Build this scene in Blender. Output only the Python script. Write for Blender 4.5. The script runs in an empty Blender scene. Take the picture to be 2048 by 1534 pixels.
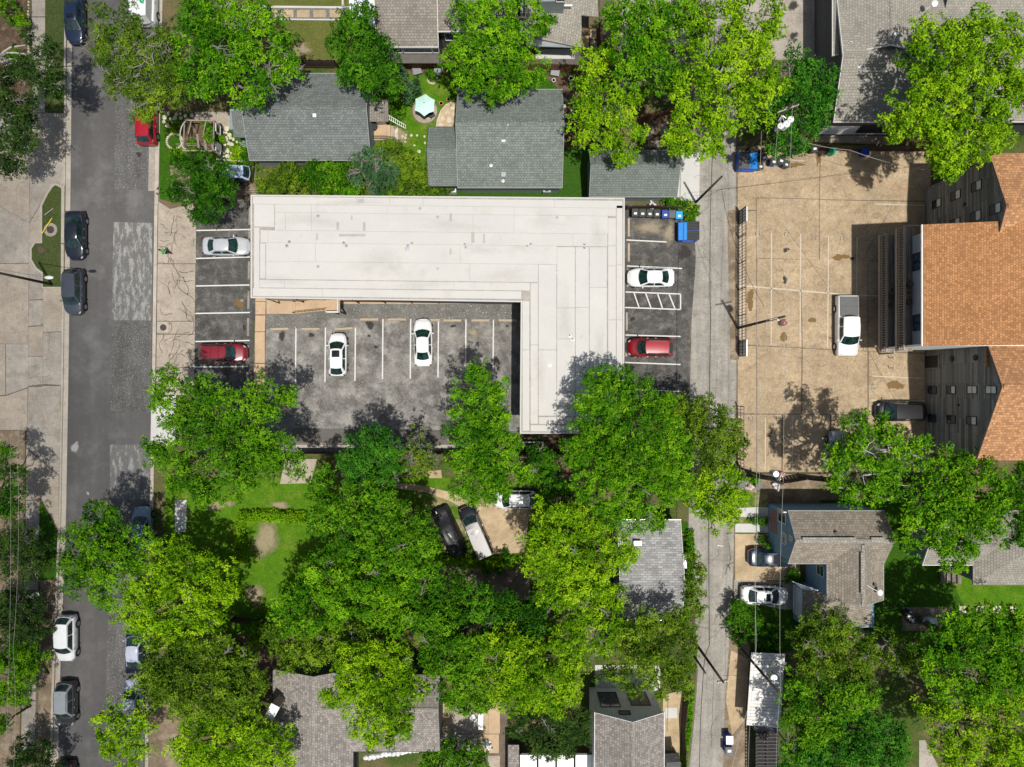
import bpy, math, random
import numpy as np
from mathutils import Vector, Matrix
random.seed(7); RNG = np.random.default_rng(11)
R = math.radians
sc = bpy.context.scene
COL = sc.collection
# ---------------------------------------------------------------- camera, sky, sun
H = 68.3            # camera height in metres; 20 photo pixels per metre on the ground
S = 20.0
cam = bpy.data.cameras.new('camera'); cam.sensor_width = 36; cam.lens = 24.01; cam.clip_end = 2000
co = bpy.data.objects.new('camera', cam); COL.objects.link(co); co.location = (0, 0, H); sc.camera = co
SUNV = Vector((.128, -.226, .966)).normalized()
w = bpy.data.worlds.new('World'); sc.world = w; w.use_nodes = True
nt = w.node_tree; nt.nodes.clear()
sky = nt.nodes.new('ShaderNodeTexSky'); sky.sky_type = 'NISHITA'; sky.sun_disc = False
sky.sun_elevation = R(75); sky.sun_rotation = R(150.6); sky.air_density = 1.2; sky.dust_density = 2.5
bg = nt.nodes.new('ShaderNodeBackground'); bg.inputs[1].default_value = .075
wo = nt.nodes.new('ShaderNodeOutputWorld'); nt.links.new(sky.outputs[0], bg.inputs[0]); nt.links.new(bg.outputs[0], wo.inputs[0])
sl = bpy.data.lights.new('sun', 'SUN'); sl.energy = 4.5; sl.angle = R(.9); sl.color = (1, .965, .90)
so = bpy.data.objects.new('sun', sl); COL.objects.link(so); so.rotation_euler = SUNV.to_track_quat('Z', 'Y').to_euler(); so.location = (20, -30, 90)
sc.view_settings.view_transform = 'Standard'; sc.view_settings.look = 'None'; sc.view_settings.gamma = 1
sc.view_settings.exposure = 0.0; sc.view_settings.use_curve_mapping = False
sc.cycles.max_bounces = 6; sc.cycles.diffuse_bounces = 3; sc.cycles.transparent_max_bounces = 8; sc.cycles.use_denoising = True

def P(px, py, z=0.0):
    k = (H - z) / H / S
    return Vector(((px - 1024) * k, (767 - py) * k, z))
# ---------------------------------------------------------------- materials
MATS = {}
def lin(c): return tuple(c) + (1.0,)
class NT:
    def __init__(s, name):
        s.m = bpy.data.materials.new(name); s.m.use_nodes = True; s.t = s.m.node_tree
        s.b = s.t.nodes['Principled BSDF']; s.out = s.t.nodes['Material Output']; MATS[name] = s.m
    def n(s, ty, **kw):
        x = s.t.nodes.new(ty)
        for k, v in kw.items():
            if k[0] == 'i' and k[1:].isdigit(): x.inputs[int(k[1:])].default_value = v
            else: setattr(x, k, v)
        return x
    def l(s, a, b): s.t.links.new(a, b)
    def pos(s): return s.n('ShaderNodeNewGeometry').outputs['Position']
    def noise(s, vec, scale, detail=3, rough=.6, dist=0, stretch=None):
        if stretch:
            mp = s.n('ShaderNodeMapping'); mp.inputs['Scale'].default_value = stretch; s.l(vec, mp.inputs[0]); vec = mp.outputs[0]
        x = s.n('ShaderNodeTexNoise'); x.inputs['Scale'].default_value = scale; x.inputs['Detail'].default_value = detail
        x.inputs['Roughness'].default_value = rough; x.inputs['Distortion'].default_value = dist; s.l(vec, x.inputs['Vector']); return x.outputs[0]
    def ramp(s, f, stops, interp='LINEAR'):
        x = s.n('ShaderNodeValToRGB'); cr = x.color_ramp; cr.interpolation = interp
        while len(cr.elements) < len(stops): cr.elements.new(.5)
        for e, (p, c) in zip(cr.elements, stops): e.position = p; e.color = lin(c) if len(c) == 3 else c
        s.l(f, x.inputs[0]); return x.outputs[0]
    def mix(s, f, a, b, mode='MIX'):
        x = s.n('ShaderNodeMix', data_type='RGBA', blend_type=mode)
        for v, i in ((f, 0), (a, 6), (b, 7)):
            if isinstance(v, (int, float)): x.inputs[i].default_value = v
            elif isinstance(v, tuple): x.inputs[i].default_value = lin(v)
            else: s.l(v, x.inputs[i])
        return x.outputs[2]
    def bump(s, f, st=.3, d=.02):
        x = s.n('ShaderNodeBump'); x.inputs['Strength'].default_value = st; x.inputs['Distance'].default_value = d
        s.l(f, x.inputs['Height']); s.l(x.outputs[0], s.b.inputs['Normal'])
    def fin(s, col, rough=.85, spec=.3, metal=0):
        if isinstance(col, tuple): s.b.inputs['Base Color'].default_value = lin(col)
        else: s.l(col, s.b.inputs['Base Color'])
        s.b.inputs['Roughness'].default_value = rough; s.b.inputs['Specular IOR Level'].default_value = spec; s.b.inputs['Metallic'].default_value = metal
        return s.m
def g3(c, k): return tuple(max(0, x * k) for x in c)
def surf(name, c, var=.25, big=.25, fine=14, blot=None, rough=.9, bump=.25, spec=.25, grain=.18, streak=None):
    """rough mineral surface: broad tonal drift, blotches and grain"""
    t = NT(name); p = t.pos()
    a = t.ramp(t.noise(p, big, 5, .65), [(.32, g3(c, 1 - var)), (.68, g3(c, 1 + var))])
    b = t.ramp(t.noise(p, 1.7, 6, .7), [(.3, g3((1, 1, 1), 1 - var * .8)), (.7, g3((1, 1, 1), 1 + var * .5))])
    col = t.mix(1, a, b, 'MULTIPLY')
    if blot: # (colour, scale, lo, hi)
        f = t.ramp(t.noise(p, blot[1], 5, .65), [(blot[2], (0, 0, 0)), (blot[3], (1, 1, 1))]); col = t.mix(f, col, blot[0])
    if streak:
        f = t.noise(p, 1, 4, .6, 0, streak); col = t.mix(.5, col, t.ramp(f, [(.35, (.35, .35, .35)), (.65, (.62, .62, .62))]), 'OVERLAY')
    g = t.noise(p, fine, 4, .8)
    col = t.mix(1, col, t.ramp(g, [(.3, g3((1, 1, 1), 1 - grain)), (.7, g3((1, 1, 1), 1 + grain))]), 'MULTIPLY')
    t.bump(g, bump, .02); return t.fin(col, rough, spec)
def plain(name, c, rough=.6, metal=0, spec=.4, var=.08, sc_=2.0):
    t = NT(name); p = t.n('ShaderNodeTexCoord').outputs['Object']
    col = t.ramp(t.noise(p, sc_, 3), [(.3, g3(c, 1 - var)), (.7, g3(c, 1 + var))]); return t.fin(col, rough, spec, metal)
def paint(name, c, rough=.28, metal=0, coat=.8):
    t = NT(name); p = t.n('ShaderNodeTexCoord').outputs['Object']
    f = t.ramp(t.noise(p, 1.3, 4, .6), [(.35, g3(c, .93)), (.7, g3(c, 1.05))]); t.fin(f, rough, .45, metal)
    t.b.inputs['Coat Weight'].default_value = coat; t.b.inputs['Coat Roughness'].default_value = .08; return t.m
def glass(name, c=(.015, .03, .03), rough=.06):
    t = NT(name); p = t.n('ShaderNodeTexCoord').outputs['Object']
    f = t.ramp(t.noise(p, 3, 2), [(.35, g3(c, .5)), (.7, g3(c, 1.7))]); return t.fin(f, rough, .7)
def shingle(name, c, var=.3, bw=.34, rh=.2, patchy=.12, mort=.55):
    var *= .85
    t = NT(name); uv = t.n('ShaderNodeUVMap').outputs[0]
    b = t.n('ShaderNodeTexBrick'); b.offset = .37; b.squash = 1; t.l(uv, b.inputs['Vector'])
    b.inputs['Color1'].default_value = lin(g3(c, 1 - var)); b.inputs['Color2'].default_value = lin(g3(c, 1 + var)); b.inputs['Mortar'].default_value = lin(g3(c, mort))
    for k, v in (('Scale', 1), ('Mortar Size', .022), ('Mortar Smooth', .4), ('Brick Width', bw), ('Row Height', rh), ('Bias', -.1)): b.inputs[k].default_value = v
    col = t.mix(1, b.outputs[0], t.ramp(t.noise(t.pos(), .5, 5, .7), [(.3, g3((1, 1, 1), 1 - patchy)), (.7, g3((1, 1, 1), 1 + patchy))]), 'MULTIPLY')
    col = t.mix(1, col, t.ramp(t.noise(t.pos(), 9, 3, .8), [(.3, (.88, .88, .88)), (.7, (1.12, 1.12, 1.12))]), 'MULTIPLY')
    col = t.mix(t.ramp(t.noise(t.pos(), .35, 4, .75, 0, (1, 1, 1)), [(.62, (0, 0, 0)), (.8, (.35, .35, .35))]), col, g3(c, .55))
    x = t.n('ShaderNodeBump'); x.inputs['Strength'].default_value = .5; x.inputs['Distance'].default_value = .02; t.l(b.outputs['Fac'], x.inputs['Height']); x.invert = True
    t.l(x.outputs[0], t.b.inputs['Normal']); return t.fin(col, .95, .15)
def boards(name, c, pitch=.2, vert=True, var=.25, gap=.5):
    t = NT(name); uv = t.n('ShaderNodeUVMap').outputs[0]
    if vert:
        s_ = t.n('ShaderNodeSeparateXYZ'); t.l(uv, s_.inputs[0]); c_ = t.n('ShaderNodeCombineXYZ'); t.l(s_.outputs[1], c_.inputs[0]); t.l(s_.outputs[0], c_.inputs[1]); uv = c_.outputs[0]
    b = t.n('ShaderNodeTexBrick'); b.offset = .43; t.l(uv, b.inputs['Vector'])
    b.inputs['Color1'].default_value = lin(g3(c, 1 - var)); b.inputs['Color2'].default_value = lin(g3(c, 1 + var)); b.inputs['Mortar'].default_value = lin(g3(c, gap))
    for k, v in (('Scale', 1), ('Mortar Size', .012), ('Brick Width', 3.2), ('Row Height', pitch)): b.inputs[k].default_value = v
    n_ = t.noise(uv, 3, 5, .75, 0, (.4, 4, 1))
    col = t.mix(1, b.outputs[0], t.ramp(n_, [(.3, (.7, .7, .7)), (.7, (1.25, 1.25, 1.25))]), 'MULTIPLY'); t.bump(b.outputs['Fac'], .3, .01)
    return t.fin(col, .85, .2)
def grassm(name, a, b, dry=None, dsc=.35, lo=.55, hi=.7):
    t = NT(name); p = t.pos()
    col = t.ramp(t.noise(p, .9, 6, .75), [(.3, a), (.7, b)])
    if dry: col = t.mix(t.ramp(t.noise(p, dsc, 6, .7), [(lo, (0, 0, 0)), (hi, (1, 1, 1))]), col, dry)
    g = t.noise(p, 6, 6, .85); col = t.mix(1, col, t.ramp(g, [(.3, (.5, .5, .5)), (.7, (1.5, 1.45, 1.45))]), 'MULTIPLY')
    t.bump(g, .8, .06); return t.fin(col, .95, .12)
def leafm(name, dark, mid, light, tr=.22):
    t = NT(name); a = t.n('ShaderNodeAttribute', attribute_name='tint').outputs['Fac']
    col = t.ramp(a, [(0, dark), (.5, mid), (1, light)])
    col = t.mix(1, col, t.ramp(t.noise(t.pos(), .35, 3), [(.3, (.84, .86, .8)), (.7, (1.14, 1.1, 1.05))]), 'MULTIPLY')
    t.fin(col, .7, .08)
    tl = t.n('ShaderNodeBsdfTranslucent'); t.l(t.mix(1, col, (1.5, 1.35, .5), 'MULTIPLY'), tl.inputs[0])
    mx = t.n('ShaderNodeMixShader'); mx.inputs[0].default_value = tr; t.l(t.b.outputs[0], mx.inputs[1]); t.l(tl.outputs[0], mx.inputs[2]); t.l(mx.outputs[0], t.out.inputs[0]); return t.m

grassm('ground_mix', (.035, .07, .012), (.075, .11, .02), (.16, .115, .07), .12, .45, .6)
grassm('lawn', (.045, .12, .005), (.09, .2, .008), (.16, .2, .03), .6, .52, .72); grassm('lawn_dark', (.022, .07, .004), (.045, .12, .007))
grassm('lawn_dry', (.05, .12, .008), (.09, .16, .015), (.3, .24, .14), .45, .46, .62)
grassm('lawn_mown', (.085, .1, .022), (.115, .135, .03), (.15, .13, .05), .2, .5, .7)
grassm('verge', (.045, .065, .018), (.07, .095, .028), (.14, .11, .06), .3, .6, .8)
grassm('turf', (.03, .085, .008), (.038, .1, .01))
surf('dirt', (.2, .15, .1), .3, .4, 9, ((.3, .24, .17), .8, .5, .65), grain=.3)
surf('mulch', (.1, .065, .04), .3, .6, 14, ((.2, .15, .1), 1.5, .5, .7), grain=.4)
surf('sand', (.42, .32, .2), .22, .5, 9, ((.34, .24, .13), .7, .55, .72), grain=.15)
surf('asphalt_new', (.1, .096, .093), .13, .12, 22, ((.16, .155, .15), .35, .5, .75), grain=.1, streak=(.35, .03, 1))
surf('asphalt_old', (.105, .102, .097), .16, .5, 7, ((.19, .185, .178), 7, .54, .7), grain=.4, streak=(1.6, .25, 1))
surf('asphalt_lot', (.078, .075, .07), .36, .3, 6, ((.17, .16, .142), 1.1, .48, .74), grain=.42)
surf('asphalt_yard', (.15, .142, .13), .36, .2, 6, ((.28, .265, .24), .7, .44, .66), grain=.36)
surf('asphalt_strip', (.12, .11, .1), .15, .4, 20, grain=.15)
surf('concrete_tan', (.37, .283, .182), .2, .3, 5, ((.25, .175, .105), 1.0, .5, .74), grain=.3)
surf('concrete_grey', (.33, .295, .25), .2, .3, 6, ((.21, .18, .145), .7, .5, .76), grain=.18)
surf('concrete_apron', (.345, .295, .235), .17, .35, 6, ((.24, .19, .145), 1.2, .55, .78), grain=.2)
surf('concrete_alley', (.29, .272, .238), .18, .3, 6, ((.2, .175, .14), .9, .52, .74), grain=.22, streak=(1.3, .1, 1))
surf('concrete_new', (.5, .49, .465), .05, .3, 14, grain=.05)
surf('concrete_walk', (.46, .33, .21), .12, .5, 14, ((.3, .21, .14), 1, .58, .8), grain=.1)
surf('joint', (.15, .12, .09), .3, .6, 12)
surf('gravel', (.15, .145, .13), .2, .6, 9, ((.5, .49, .45), 6, .62, .66), grain=.5)
surf('stone', (.52, .46, .36), .2, 1, 8, grain=.2); surf('stone_dark', (.24, .22, .19), .25, 1, 8)
surf('stain_oil', (.03, .028, .025), .3, 1, 12); surf('stain_rust', (.2, .12, .04), .2, 1, 12); surf('crack', (.05, .04, .03), .2)
surf('sand_spill', (.36, .31, .23), .2, 1, 14)
surf('iron', (.07, .055, .045), .2, 2, 25, rough=.7); surf('kerb', (.4, .36, .3), .14, .5, 12, ((.3, .25, .2), 1.2, .55, .75), grain=.12)
surf('roof_white', (.5, .485, .452), .03, .3, 8, ((.41, .385, .33), .35, .56, .85), rough=.6, bump=.05, grain=.02)
surf('roof_white_b', (.49, .477, .447), .03, .3, 8, ((.55, .53, .5), .4, .6, .85), rough=.6, bump=.05, grain=.02)
surf('seam', (.33, .3, .265), .15, 1, 8)
surf('roof_patch', (.38, .365, .32), .1, .6, 8, grain=.05)
def soft(name, c, lo=.25, hi=.6, amax=.85):
    t = NT(name); p = t.pos(); e = t.n('ShaderNodeAttribute', attribute_name='rim').outputs['Fac']; nz = t.noise(p, 2.6, 5, .7); s_ = t.n('ShaderNodeMath', operation='MULTIPLY_ADD'); s_.inputs[1].default_value = .9; t.l(nz, s_.inputs[0]); t.l(e, s_.inputs[2])
    h_ = t.n('ShaderNodeMath', operation='MULTIPLY'); h_.inputs[1].default_value = .6; t.l(s_.outputs[0], h_.inputs[0])
    t.fin(t.ramp(t.noise(p, 12, 4, .8), [(.3, g3(c, .7)), (.7, g3(c, 1.3))]), .85, .3); x = t.ramp(h_.outputs[0], [(lo + .12, (0, 0, 0)), (hi, (amax,) * 3)]); t.l(x, t.b.inputs['Alpha'])
soft('soft_oil', (.04, .036, .032)); soft('soft_rust', (.2, .12, .045), .3, .5, .8); soft('soft_sand', (.33, .28, .2), .22, .7, .8); soft('soft_pale', (.42, .41, .38), .3, .6, .7); soft('soft_dry', (.3, .25, .15), .2, .62, .85); soft('soft_pond', (.36, .33, .27), .2, .8, .11); soft('soft_earth', (.1, .075, .05), .2, .6, .95)
# worn street patches: pale scuffed paint film over dark asphalt
def worn(name, amt):
    t = NT(name); p = t.pos()
    n1 = t.noise(p, 9, 9, .86, .4, (1.4, .7, 1)); n2 = t.noise(p, 1.6, 4, .6, 0, (1.6, .5, 1))
    s_ = t.n('ShaderNodeMath', operation='ADD'); t.l(n1, s_.inputs[0]); t.l(n2, s_.inputs[1])
    h_ = t.n('ShaderNodeMath', operation='MULTIPLY'); h_.inputs[1].default_value = .5; t.l(s_.outputs[0], h_.inputs[0]); f = t.ramp(h_.outputs[0], [(amt, (0, 0, 0)), (amt + .03, (1, 1, 1))])
    col = t.mix(f, t.ramp(t.noise(p, 6, 5), [(.3, (.1, .098, .092)), (.7, (.165, .16, .15))]), (.27, .265, .257)); t.bump(n1, .3, .01); t.fin(col, .9, .2)
worn('asphalt_scuffed', .505); worn('asphalt_scuffed_b', .525)
def marking(name, c, under, lo):
    t = NT(name); n1 = t.noise(t.pos(), 7, 6, .8); t.fin(t.ramp(n1, [(lo, under), (lo + .12, c), (1, c)]), .75, .2)
marking('white_marking', (.6, .59, .565), (.2, .19, .18), .3); marking('faded_marking', (.52, .46, .37), (.38, .3, .2), .38); plain('black_marking', (.06, .05, .045), .8)
shingle('shingle_grey', (.165, .18, .172), .2, .34, .22); shingle('shingle_grey_b', (.18, .205, .183), .2, .3, .22)
shingle('shingle_grey_c', (.165, .188, .17), .15, .3, .22)
shingle('shingle_brown', (.24, .215, .185), .2, .3, .24); shingle('shingle_taupe', (.3, .28, .24), .17, .3, .24)
shingle('shingle_blue_house', (.27, .235, .19), .24, .3, .24); shingle('shingle_pale', (.33, .325, .32), .3, .5, .22)
shingle('shingle_south', (.27, .245, .22), .33, .25, .24); shingle('shingle_orange', (.43, .225, .11), .33, .3, .24, .1, .6)
shingle('shingle_cedar', (.4, .195, .085), .3, .22, .2, .1, .6); shingle('shingle_dark', (.045, .042, .04), .3)
surf('stop_tan', (.4, .32, .225), .1, 1, 6, grain=.12); shingle('brick_red', (.2, .08, .045), .25, .24, .08)
boards('siding_black', (.25, .245, .225), .25, False, .4, .4); boards('siding_blue', (.22, .36, .48), .18, False, .05, .8)
boards('siding_grey', (.23, .27, .27), .2, False, .06, .75); boards('siding_dkgrey', (.1, .105, .105), .18, False, .1, .6)
boards('fence_dark', (.085, .06, .045), .14, True, .3, .4); boards('fence_red', (.2, .095, .05), .14, True, .25, .4); boards('deck', (.22, .19, .16), .14, True, .3, .35)
boards('wood_old', (.33, .28, .22), .1, False, .2, .7); boards('wood_pink', (.34, .2, .2), .3, True, .05, .8); boards('corrugated', (.72, .7, .66), .3, False, .12, .55)
plain('stucco', (.55, .56, .54), .9, var=.2, sc_=9); plain('white_wall', (.78, .78, .75), .8); plain('trim_white', (.74, .73, .7), .6); plain('trim_grey', (.3, .31, .3), .6); plain('trim_dark', (.03, .03, .03), .6)
plain('brown_paint', (.3, .24, .18), .6); plain('blind', (.75, .75, .7), .8); plain('curtain_dark', (.12, .12, .12), .8)
plain('metal_grey', (.35, .37, .38), .45, .6); plain('metal_white', (.75, .75, .73), .35, .2); plain('metal_dark', (.04, .04, .045), .5, .4); plain('galv', (.42, .44, .45), .4, .8); plain('awning', (.72, .77, .8), .5, .2)
plain('pole_wood', (.055, .043, .035), .9, var=.3); plain('insulator_brown', (.2, .06, .035), .4); plain('cable', (.03, .03, .03), .6); plain('cable_pale', (.36, .35, .32), .5); plain('terracotta', (.5, .24, .15), .8)
plain('plastic_black', (.035, .037, .035), .55); plain('plastic_grey', (.1, .1, .1), .55); plain('plastic_blue', (.01, .05, .32), .45); plain('plastic_sky', (.0, .32, .62), .45); plain('plastic_green', (.0, .28, .13), .45); plain('sticker', (.7, .72, .7), .6); plain('steel_blue', (.01, .07, .38), .4); plain('steel_blue_lt', (.02, .22, .62), .4)
plain('yellow', (.8, .62, .02), .5); plain('mint', (.5, .74, .66), .8, var=.05, sc_=6); plain('tarp_black', (.02, .02, .022), .42, var=.4, sc_=3)
plain('rubber', (.015, .015, .015), .8); plain('rim', (.45, .46, .48), .35, .8); plain('lamp_clear', (.3, .31, .33), .15); plain('lamp_red', (.16, .006, .01), .2); plain('plastic_trim', (.02, .02, .02), .5); plain('skin', (.4, .22, .15), .6); plain('cloth_green', (.12, .6, .25), .8); plain('cloth_dark', (.015, .02, .015), .8); plain('hair', (.03, .02, .015), .8); plain('debris', (.5, .42, .36), .8, var=.5, sc_=3); plain('plastic_sheet', (.6, .61, .62), .35, var=.3, sc_=3); plain('orange_cord', (.6, .15, .05), .6)
plain('bark_grey', (.2, .185, .16), .9, var=.25, sc_=4); plain('bark', (.12, .09, .065), .95, var=.3, sc_=4); plain('bark_pale', (.5, .47, .42), .9, var=.2)
glass('auto_glass'); glass('auto_glass_green', (.008, .026, .022)); glass('window_glass', (.03, .045, .05), .1); glass('window_glass_blue', (.06, .1, .14), .12); glass('sunroof', (.01, .012, .015), .08)
leafm('leaf_bright', (.012, .072, .002), (.068, .22, .004), (.225, .45, .012))
leafm('leaf_yellow', (.028, .095, .002), (.13, .295, .004), (.36, .56, .014))
leafm('leaf_mid', (.009, .055, .002), (.052, .175, .004), (.18, .385, .012))
leafm('leaf_deep', (.005, .038, .002), (.026, .115, .004), (.105, .28, .009))
leafm('leaf_dull', (.007, .024, .005), (.026, .068, .012), (.075, .15, .025))
leafm('leaf_olive', (.013, .042, .004), (.07, .15, .008), (.22, .35, .02))
leafm('leaf_emerald', (.006, .046, .004), (.03, .145, .01), (.11, .32, .02))
leafm('leaf_sage', (.02, .06, .025), (.05, .13, .05), (.14, .26, .11)); leafm('leaf_agave', (.14, .22, .17), (.2, .3, .24), (.3, .4, .33), .1)

def cloudm():
    m = bpy.data.materials.new('cloud_vapour'); m.use_nodes = True; t = m.node_tree; t.nodes.clear(); o = t.nodes.new('ShaderNodeOutputMaterial'); v = t.nodes.new('ShaderNodeVolumePrincipled'); v.inputs['Density'].default_value = .015; v.inputs['Color'].default_value = (.97, .97, .97, 1); v.inputs['Anisotropy'].default_value = .4; t.links.new(v.outputs[0], o.inputs['Volume']); MATS['cloud_vapour'] = m
cloudm()
# ---------------------------------------------------------------- mesh helpers
ORG = {}
class MB:
    def __init__(s): s.v = []; s.f = []; s.m = []
    def add(s, vs, fs, mi=0):
        o = len(s.v); s.v += [tuple(v) for v in vs]; s.f += [tuple(i + o for i in f) for f in fs]; s.m += [mi] * len(fs); return s
    def box(s, c, d, rz=0, mi=0, tilt=None):
        x, y, z = d[0] / 2, d[1] / 2, d[2] / 2
        M = Matrix.Translation(c) @ Matrix.Rotation(rz, 4, 'Z')
        if tilt is not None: M = M @ tilt
        vs = [M @ Vector(q) for q in ((-x, -y, -z), (x, -y, -z), (x, y, -z), (-x, y, -z), (-x, -y, z), (x, -y, z), (x, y, z), (-x, y, z))]
        return s.add(vs, [(0, 3, 2, 1), (4, 5, 6, 7), (0, 1, 5, 4), (1, 2, 6, 5), (2, 3, 7, 6), (3, 0, 4, 7)], mi)
    def prism(s, poly, z0, z1, mi=0, bottom=False):
        a = sum(poly[i][0] * poly[(i + 1) % len(poly)][1] - poly[(i + 1) % len(poly)][0] * poly[i][1] for i in range(len(poly)))
        if a < 0: poly = poly[::-1]
        n = len(poly); vs = [(p[0], p[1], z0) for p in poly] + [(p[0], p[1], z1) for p in poly]
        fs = [tuple(range(n, 2 * n))] + [(i, (i + 1) % n, n + (i + 1) % n, n + i) for i in range(n)]
        if bottom: fs.append(tuple(range(n - 1, -1, -1)))
        return s.add(vs, fs, mi)
    def slab(s, top, t, mi=0):
        """sloped polygon given by its top points, extruded down by t"""
        top = [Vector(p) for p in top]; nrm = Vector((0, 0, 0))
        for i in range(len(top)): nrm += top[i].cross(top[(i + 1) % len(top)])
        if nrm.z < 0: top = top[::-1]
        n = len(top); vs = top + [p - Vector((0, 0, t)) for p in top]
        return s.add(vs, [tuple(range(n)), tuple(range(2 * n - 1, n - 1, -1))] + [(i, n + i, n + (i + 1) % n, (i + 1) % n) for i in range(n)], mi)
    def tube(s, pts, r, n=6, mi=0, caps=True):
        pts = [Vector(p) for p in pts]; rs = r if isinstance(r, (list, tuple)) else [r] * len(pts); vs = []; fs = []
        for i, p in enumerate(pts):
            d = (pts[min(i + 1, len(pts) - 1)] - pts[max(i - 1, 0)]).normalized()
            u = d.cross(Vector((0, 0, 1))); u = Vector((1, 0, 0)) if u.length < .05 else u.normalized(); v = d.cross(u)
            vs += [p + (u * math.cos(2 * math.pi * k / n) + v * math.sin(2 * math.pi * k / n)) * rs[i] for k in range(n)]
        for i in range(len(pts) - 1):
            for k in range(n): fs.append((i * n + k, (i + 1) * n + k, (i + 1) * n + (k + 1) % n, i * n + (k + 1) % n))
        if caps: fs += [tuple(range(n)), tuple(range(len(pts) * n - 1, len(pts) * n - n - 1, -1))]
        return s.add(vs, fs, mi)
    def ell(s, c, r, nu=12, nv=6, mi=0, rz=0):
        vs = []; fs = []; ca, sa = math.cos(rz), math.sin(rz)
        for j in range(nv + 1):
            ph = math.pi * j / nv - math.pi / 2
            for i in range(nu):
                th = 2 * math.pi * i / nu; x = r[0] * math.cos(ph) * math.cos(th); y = r[1] * math.cos(ph) * math.sin(th)
                vs.append((c[0] + x * ca - y * sa, c[1] + x * sa + y * ca, c[2] + r[2] * math.sin(ph)))
        for j in range(nv):
            for i in range(nu): fs.append((j * nu + i, j * nu + (i + 1) % nu, (j + 1) * nu + (i + 1) % nu, (j + 1) * nu + i))
        return s.add(vs, fs, mi)
    def cyl(s, c, r, h, n=16, mi=0, r2=None, ax='z'):
        r2 = r if r2 is None else r2; vs = []
        for (q, rr) in ((0, r), (h, r2)):
            for k in range(n):
                a, b = rr * math.cos(2 * math.pi * k / n), rr * math.sin(2 * math.pi * k / n)
                vs.append((c[0] + a, c[1] + b, c[2] + q) if ax == 'z' else (c[0] + a, c[1] + q, c[2] + b) if ax == 'y' else (c[0] + q, c[1] + a, c[2] + b))
        return s.add(vs, [tuple(range(n - 1, -1, -1)), tuple(range(n, 2 * n))] + [(k, (k + 1) % n, n + (k + 1) % n, n + k) for k in range(n)], mi)
    def ring(s, c, r0, r1, h, n=24, mi=0, a0=0, a1=2 * math.pi):
        full = abs(a1 - a0 - 2 * math.pi) < .01; m = n if full else n + 1; vs = []
        for k in range(m):
            a = a0 + (a1 - a0) * k / n; x, y = math.cos(a), math.sin(a)
            vs += [(c[0] + r0 * x, c[1] + r0 * y, c[2]), (c[0] + r1 * x, c[1] + r1 * y, c[2]), (c[0] + r1 * x, c[1] + r1 * y, c[2] + h), (c[0] + r0 * x, c[1] + r0 * y, c[2] + h)]
        fs = []
        for k in range(n):
            a, b = k * 4, ((k + 1) % m) * 4
            fs += [(a + 3, a + 2, b + 2, b + 3), (a + 1, b + 1, b + 2, a + 2), (b, a, a + 3, b + 3)]
        return s.add(vs, fs, mi)
    def build(s, name, mat, parent=None, smooth=False, label=None, cat=None, group=None, kind=None, at=None):
        if parent is not None: off = ORG[parent.name]
        elif at is not None: off = Vector(at)
        else:
            xs = [v[0] for v in s.v]; ys = [v[1] for v in s.v]; off = Vector(((min(xs) + max(xs)) / 2, (min(ys) + max(ys)) / 2, min(v[2] for v in s.v)))
        me = bpy.data.meshes.new(name); me.from_pydata([(v[0] - off[0], v[1] - off[1], v[2] - off[2]) for v in s.v], [], s.f)
        mats = mat if isinstance(mat, (list, tuple)) else [mat]
        for q in mats: me.materials.append(MATS[q])
        if len(mats) > 1: me.polygons.foreach_set('material_index', s.m)
        if smooth: me.polygons.foreach_set('use_smooth', [True] * len(s.f))
        me.update()
        uv = me.uv_layers.new(name='UVMap').data; vv = me.vertices
        for p in me.polygons:
            n = p.normal
            if abs(n.z) > .995: u = Vector((1, 0, 0)); v = Vector((0, 1, 0))
            else: u = Vector((-n.y, n.x, 0)).normalized(); v = n.cross(u)
            for li in p.loop_indices:
                c_ = vv[me.loops[li].vertex_index].co + off; uv[li].uv = (u.dot(c_), v.dot(c_))
        o = bpy.data.objects.new(name, me); COL.objects.link(o)
        if parent is not None: o.parent = parent; ORG[o.name] = ORG[parent.name]
        else: o.location = off; ORG[o.name] = Vector(off)
        tag(o, label, cat, group, kind); return o
def tag(o, label=None, cat=None, group=None, kind=None):
    for k, v in (('label', label), ('category', cat), ('group', group), ('kind', kind)):
        if v: o[k] = v
    return o
def thing(name, label, cat, loc, rz=None, group=None, kind=None):
    o = bpy.data.objects.new(name, None); COL.objects.link(o); o.location = loc; o.rotation_euler = (0, 0, rz or 0); o.empty_display_size = .3
    ORG[o.name] = Vector(loc) if rz is None else Vector((0, 0, 0)); return tag(o, label, cat, group, kind)
def share(src, parent, loc, rz=0, sc_=(1, 1, 1), name=None):
    c = src.copy(); COL.objects.link(c); c.parent = parent; c.location = Vector(loc) - ORG[parent.name]; c.rotation_euler = (0, 0, rz); c.scale = sc_; return c
def g(poly, z=0): return [P(x, y, 0)[:2] for x, y in poly]
def rect(x0, y0, x1, y1): return [(x0, y0), (x1, y0), (x1, y1), (x0, y1)]
def ground(name, mat, poly, z, th=.05, parent=None, label=None):
    return MB().prism(g(poly), z - th, z).build(name, mat, parent, kind='structure' if parent is None else None, label=label)
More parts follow.
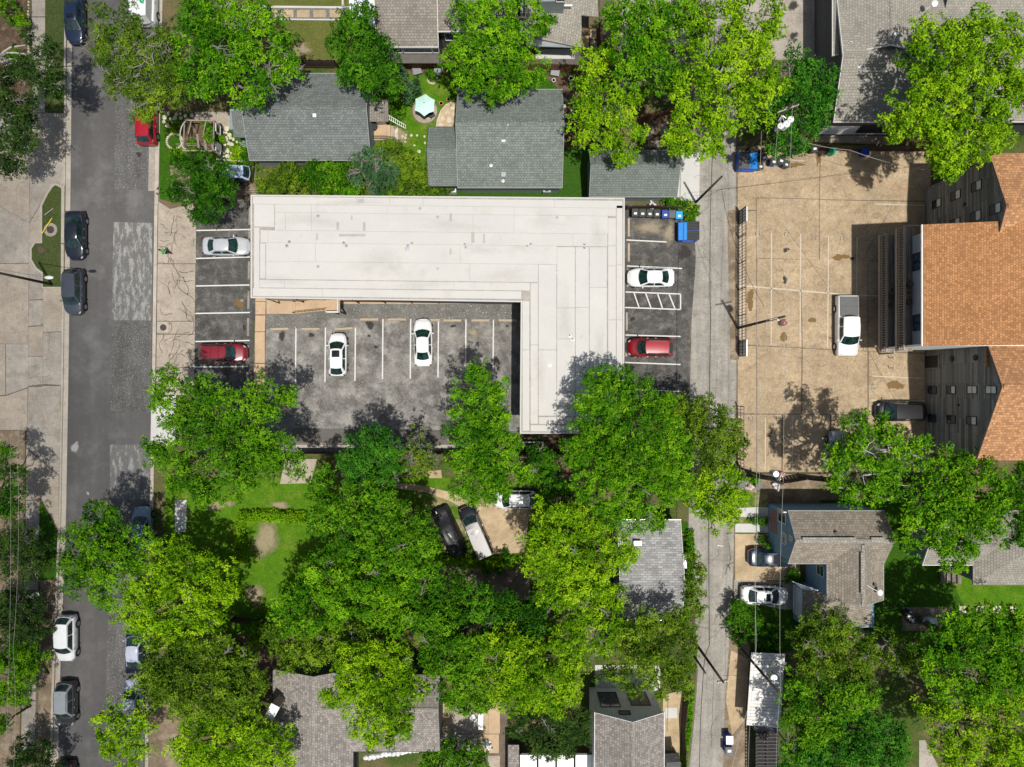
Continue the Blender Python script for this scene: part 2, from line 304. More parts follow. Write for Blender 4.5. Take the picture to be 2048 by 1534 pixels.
def inset(poly, d):
    """shrink a convex polygon (world xy) by d"""
    n = len(poly); a = sum(poly[i][0] * poly[(i + 1) % n][1] - poly[(i + 1) % n][0] * poly[i][1] for i in range(n))
    if a < 0: poly = poly[::-1]
    out = []
    for i in range(n):
        p0, p1, p2 = Vector(poly[i - 1]), Vector(poly[i]), Vector(poly[(i + 1) % n])
        e1 = (p1 - p0).normalized(); e2 = (p2 - p1).normalized(); n1 = Vector((-e1.y, e1.x)); n2 = Vector((-e2.y, e2.x))
        b = (n1 + n2); b = b / max(.3, b.length_squared) * 2 * d; out.append((p1.x + b.x, p1.y + b.y))
    return out
def slabs(parent, mats, polys, z, th=.05, gap=.012, name='slab'):
    for i, q in enumerate(polys):
        jz = z + random.uniform(-.003, .003)
        MB().prism(inset(g(q), gap), jz - th, jz).build(name, mats[i % len(mats)] if isinstance(mats, list) else mats, parent)
def grid(xs, ys, skew=0):
    return [[(xs[i], ys[j]), (xs[i + 1], ys[j]), (xs[i + 1], ys[j + 1]), (xs[i], ys[j + 1])] for i in range(len(xs) - 1) for j in range(len(ys) - 1)]
def line(parent, mat, a, b, wd, z, name='painted_line'):
    p, q = P(*a), P(*b); d = (q - p).normalized(); n = Vector((-d.y, d.x, 0)) * wd / 2
    return MB().prism([(p + n)[:2], (q + n)[:2], (q - n)[:2], (p - n)[:2]], z - .002, z).build(name, mat, parent)
def blob(cx, cy, rx, ry, z, mat, name, parent=None, n=22, seed=0, jag=.35):
    """irregular stain sheet whose rim wears out into the paving"""
    rr = random.Random(seed * 13 + int(cx)); pz = z if z > 1 else 0; vs = [tuple(P(cx, cy, pz))[:2] + (z,)]; ph = [rr.uniform(0, 6.3) for _ in range(4)]; rx *= 1.35; ry *= 1.35
    for k in range(n):
        a = 2 * math.pi * k / n; q = 1 + jag * (.5 * math.sin(2 * a + ph[0]) + .35 * math.sin(3 * a + ph[1]) + .25 * math.sin(5 * a + ph[2])) * .8
        vs.append(tuple(P(cx + rx * q * math.cos(a), cy + ry * q * math.sin(a), pz))[:2] + (z,))
    m = MB(); m.add(vs, [(0, 1 + (k + 1) % n, 1 + k) for k in range(n)]); soft = {'stain_oil': 'soft_oil', 'stain_rust': 'soft_rust', 'sand_spill': 'soft_sand', 'crack': 'soft_oil', 'roof_patch': 'soft_pale', 'white_marking': 'soft_pale', 'mulch': 'soft_earth', 'sand': 'soft_dry', 'pond': 'soft_pond'}[mat]
    o = m.build(name, soft, parent, kind=None if parent else 'structure'); at = o.data.attributes.new('rim', 'FLOAT', 'POINT'); at.data.foreach_set('value', [1.0] + [0.0] * n); return o
# ================================================================ THE SETTING
MB().prism([(-400, -400), (400, -400), (400, 400), (-400, 400)], -.3, 0).build('ground', 'ground_mix', kind='structure')
# --- the cloud drifting over the west side of the block; its soft shadow lies on the street
cl = thing('cloud', None, None, (-60, -60, 260), kind='structure')
for (x, y, rx, ry, rz_) in ((-34, -20, 34, 34, 15), (-36, -66, 36, 36, 17), (-30, -112, 38, 34, 15), (-88, -40, 40, 38, 17), (-90, -95, 42, 40, 18), (-40, 30, 34, 30, 13), (-150, -60, 44, 60, 16)): MB().ell((x, y, 260), (rx, ry, rz_), 32, 16).build('cloud_puff', 'cloud_vapour', cl, smooth=True)
# --- street on the left
street = ground('street', 'asphalt_new', [(147, -240), (143, 200), (140, 500), (137, 760), (132, 1060), (124, 1250), (118, 1420), (114, 1760), (288, 1760), (290, 1300), (299, 1000), (303, 760), (308, 400), (312, 200), (322, -240)], .012, .1)
for nm, m, q in (('old_patch', 'asphalt_old', [(230, 170), (300, 170), (297, 380), (229, 379)]), ('scuffed_patch', 'asphalt_scuffed', [(227, 444), (305, 446), (303, 641), (224, 640)]),
                 ('cracked_patch', 'asphalt_old', [(224, 641), (303, 642), (301, 824), (221, 822)]), ('scuffed_patch', 'asphalt_scuffed_b', [(220, 889), (300, 890), (299, 1001), (220, 996)]),
                 ('old_patch', 'asphalt_old', [(215, 1240), (288, 1240), (284, 1760), (206, 1760)])):
    ground(nm, m, q, .017, .004, street)
for (x, y, rx, ry) in ((150, 895, 9, 12), (176, 987, 3, 4)): blob(x, y, rx, ry, .02, 'roof_patch', 'paint_spot', street, seed=3)
blob(278, 309, 6, 5, .022, 'stain_oil', 'oil_stain', street)
# kerbs: gutter and raised kerb following the street edges
def edge_x(pts, y):
    for (x0, y0), (x1, y1) in zip(pts, pts[1:]):
        if y0 <= y <= y1: return x0 + (x1 - x0) * (y - y0) / (y1 - y0)
    return pts[-1][0]
LE = [(147, -240), (143, 200), (140, 500), (137, 760), (132, 1060), (124, 1250), (118, 1420), (114, 1760)]
RE = [(322, -240), (312, 200), (308, 400), (303, 760), (299, 1000), (290, 1300), (288, 1760)]
def strip(name, mat, E, o0, o1, y0, y1, z, step=60, parent=None, joints=True):
    root = parent or thing(name, None, None, P(edge_x(E, (y0 + y1) / 2), (y0 + y1) / 2), kind='structure')
    y = y0
    while y < y1 - 1:
        yn = min(y + step, y1); a, b = edge_x(E, y), edge_x(E, yn)
        MB().prism(inset(g([(a + o0, y), (a + o1, y), (b + o1, yn), (b + o0, yn)]), .008), -.05, z).build('kerb_stone', mat, root); y = yn
    return root
strip('gutter', 'kerb', LE, -10, 0, -60, 1600, .016)
strip('kerb', 'kerb', LE, -14.5, -10.5, -60, 190, .13); strip('kerb', 'kerb', LE, -14.5, -10.5, 190, 372, .03); strip('kerb', 'kerb', LE, -15, -10.5, 372, 575, .13); strip('kerb', 'kerb', LE, -14.5, -10.5, 575, 1075, .03); strip('kerb', 'kerb', LE, -15, -10, 1075, 1600, .13)
strip('kerb', 'kerb', RE, 2, 10, -60, 410, .13); strip('kerb', 'kerb', RE, 1, 8, 410, 800, .04); strip('kerb', 'kerb', RE, 2, 9, 890, 1600, .13)
strip('gutter', 'concrete_grey', RE, -12, 2, 280, 382, .018)
# concrete along the west side
walk = ground('sidewalk', 'joint', [(-260, 226), (128, 226), (126, 560), (120, 1062), (116, 1062), (83, 998), (80, 1000), (74, 1600), (44, 1600), (52, 1000), (52, 862), (-260, 862)], .02, .06)
slabs(walk, ['concrete_grey', 'concrete_apron'], [
    [(-260, 226), (60, 226), (60, 300), (-260, 300)], [(60, 226), (129, 226), (128, 300), (60, 350), (60, 226)][:4], [(60, 350), (128, 300), (127, 384), (103, 372), (95, 384), (59, 445)],
    [(-260, 300), (60, 300), (59, 445), (0, 413), (-260, 300)][:4], [(-260, 413), (0, 413), (59, 445), (58, 527), (-260, 525)], [(59, 447), (86, 402), (86, 484), (58, 500)], [(58, 500), (66, 490), (66, 530), (86, 550), (86, 598), (58, 600)],
    [(-260, 527), (58, 528), (57, 688), (-260, 685)], [(58, 601), (86, 600), (86, 650), (57, 652)], [(86, 577), (125, 576), (124, 663), (86, 664)], [(86, 665), (124, 664), (123, 770), (86, 768)], [(57, 654), (86, 652), (86, 712), (57, 712)],
    [(57, 713), (86, 713), (86, 768), (57, 772)], [(-260, 688), (11, 688), (11, 790), (-260, 800)], [(12, 688), (57, 688), (57, 774), (12, 790)], [(-260, 802), (12, 792), (56, 776), (55, 860), (-260, 860)],
    [(57, 774), (124, 772), (119, 950), (54, 895)], [(53, 897), (118, 952), (118, 1060), (83, 997), (52, 1000)], [(52, 1002), (80, 1001), (78, 1090), (50, 1090)], [(50, 1092), (78, 1092), (76, 1180), (48, 1180)], [(48, 1182), (76, 1182), (74, 1290), (46, 1290)], [(46, 1292), (74, 1292), (72, 1400), (44, 1400)], [(44, 1402), (72, 1402), (70, 1500), (42, 1500)]], .03)
up = ground('sidewalk', 'joint', [(64, -60), (92, -60), (91, 226), (66, 226)], .02, .06)
slabs(up, 'concrete_grey', [[(64, -60), (92, -60), (92, 33), (64, 33)], [(64, 35), (92, 35), (92, 120), (64, 120)], [(64, 122), (92, 122), (91, 225), (66, 225)]], .03)
ground('verge', 'verge', [(92, -60), (132, -60), (129, 160), (91, 224)], .11, .11)
isl = ground('kerb_island', 'kerb', [(128, 376), (124, 371), (113, 367), (103, 371), (97, 381), (82, 410), (83, 484), (70, 484), (62, 496), (62, 520), (72, 538), (85, 548), (85, 577), (126, 577)], .12, .12)
ground('grass_verge', 'verge', [(124, 378), (121, 375), (112, 371), (106, 376), (98, 388), (86, 412), (86, 487), (72, 487), (65, 498), (65, 519), (75, 536), (87, 545), (87, 574), (123, 574)], .135, .05)
blob(84, 500, 10, 9, .14, 'mulch', 'dead_patch', None, seed=5)
ki = thing('kerb_island', None, None, P(105, 820), kind='structure')
MB().prism(g([(86, 772), (122, 772), (122, 838), (116, 850), (106, 855), (96, 850), (90, 836), (86, 810)]), 0, .05).build('kerb_ring', 'concrete_apron', ki)
MB().prism(g([(89, 775), (118, 775), (118, 836), (113, 845), (106, 849), (99, 845), (94, 834), (89, 808)]), .01, .056).build('infill', 'concrete_grey', ki)
ground('verge', 'lawn_dark', [(84, 1004), (114, 1062), (112, 1160), (78, 1160), (80, 1004)], .08, .06)
ground('verge', 'dirt', [(80, 1160), (110, 1160), (104, 1600), (74, 1600)], .03, .03); ground('verge', 'dirt', [(-60, 862), (50, 862), (50, 1004), (46, 1200), (36, 1600), (-260, 1600), (-260, 862)], .018, .03)
ground('garden_bed', 'mulch', [(-60, -60), (60, -60), (60, 225), (-60, 225)], .02)
es = thing('stone_edging', None, None, P(58, 60), kind='structure')
for k in range(26): MB().ell(P(58 + random.uniform(-1, 1), -20 + k * 6.2) + Vector((0, 0, .06)), (.11, .13, .09), 7, 4).build('stone', 'stone', es)
# manholes
def manhole(px, py, r0, r1, z, label, rim='concrete_grey'):
    t = thing('manhole', label, 'manhole', P(px, py))
    c = P(px, py); MB().cyl((c.x, c.y, z - .03), r1, .035, 28).build('collar', rim, t); MB().cyl((c.x, c.y, z), r0, .018, 24).build('cover', 'iron', t)
    mb = MB()
    for k in range(3): mb.ring((c.x, c.y, z + .018), r0 * (.25 + .25 * k), r0 * (.3 + .25 * k), .008, 20)
    mb.build('cover_rib', 'iron', t)
manhole(103, 460, .37, .68, .15, 'iron manhole cover in a round concrete collar on the grass island')
manhole(327, 655, .33, .6, .05, 'iron manhole cover in cracked concrete near the red station wagon')
# apron between street and west bays
ap = ground('pavement', 'joint', [(317, 400), (340, 415), (394, 404), (388, 790), (311, 790)], .022, .06)
slabs(ap, 'concrete_apron', [[(316, 402), (340, 418), (393, 405), (392, 527), (315, 527)], [(315, 528), (391, 528), (390, 642), (313, 642)], [(313, 643), (390, 643), (390, 668), (312, 667)], [(312, 669), (390, 669), (389, 735), (312, 735)], [(311, 736), (389, 736), (388, 790), (311, 790)]], .032)
MB().ring(P(331, 655) + Vector((0, 0, .03)), .62, .7, .008, 26).build('collar_joint', 'joint', ap)
ground('driveway', 'concrete_new', [(303, 800), (352, 790), (352, 890), (301, 892)], .03)
# cracks, one network per paved area
def cracks(parent, x0, y0, x1, y1, n, seed, wd=.025, z=.036):
    rr = random.Random(seed); mb = MB()
    for _ in range(n):
        x, y = rr.uniform(x0, x1), rr.uniform(y0, y1); a = rr.uniform(0, 6.28); pts = [(x, y)]
        for _ in range(rr.randint(4, 11)):
            a += rr.uniform(-.7, .7); x += math.cos(a) * rr.uniform(4, 9); y += math.sin(a) * rr.uniform(4, 9)
            if x < x0 or x > x1 or y < y0 or y > y1: break
            pts.append((x, y))
        for p, q in zip(pts, pts[1:]):
            A, B = P(*p), P(*q); d = (B - A); 
            if d.length < .01: continue
            d.normalize(); nn = Vector((-d.y, d.x, 0)) * wd * rr.uniform(.25, .7); B += d * .02
            mb.add([(A + nn)[:2] + (z,), (B + nn)[:2] + (z,), (B - nn)[:2] + (z,), (A - nn)[:2] + (z,)], [(3, 2, 1, 0)])
    o = mb.build('crack', 'crack', parent); o['kind'] = 'stuff'
cracks(ap, 316, 430, 390, 755, 46, 1, .042); line(ap, 'crack', (316.2, 410), (311.5, 790), .06, .036, 'edge_gap'); cracks(street, 228, 645, 300, 820, 16, 2, .03, .02); cracks(street, 230, 200, 296, 375, 5, 3, .03, .02); cracks(street, 215, 1250, 285, 1420, 6, 4, .025, .02)
cracks(walk, 2, 230, 120, 960, 12, 5, .016, .034)
# --- west bays
wl = ground('parking_strip', 'asphalt_lot', [(393, 404), (560, 404), (560, 640), (508, 640), (503, 905), (386, 905)], .024, .06)
for (a, b) in (((393, 461), (501, 459)), ((392, 517), (500, 514)), ((392, 572), (499, 570)), ((391, 627), (500, 625)), ((391, 683), (499, 681)), ((389, 734), (496, 733))): line(wl, 'white_marking', a, b, .12, .029)
blob(479, 607, 11, 8, .0275, 'stain_rust', 'stain', wl, seed=4); blob(484, 601, 5, 3, .029, 'sand_spill', 'stain', wl, seed=6); blob(489, 655, 4, 6, .0275, 'stain_oil', 'oil_stain', wl, seed=8)
# --- courtyard
cy = ground('courtyard', 'asphalt_yard', [(530, 640), (1042, 625), (1042, 900), (505, 905), (510, 640)], .024, .06)
ground('asphalt_strip', 'asphalt_strip', [(585, 856), (1040, 862), (1040, 888), (585, 886)], .03, .004, cy)
MB().prism(g([(585, 889), (1040, 889), (1040, 895), (585, 895)]), 0, .13).build('kerb', 'kerb', kind='structure')
ground('gravel', 'gravel', [(530, 600), (1043, 600), (1043, 640), (634, 636), (633, 656), (530, 658)], .032)
pv = ground('footpath', 'joint', [(511, 590), (592, 590), (592, 629), (533, 629), (528, 905), (506, 905)], .04, .08)
slabs(pv, 'concrete_walk', [[(511, 590), (532, 590), (532, 603), (511, 602)], [(511, 603), (532, 604), (531, 629), (511, 629)], [(533, 590), (591, 590), (591, 628), (533, 628)], [(511, 631), (531, 631), (530, 663), (510, 663)], [(510, 664), (530, 664), (530, 726), (510, 726)], [(509, 728), (530, 728), (529, 790), (508, 790)], [(508, 792), (529, 792), (528, 900), (507, 900)]], .05)
pw = ground('footpath', 'joint', [(592, 597), (1043, 599), (1043, 609), (592, 607)], .04, .08)
slabs(pw, 'concrete_walk', grid([592, 640, 688, 736, 784, 832, 880, 928, 976, 1042], [598, 608]), .05)
for x, y0, y1 in ((592, 657, 768), (651, 655, 764), (711, 656, 762), (766, 638, 758), (821.5, 638, 757), (877, 638, 755), (932, 638, 743), (987, 638, 750)): line(cy, 'white_marking', (x, y0), (x - 1, y1), .12, .029)
for k, (x, y, rx, ry) in enumerate(((564, 672, 7, 9), (623, 670, 6, 5), (740, 650, 8, 9), (752, 694, 4, 3), (906, 652, 6, 3), (738, 672, 3, 3), (1014, 652, 3, 3))): blob(x, y, rx, ry, .0275, 'stain_oil', 'oil_stain', cy, seed=20 + k)
blob(946, 665, 12, 9, .0275, 'sand_spill', 'stain', cy, seed=31)
cracks(cy, 600, 750, 890, 855, 22, 7, .026, .0275); cracks(cy, 520, 660, 1030, 750, 10, 8, .015, .0275)
# --- east bays
el = ground('parking_strip', 'asphalt_lot', [(1226, 408), (1378, 412), (1392, 470), (1390, 560), (1380, 660), (1378, 812), (1226, 812)], .024, .06)
for a, b in (((1253, 480), (1333, 484)), ((1254, 532), (1364, 537)), ((1251, 584), (1361, 588)), ((1250, 615), (1361, 619)), ((1361, 588), (1361, 619)), ((1251, 670), (1361, 673)), ((1250, 725), (1361, 729)), ((1250, 778), (1361, 783)),
             ((1268, 586), (1278, 615)), ((1291, 586), (1302, 616)), ((1315, 587), (1325, 617)), ((1338, 588), (1350, 618))): line(el, 'white_marking', a, b, .12, .029)
blob(1338, 466, 12, 22, .0272, 'sand_spill', 'sand_spill', el, seed=41); blob(1300, 455, 38, 12, .0268, 'sand_spill', 'sand_spill', el, seed=43, jag=.5); blob(1265, 638, 5, 4, .0275, 'stain_oil', 'oil_stain', el, seed=44); blob(1370, 505, 14, 12, .0275, 'stain_oil', 'oil_stain', el, seed=45)
cracks(el, 1255, 430, 1375, 790, 8, 9, .016, .0275)
# --- alley
al = ground('alley', 'joint', [(1382, 120), (1640, 120), (1640, -260), (1200, -260), (1200, 100), (1382, 160), (1382, 400), (1390, 470), (1389, 560), (1379, 660), (1376, 1060), (1368, 1100), (1380, 1180), (1395, 1290), (1388, 1420), (1374, 1534), (1366, 1760), (1446, 1760), (1447, 1534), (1452, 1400), (1460, 1290), (1468, 1180), (1470, 1060), (1474, 760), (1474, 285), (1500, 250), (1640, 128)], .018, .06)
ys = [-260, -60, 20, 52, 120, 200, 290, 400, 520, 640, 760, 880, 1000, 1120, 1230, 1340, 1400, 1470, 1540, 1760]
XL = lambda y: float(np.interp(y, [-260, 290, 400, 470, 560, 660, 1060, 1100, 1180, 1290, 1420, 1534, 1760], [1392, 1386, 1386, 1392, 1391, 1381, 1378, 1372, 1384, 1398, 1391, 1378, 1370]))
XM = lambda y: float(np.interp(y, [-260, 300, 700, 1060, 1300, 1534, 1760], [1428, 1426, 1421, 1416, 1411, 1402, 1398]))
XR = lambda y: float(np.interp(y, [-260, 760, 1060, 1180, 1290, 1400, 1534, 1760], [1472, 1473, 1468, 1466, 1458, 1450, 1446, 1445]))
qs = []
for a, b in zip(ys, ys[1:]): qs += [[(XL(a), a), (XM(a), a), (XM(b), b), (XL(b), b)], [(XM(a), a), (XR(a), a), (XR(b), b), (XM(b), b)]]
slabs(al, 'concrete_alley', qs, .028, gap=.008)
slabs(al, 'concrete_grey', grid([1476, 1545, 1606, 1638], [-200, -60, 27, 120]) + grid([1240, 1310, 1384], [-200, -60, 20, 90]), .029)
cracks(al, 1385, 300, 1470, 1500, 40, 10, .02, .032); blob(1586, 12, 11, 9, .034, 'stain_oil', 'stain', al, seed=50); blob(1587, 71, 8, 7, .034, 'crack', 'stain', al, seed=51, jag=.6)
cracks(al, 1450, 1050, 1468, 1180, 9, 12, .05, .032)
ground('driveway', 'concrete_new', [(1356, 296), (1400, 296), (1398, 402), (1340, 402)], .032)
ground('alley_verge', 'dirt', [(1452, 1200), (1500, 1290), (1500, 1500), (1490, 1760), (1440, 1760), (1446, 1400)], .024); ground('alley_verge', 'sand', [(1462, 1300), (1498, 1320), (1498, 1430), (1464, 1470), (1452, 1400)], .029); ground('alley_verge', 'dirt', [(1455, 420), (1478, 420), (1478, 720), (1460, 720)], .036, .02)
# --- east lot
lot = ground('parking_lot', 'joint', [(1474, 292), (1862, 292), (1862, 945), (1474, 945)], .02, .06)
slabs(lot, 'concrete_tan', [[(1475, 293), (1513, 293), (1512, 420), (1475, 420)], [(1513, 293), (1640, 293), (1638, 398), (1512, 395)], [(1641, 293), (1861, 293), (1861, 402), (1639, 399)], [(1475, 422), (1512, 422), (1513, 690), (1475, 688)], [(1513, 396), (1638, 399), (1638, 520), (1513, 516)], [(1639, 400), (1861, 404), (1861, 522), (1639, 521)],
    [(1514, 517), (1600, 519), (1604, 695), (1514, 691)], [(1601, 519), (1735, 522), (1735, 702), (1605, 696)], [(1736, 522), (1861, 523), (1861, 706), (1736, 703)], [(1475, 691), (1512, 692), (1512, 827), (1475, 827)], [(1514, 692), (1603, 696), (1602, 828), (1514, 827)], [(1605, 697), (1735, 703), (1735, 829), (1604, 828)], [(1737, 704), (1861, 708), (1861, 830), (1737, 829)],
    [(1475, 829), (1512, 829), (1512, 944), (1475, 944)], [(1514, 829), (1563, 829), (1563, 944), (1514, 944)], [(1565, 829), (1660, 829), (1660, 944), (1565, 944)], [(1662, 829), (1861, 831), (1861, 944), (1662, 944)]], .03, gap=.010)
for a, b, wd in (((1543, 466), (1542, 690), .1), ((1601, 468), (1600, 693), .1), ((1657, 472), (1655, 696), .1), ((1714, 474), (1713, 590), .1), ((1750, 408), (1850, 411), .1), ((1744, 752), (1846, 757), .1), ((1742, 800), (1850, 802), .1), ((1531, 835), (1530, 942), .09), ((1585, 833), (1585, 942), .09), ((1478, 571), (1700, 590), .13), ((1700, 590), (1760, 592), .13), ((1519, 316), (1608, 322), .06)): line(lot, 'faded_marking', a, b, wd, .036)
def digits(txt, px, py, rot, size=.62, mat='black_marking', outline=True):
    for k, (mt, off, zz) in enumerate((('faded_marking', .02, .037), (mat, 0, .0385))):
        c = bpy.data.curves.new('bay_number', 'FONT'); c.body = txt; c.size = size; c.align_x = 'CENTER'; c.align_y = 'CENTER'; c.offset = off; c.space_character = 1.15
        c.materials.append(MATS[mt]); o = bpy.data.objects.new('bay_number', c); COL.objects.link(o); o.parent = lot
        p = P(px, py); o.location = Vector((p.x, p.y, zz)) - ORG[lot.name]; o.rotation_euler = (0, 0, R(rot))
for tx, x, y, r in (('24', 1515, 467, 180), ('23', 1573, 468, 180), ('22', 1628, 475, 180), ('21', 1684, 476, 180), ('20', 1737, 477, 180), ('30', 1752, 432, 90), ('15', 1514, 690, 0), ('18', 1568, 692, 0), ('17', 1625, 694, 0), ('19', 1730, 698, 0), ('14', 1501, 836, 180), ('13', 1557, 837, 180), ('29', 1746, 773, 90), ('31', 1610, 322, 90)): digits(tx, x, y, r, .62)
blob(1680, 514, 15, 7, .0345, 'stain_rust', 'stain', lot, seed=61, jag=.6); blob(1567, 674, 8, 10, .0345, 'stain_rust', 'stain', lot, seed=62, jag=.2); blob(1590, 330, 14, 6, .0345, 'stain_rust', 'stain', lot, seed=63, jag=.8); blob(1637, 318, 4, 16, .0345, 'stain_rust', 'stain', lot, seed=64, jag=.6); blob(1772, 427, 4, 4, .0345, 'white_marking', 'paint_spot', lot, seed=65, jag=.2); [blob(x, y, rx, ry, .0342 + .0002 * k, m, 'stain', lot, seed=80 + k, jag=.5) for k, (x, y, rx, ry, m) in enumerate(((1570, 560, 5, 7, 'stain_oil'), (1624, 640, 7, 6, 'stain_rust'), (1572, 500, 6, 5, 'stain_oil'), (1500, 600, 8, 20, 'stain_rust'), (1790, 770, 16, 10, 'stain_rust'), (1545, 880, 10, 16, 'stain_oil')))]; blob(1704, 517, 5, 4, .0345, 'stain_oil', 'stain', lot, seed=66)
cracks(lot, 1516, 400, 1850, 820, 26, 11, .018, .0335); [line(lot, 'crack', a_, b_, .03, .0336, 'diagonal_crack') for a_, b_ in (((1570, 455), (1660, 580)), ((1735, 700), (1790, 800)), ((1790, 400), (1725, 520)))]
# --- south east yards
ground('rubble_strip', 'dirt', [(1476, 948), (1700, 948), (1760, 1010), (1476, 1012)], .016); ground('weedy_ground', 'lawn_dry', [(1474, 985), (1535, 985), (1535, 1070), (1474, 1070)], .02)
dw = ground('driveway_tracks', 'joint', [(1472, 1016), (1540, 1014), (1540, 1036), (1472, 1036)], .016); slabs(dw, 'concrete_new', [[(1470, 1016), (1512, 1014), (1512, 1034), (1470, 1034)], [(1513, 1014), (1540, 1014), (1540, 1033), (1513, 1034)], [(1470, 1047), (1512, 1047), (1512, 1065), (1470, 1065)], [(1513, 1047), (1540, 1047), (1540, 1066), (1513, 1065)]], .03)
ground('driveway', 'sand', [(1470, 1068), (1600, 1068), (1600, 1160), (1470, 1162)], .022)
ground('driveway', 'concrete_alley', [(1468, 1160), (1590, 1164), (1598, 1220), (1560, 1218), (1468, 1198)], .03)
ground('weedy_ground', 'lawn_dark', [(1462, 1200), (1600, 1220), (1640, 1290), (1480, 1320), (1452, 1240)], .02); ground('lawn', 'lawn_dark', [(1640, 1000), (2300, 1000), (2300, 1290), (1640, 1290)], .02); ground('lawn', 'lawn', [(1900, 1150), (2300, 1180), (2300, 1290), (1960, 1290)], .024)
pt = ground('patio', 'dirt', [(1804, 1214), (1900, 1214), (1900, 1258), (1804, 1262)], .03, .03)
slabs(pt, 'stone', [rect(1918 + 34 * k, 1212, 1934 + 34 * k, 1226) for k in range(5)] + [rect(1860, 1216, 1869, 1224)], .036); slabs(pt, 'stone_dark', [rect(1843, 1232, 1853, 1246), rect(1806, 1216, 1828, 1232)], .04)
ground('footpath', 'concrete_grey', [(1838, 1480), (1850, 1480), (1890, 1560), (1860, 1600), (1838, 1560)], .03)
# --- south middle yards
ground('lawn', 'lawn', [(330, 955), (680, 955), (680, 1270), (470, 1270), (330, 1130)], .02); blob(532, 1078, 24, 34, .026, 'sand', 'bare_patch', None, seed=71, jag=.3); blob(440, 1010, 26, 9, .026, 'sand', 'bare_patch', None, seed=72, jag=.5); blob(560, 1010, 20, 6, .026, 'sand', 'bare_patch', None, seed=73, jag=.5); blob(510, 1190, 14, 24, .026, 'sand', 'bare_patch', None, seed=74, jag=.5); blob(1700, 1270, 30, 14, .03, 'sand', 'bare_patch', None, seed=75, jag=.5); blob(600, 100, 24, 12, .03, 'sand', 'bare_patch', None, seed=76, jag=.5); blob(800, 270, 12, 20, .03, 'sand', 'bare_patch', None, seed=77, jag=.5); ground('footpath', 'concrete_new', [(350, 1000), (374, 1000), (372, 1064), (350, 1064)], .03)
ground('footpath', 'concrete_apron', [(570, 918), (634, 918), (622, 966), (560, 968)], .026); ground('lawn', 'lawn', [(780, 955), (900, 955), (900, 1010), (780, 1010)], .018)
ground('gravel_drive', 'lawn_dry', [(830, 985), (1060, 960), (1090, 1110), (850, 1116)], .022); ground('gravel_drive', 'sand', [(940, 1010), (1060, 1000), (1050, 1105), (975, 1108), (962, 1040)], .026, .02)
ground('garden_path', 'sand', [(786, 968), (810, 966), (850, 972), (900, 984), (940, 1004), (930, 1018), (900, 1002), (850, 984), (786, 976)], .03); ground('garden_path', 'sand', [(856, 942), (882, 940), (884, 956), (858, 956)], .03)
ground('bare_earth', 'dirt', [(860, 1126), (1060, 1126), (1060, 1200), (860, 1200)], .016); ground('bare_earth', 'mulch', [(890, 860), (1130, 866), (1140, 960), (1040, 970), (900, 935)], .014); ground('verge', 'lawn_dark', [(1355, 1038), (1378, 1046), (1386, 1080), (1384, 1240), (1362, 1240)], .02)
ground('bare_earth', 'mulch', [(470, 1220), (560, 1220), (640, 1400), (480, 1400)], .014); ground('bare_earth', 'dirt', [(300, 1400), (370, 1400), (370, 1534), (296, 1534)], .016)
pt2 = ground('patio', 'joint', [(880, 1404), (1016, 1404), (1016, 1534), (880, 1534)], .03, .03); slabs(pt2, ['concrete_walk', 'concrete_apron', 'sand'], grid([881, 901, 958, 977, 1000], [1405, 1467]) + grid([881, 955, 976, 998], [1468, 1506]) + [rect(976, 1511, 1000, 1560)], .04)
ground('yard', 'sand', [(1326, 1390), (1366, 1380), (1358, 1520), (1326, 1520)], .026); ground('paving_slab', 'concrete_new', rect(1331, 1415, 1354, 1436), .04); ground('yard', 'concrete_new', [(1190, 1330), (1320, 1330), (1320, 1382), (1190, 1378)], .03); ground('verge', 'lawn_dry', [(1368, 1370), (1388, 1360), (1384, 1440), (1372, 1534), (1366, 1600), (1362, 1500)], .022)
# --- north yards
ground('lawn', 'lawn_mown', [(488, -100), (706, -100), (690, 128), (520, 128)], .02)
np_ = ground('paver_path', 'gravel', [(486, 15), (706, 17), (706, 40), (486, 38)], .026)
slabs(np_, 'sand', [rect(496 + 32.6 * k, 20, 522 + 32.6 * k, 35) for k in range(7)], .036); 
for y0, y1 in ((12, 17), (37.5, 41)): MB().prism(g([(486, y0), (706, y0 + 2), (706, y1 + 1), (486, y1 - 1)]), 0, .12).build('edging', 'concrete_new', np_)
MB().prism(g([(684, -100), (688, -100), (688, 16), (684, 16)]), 0, .12).build('edging', 'concrete_new', np_)
ground('garden', 'lawn_dark', [(318, 226), (510, 226), (510, 405), (345, 405), (320, 398)], .02); ground('garden', 'mulch', [(366, 235), (450, 235), (450, 305), (366, 305)], .024, .02); ground('garden', 'dirt', [(340, 330), (512, 330), (512, 402), (345, 402)], .024, .02)
ground('terrace', 'concrete_apron', [(390, 224), (462, 224), (462, 256), (440, 256), (430, 240), (390, 240)], .05)
ground('lawn', 'lawn', [(745, 130), (920, 130), (920, 392), (745, 392)], .02); ground('lawn', 'lawn_dark', [(900, 130), (1140, 130), (1140, 200), (900, 200)], .022); ground('artificial_turf', 'turf', [(860, 372), (1178, 372), (1178, 396), (860, 396)], .03); ground('artificial_turf', 'turf', [(1116, 296), (1180, 296), (1180, 396), (1116, 396)], .032)
ground('garden_bed', 'mulch', [(1088, 150), (1150, 150), (1180, 290), (1128, 300), (1120, 180)], .024); ground('garden_bed', 'mulch', [(790, 112), (920, 112), (920, 150), (790, 150)], .024)
sp = ground('garden_bed', 'mulch', [(1260, 225), (1360, 225), (1362, 302), (1260, 302)], .022)
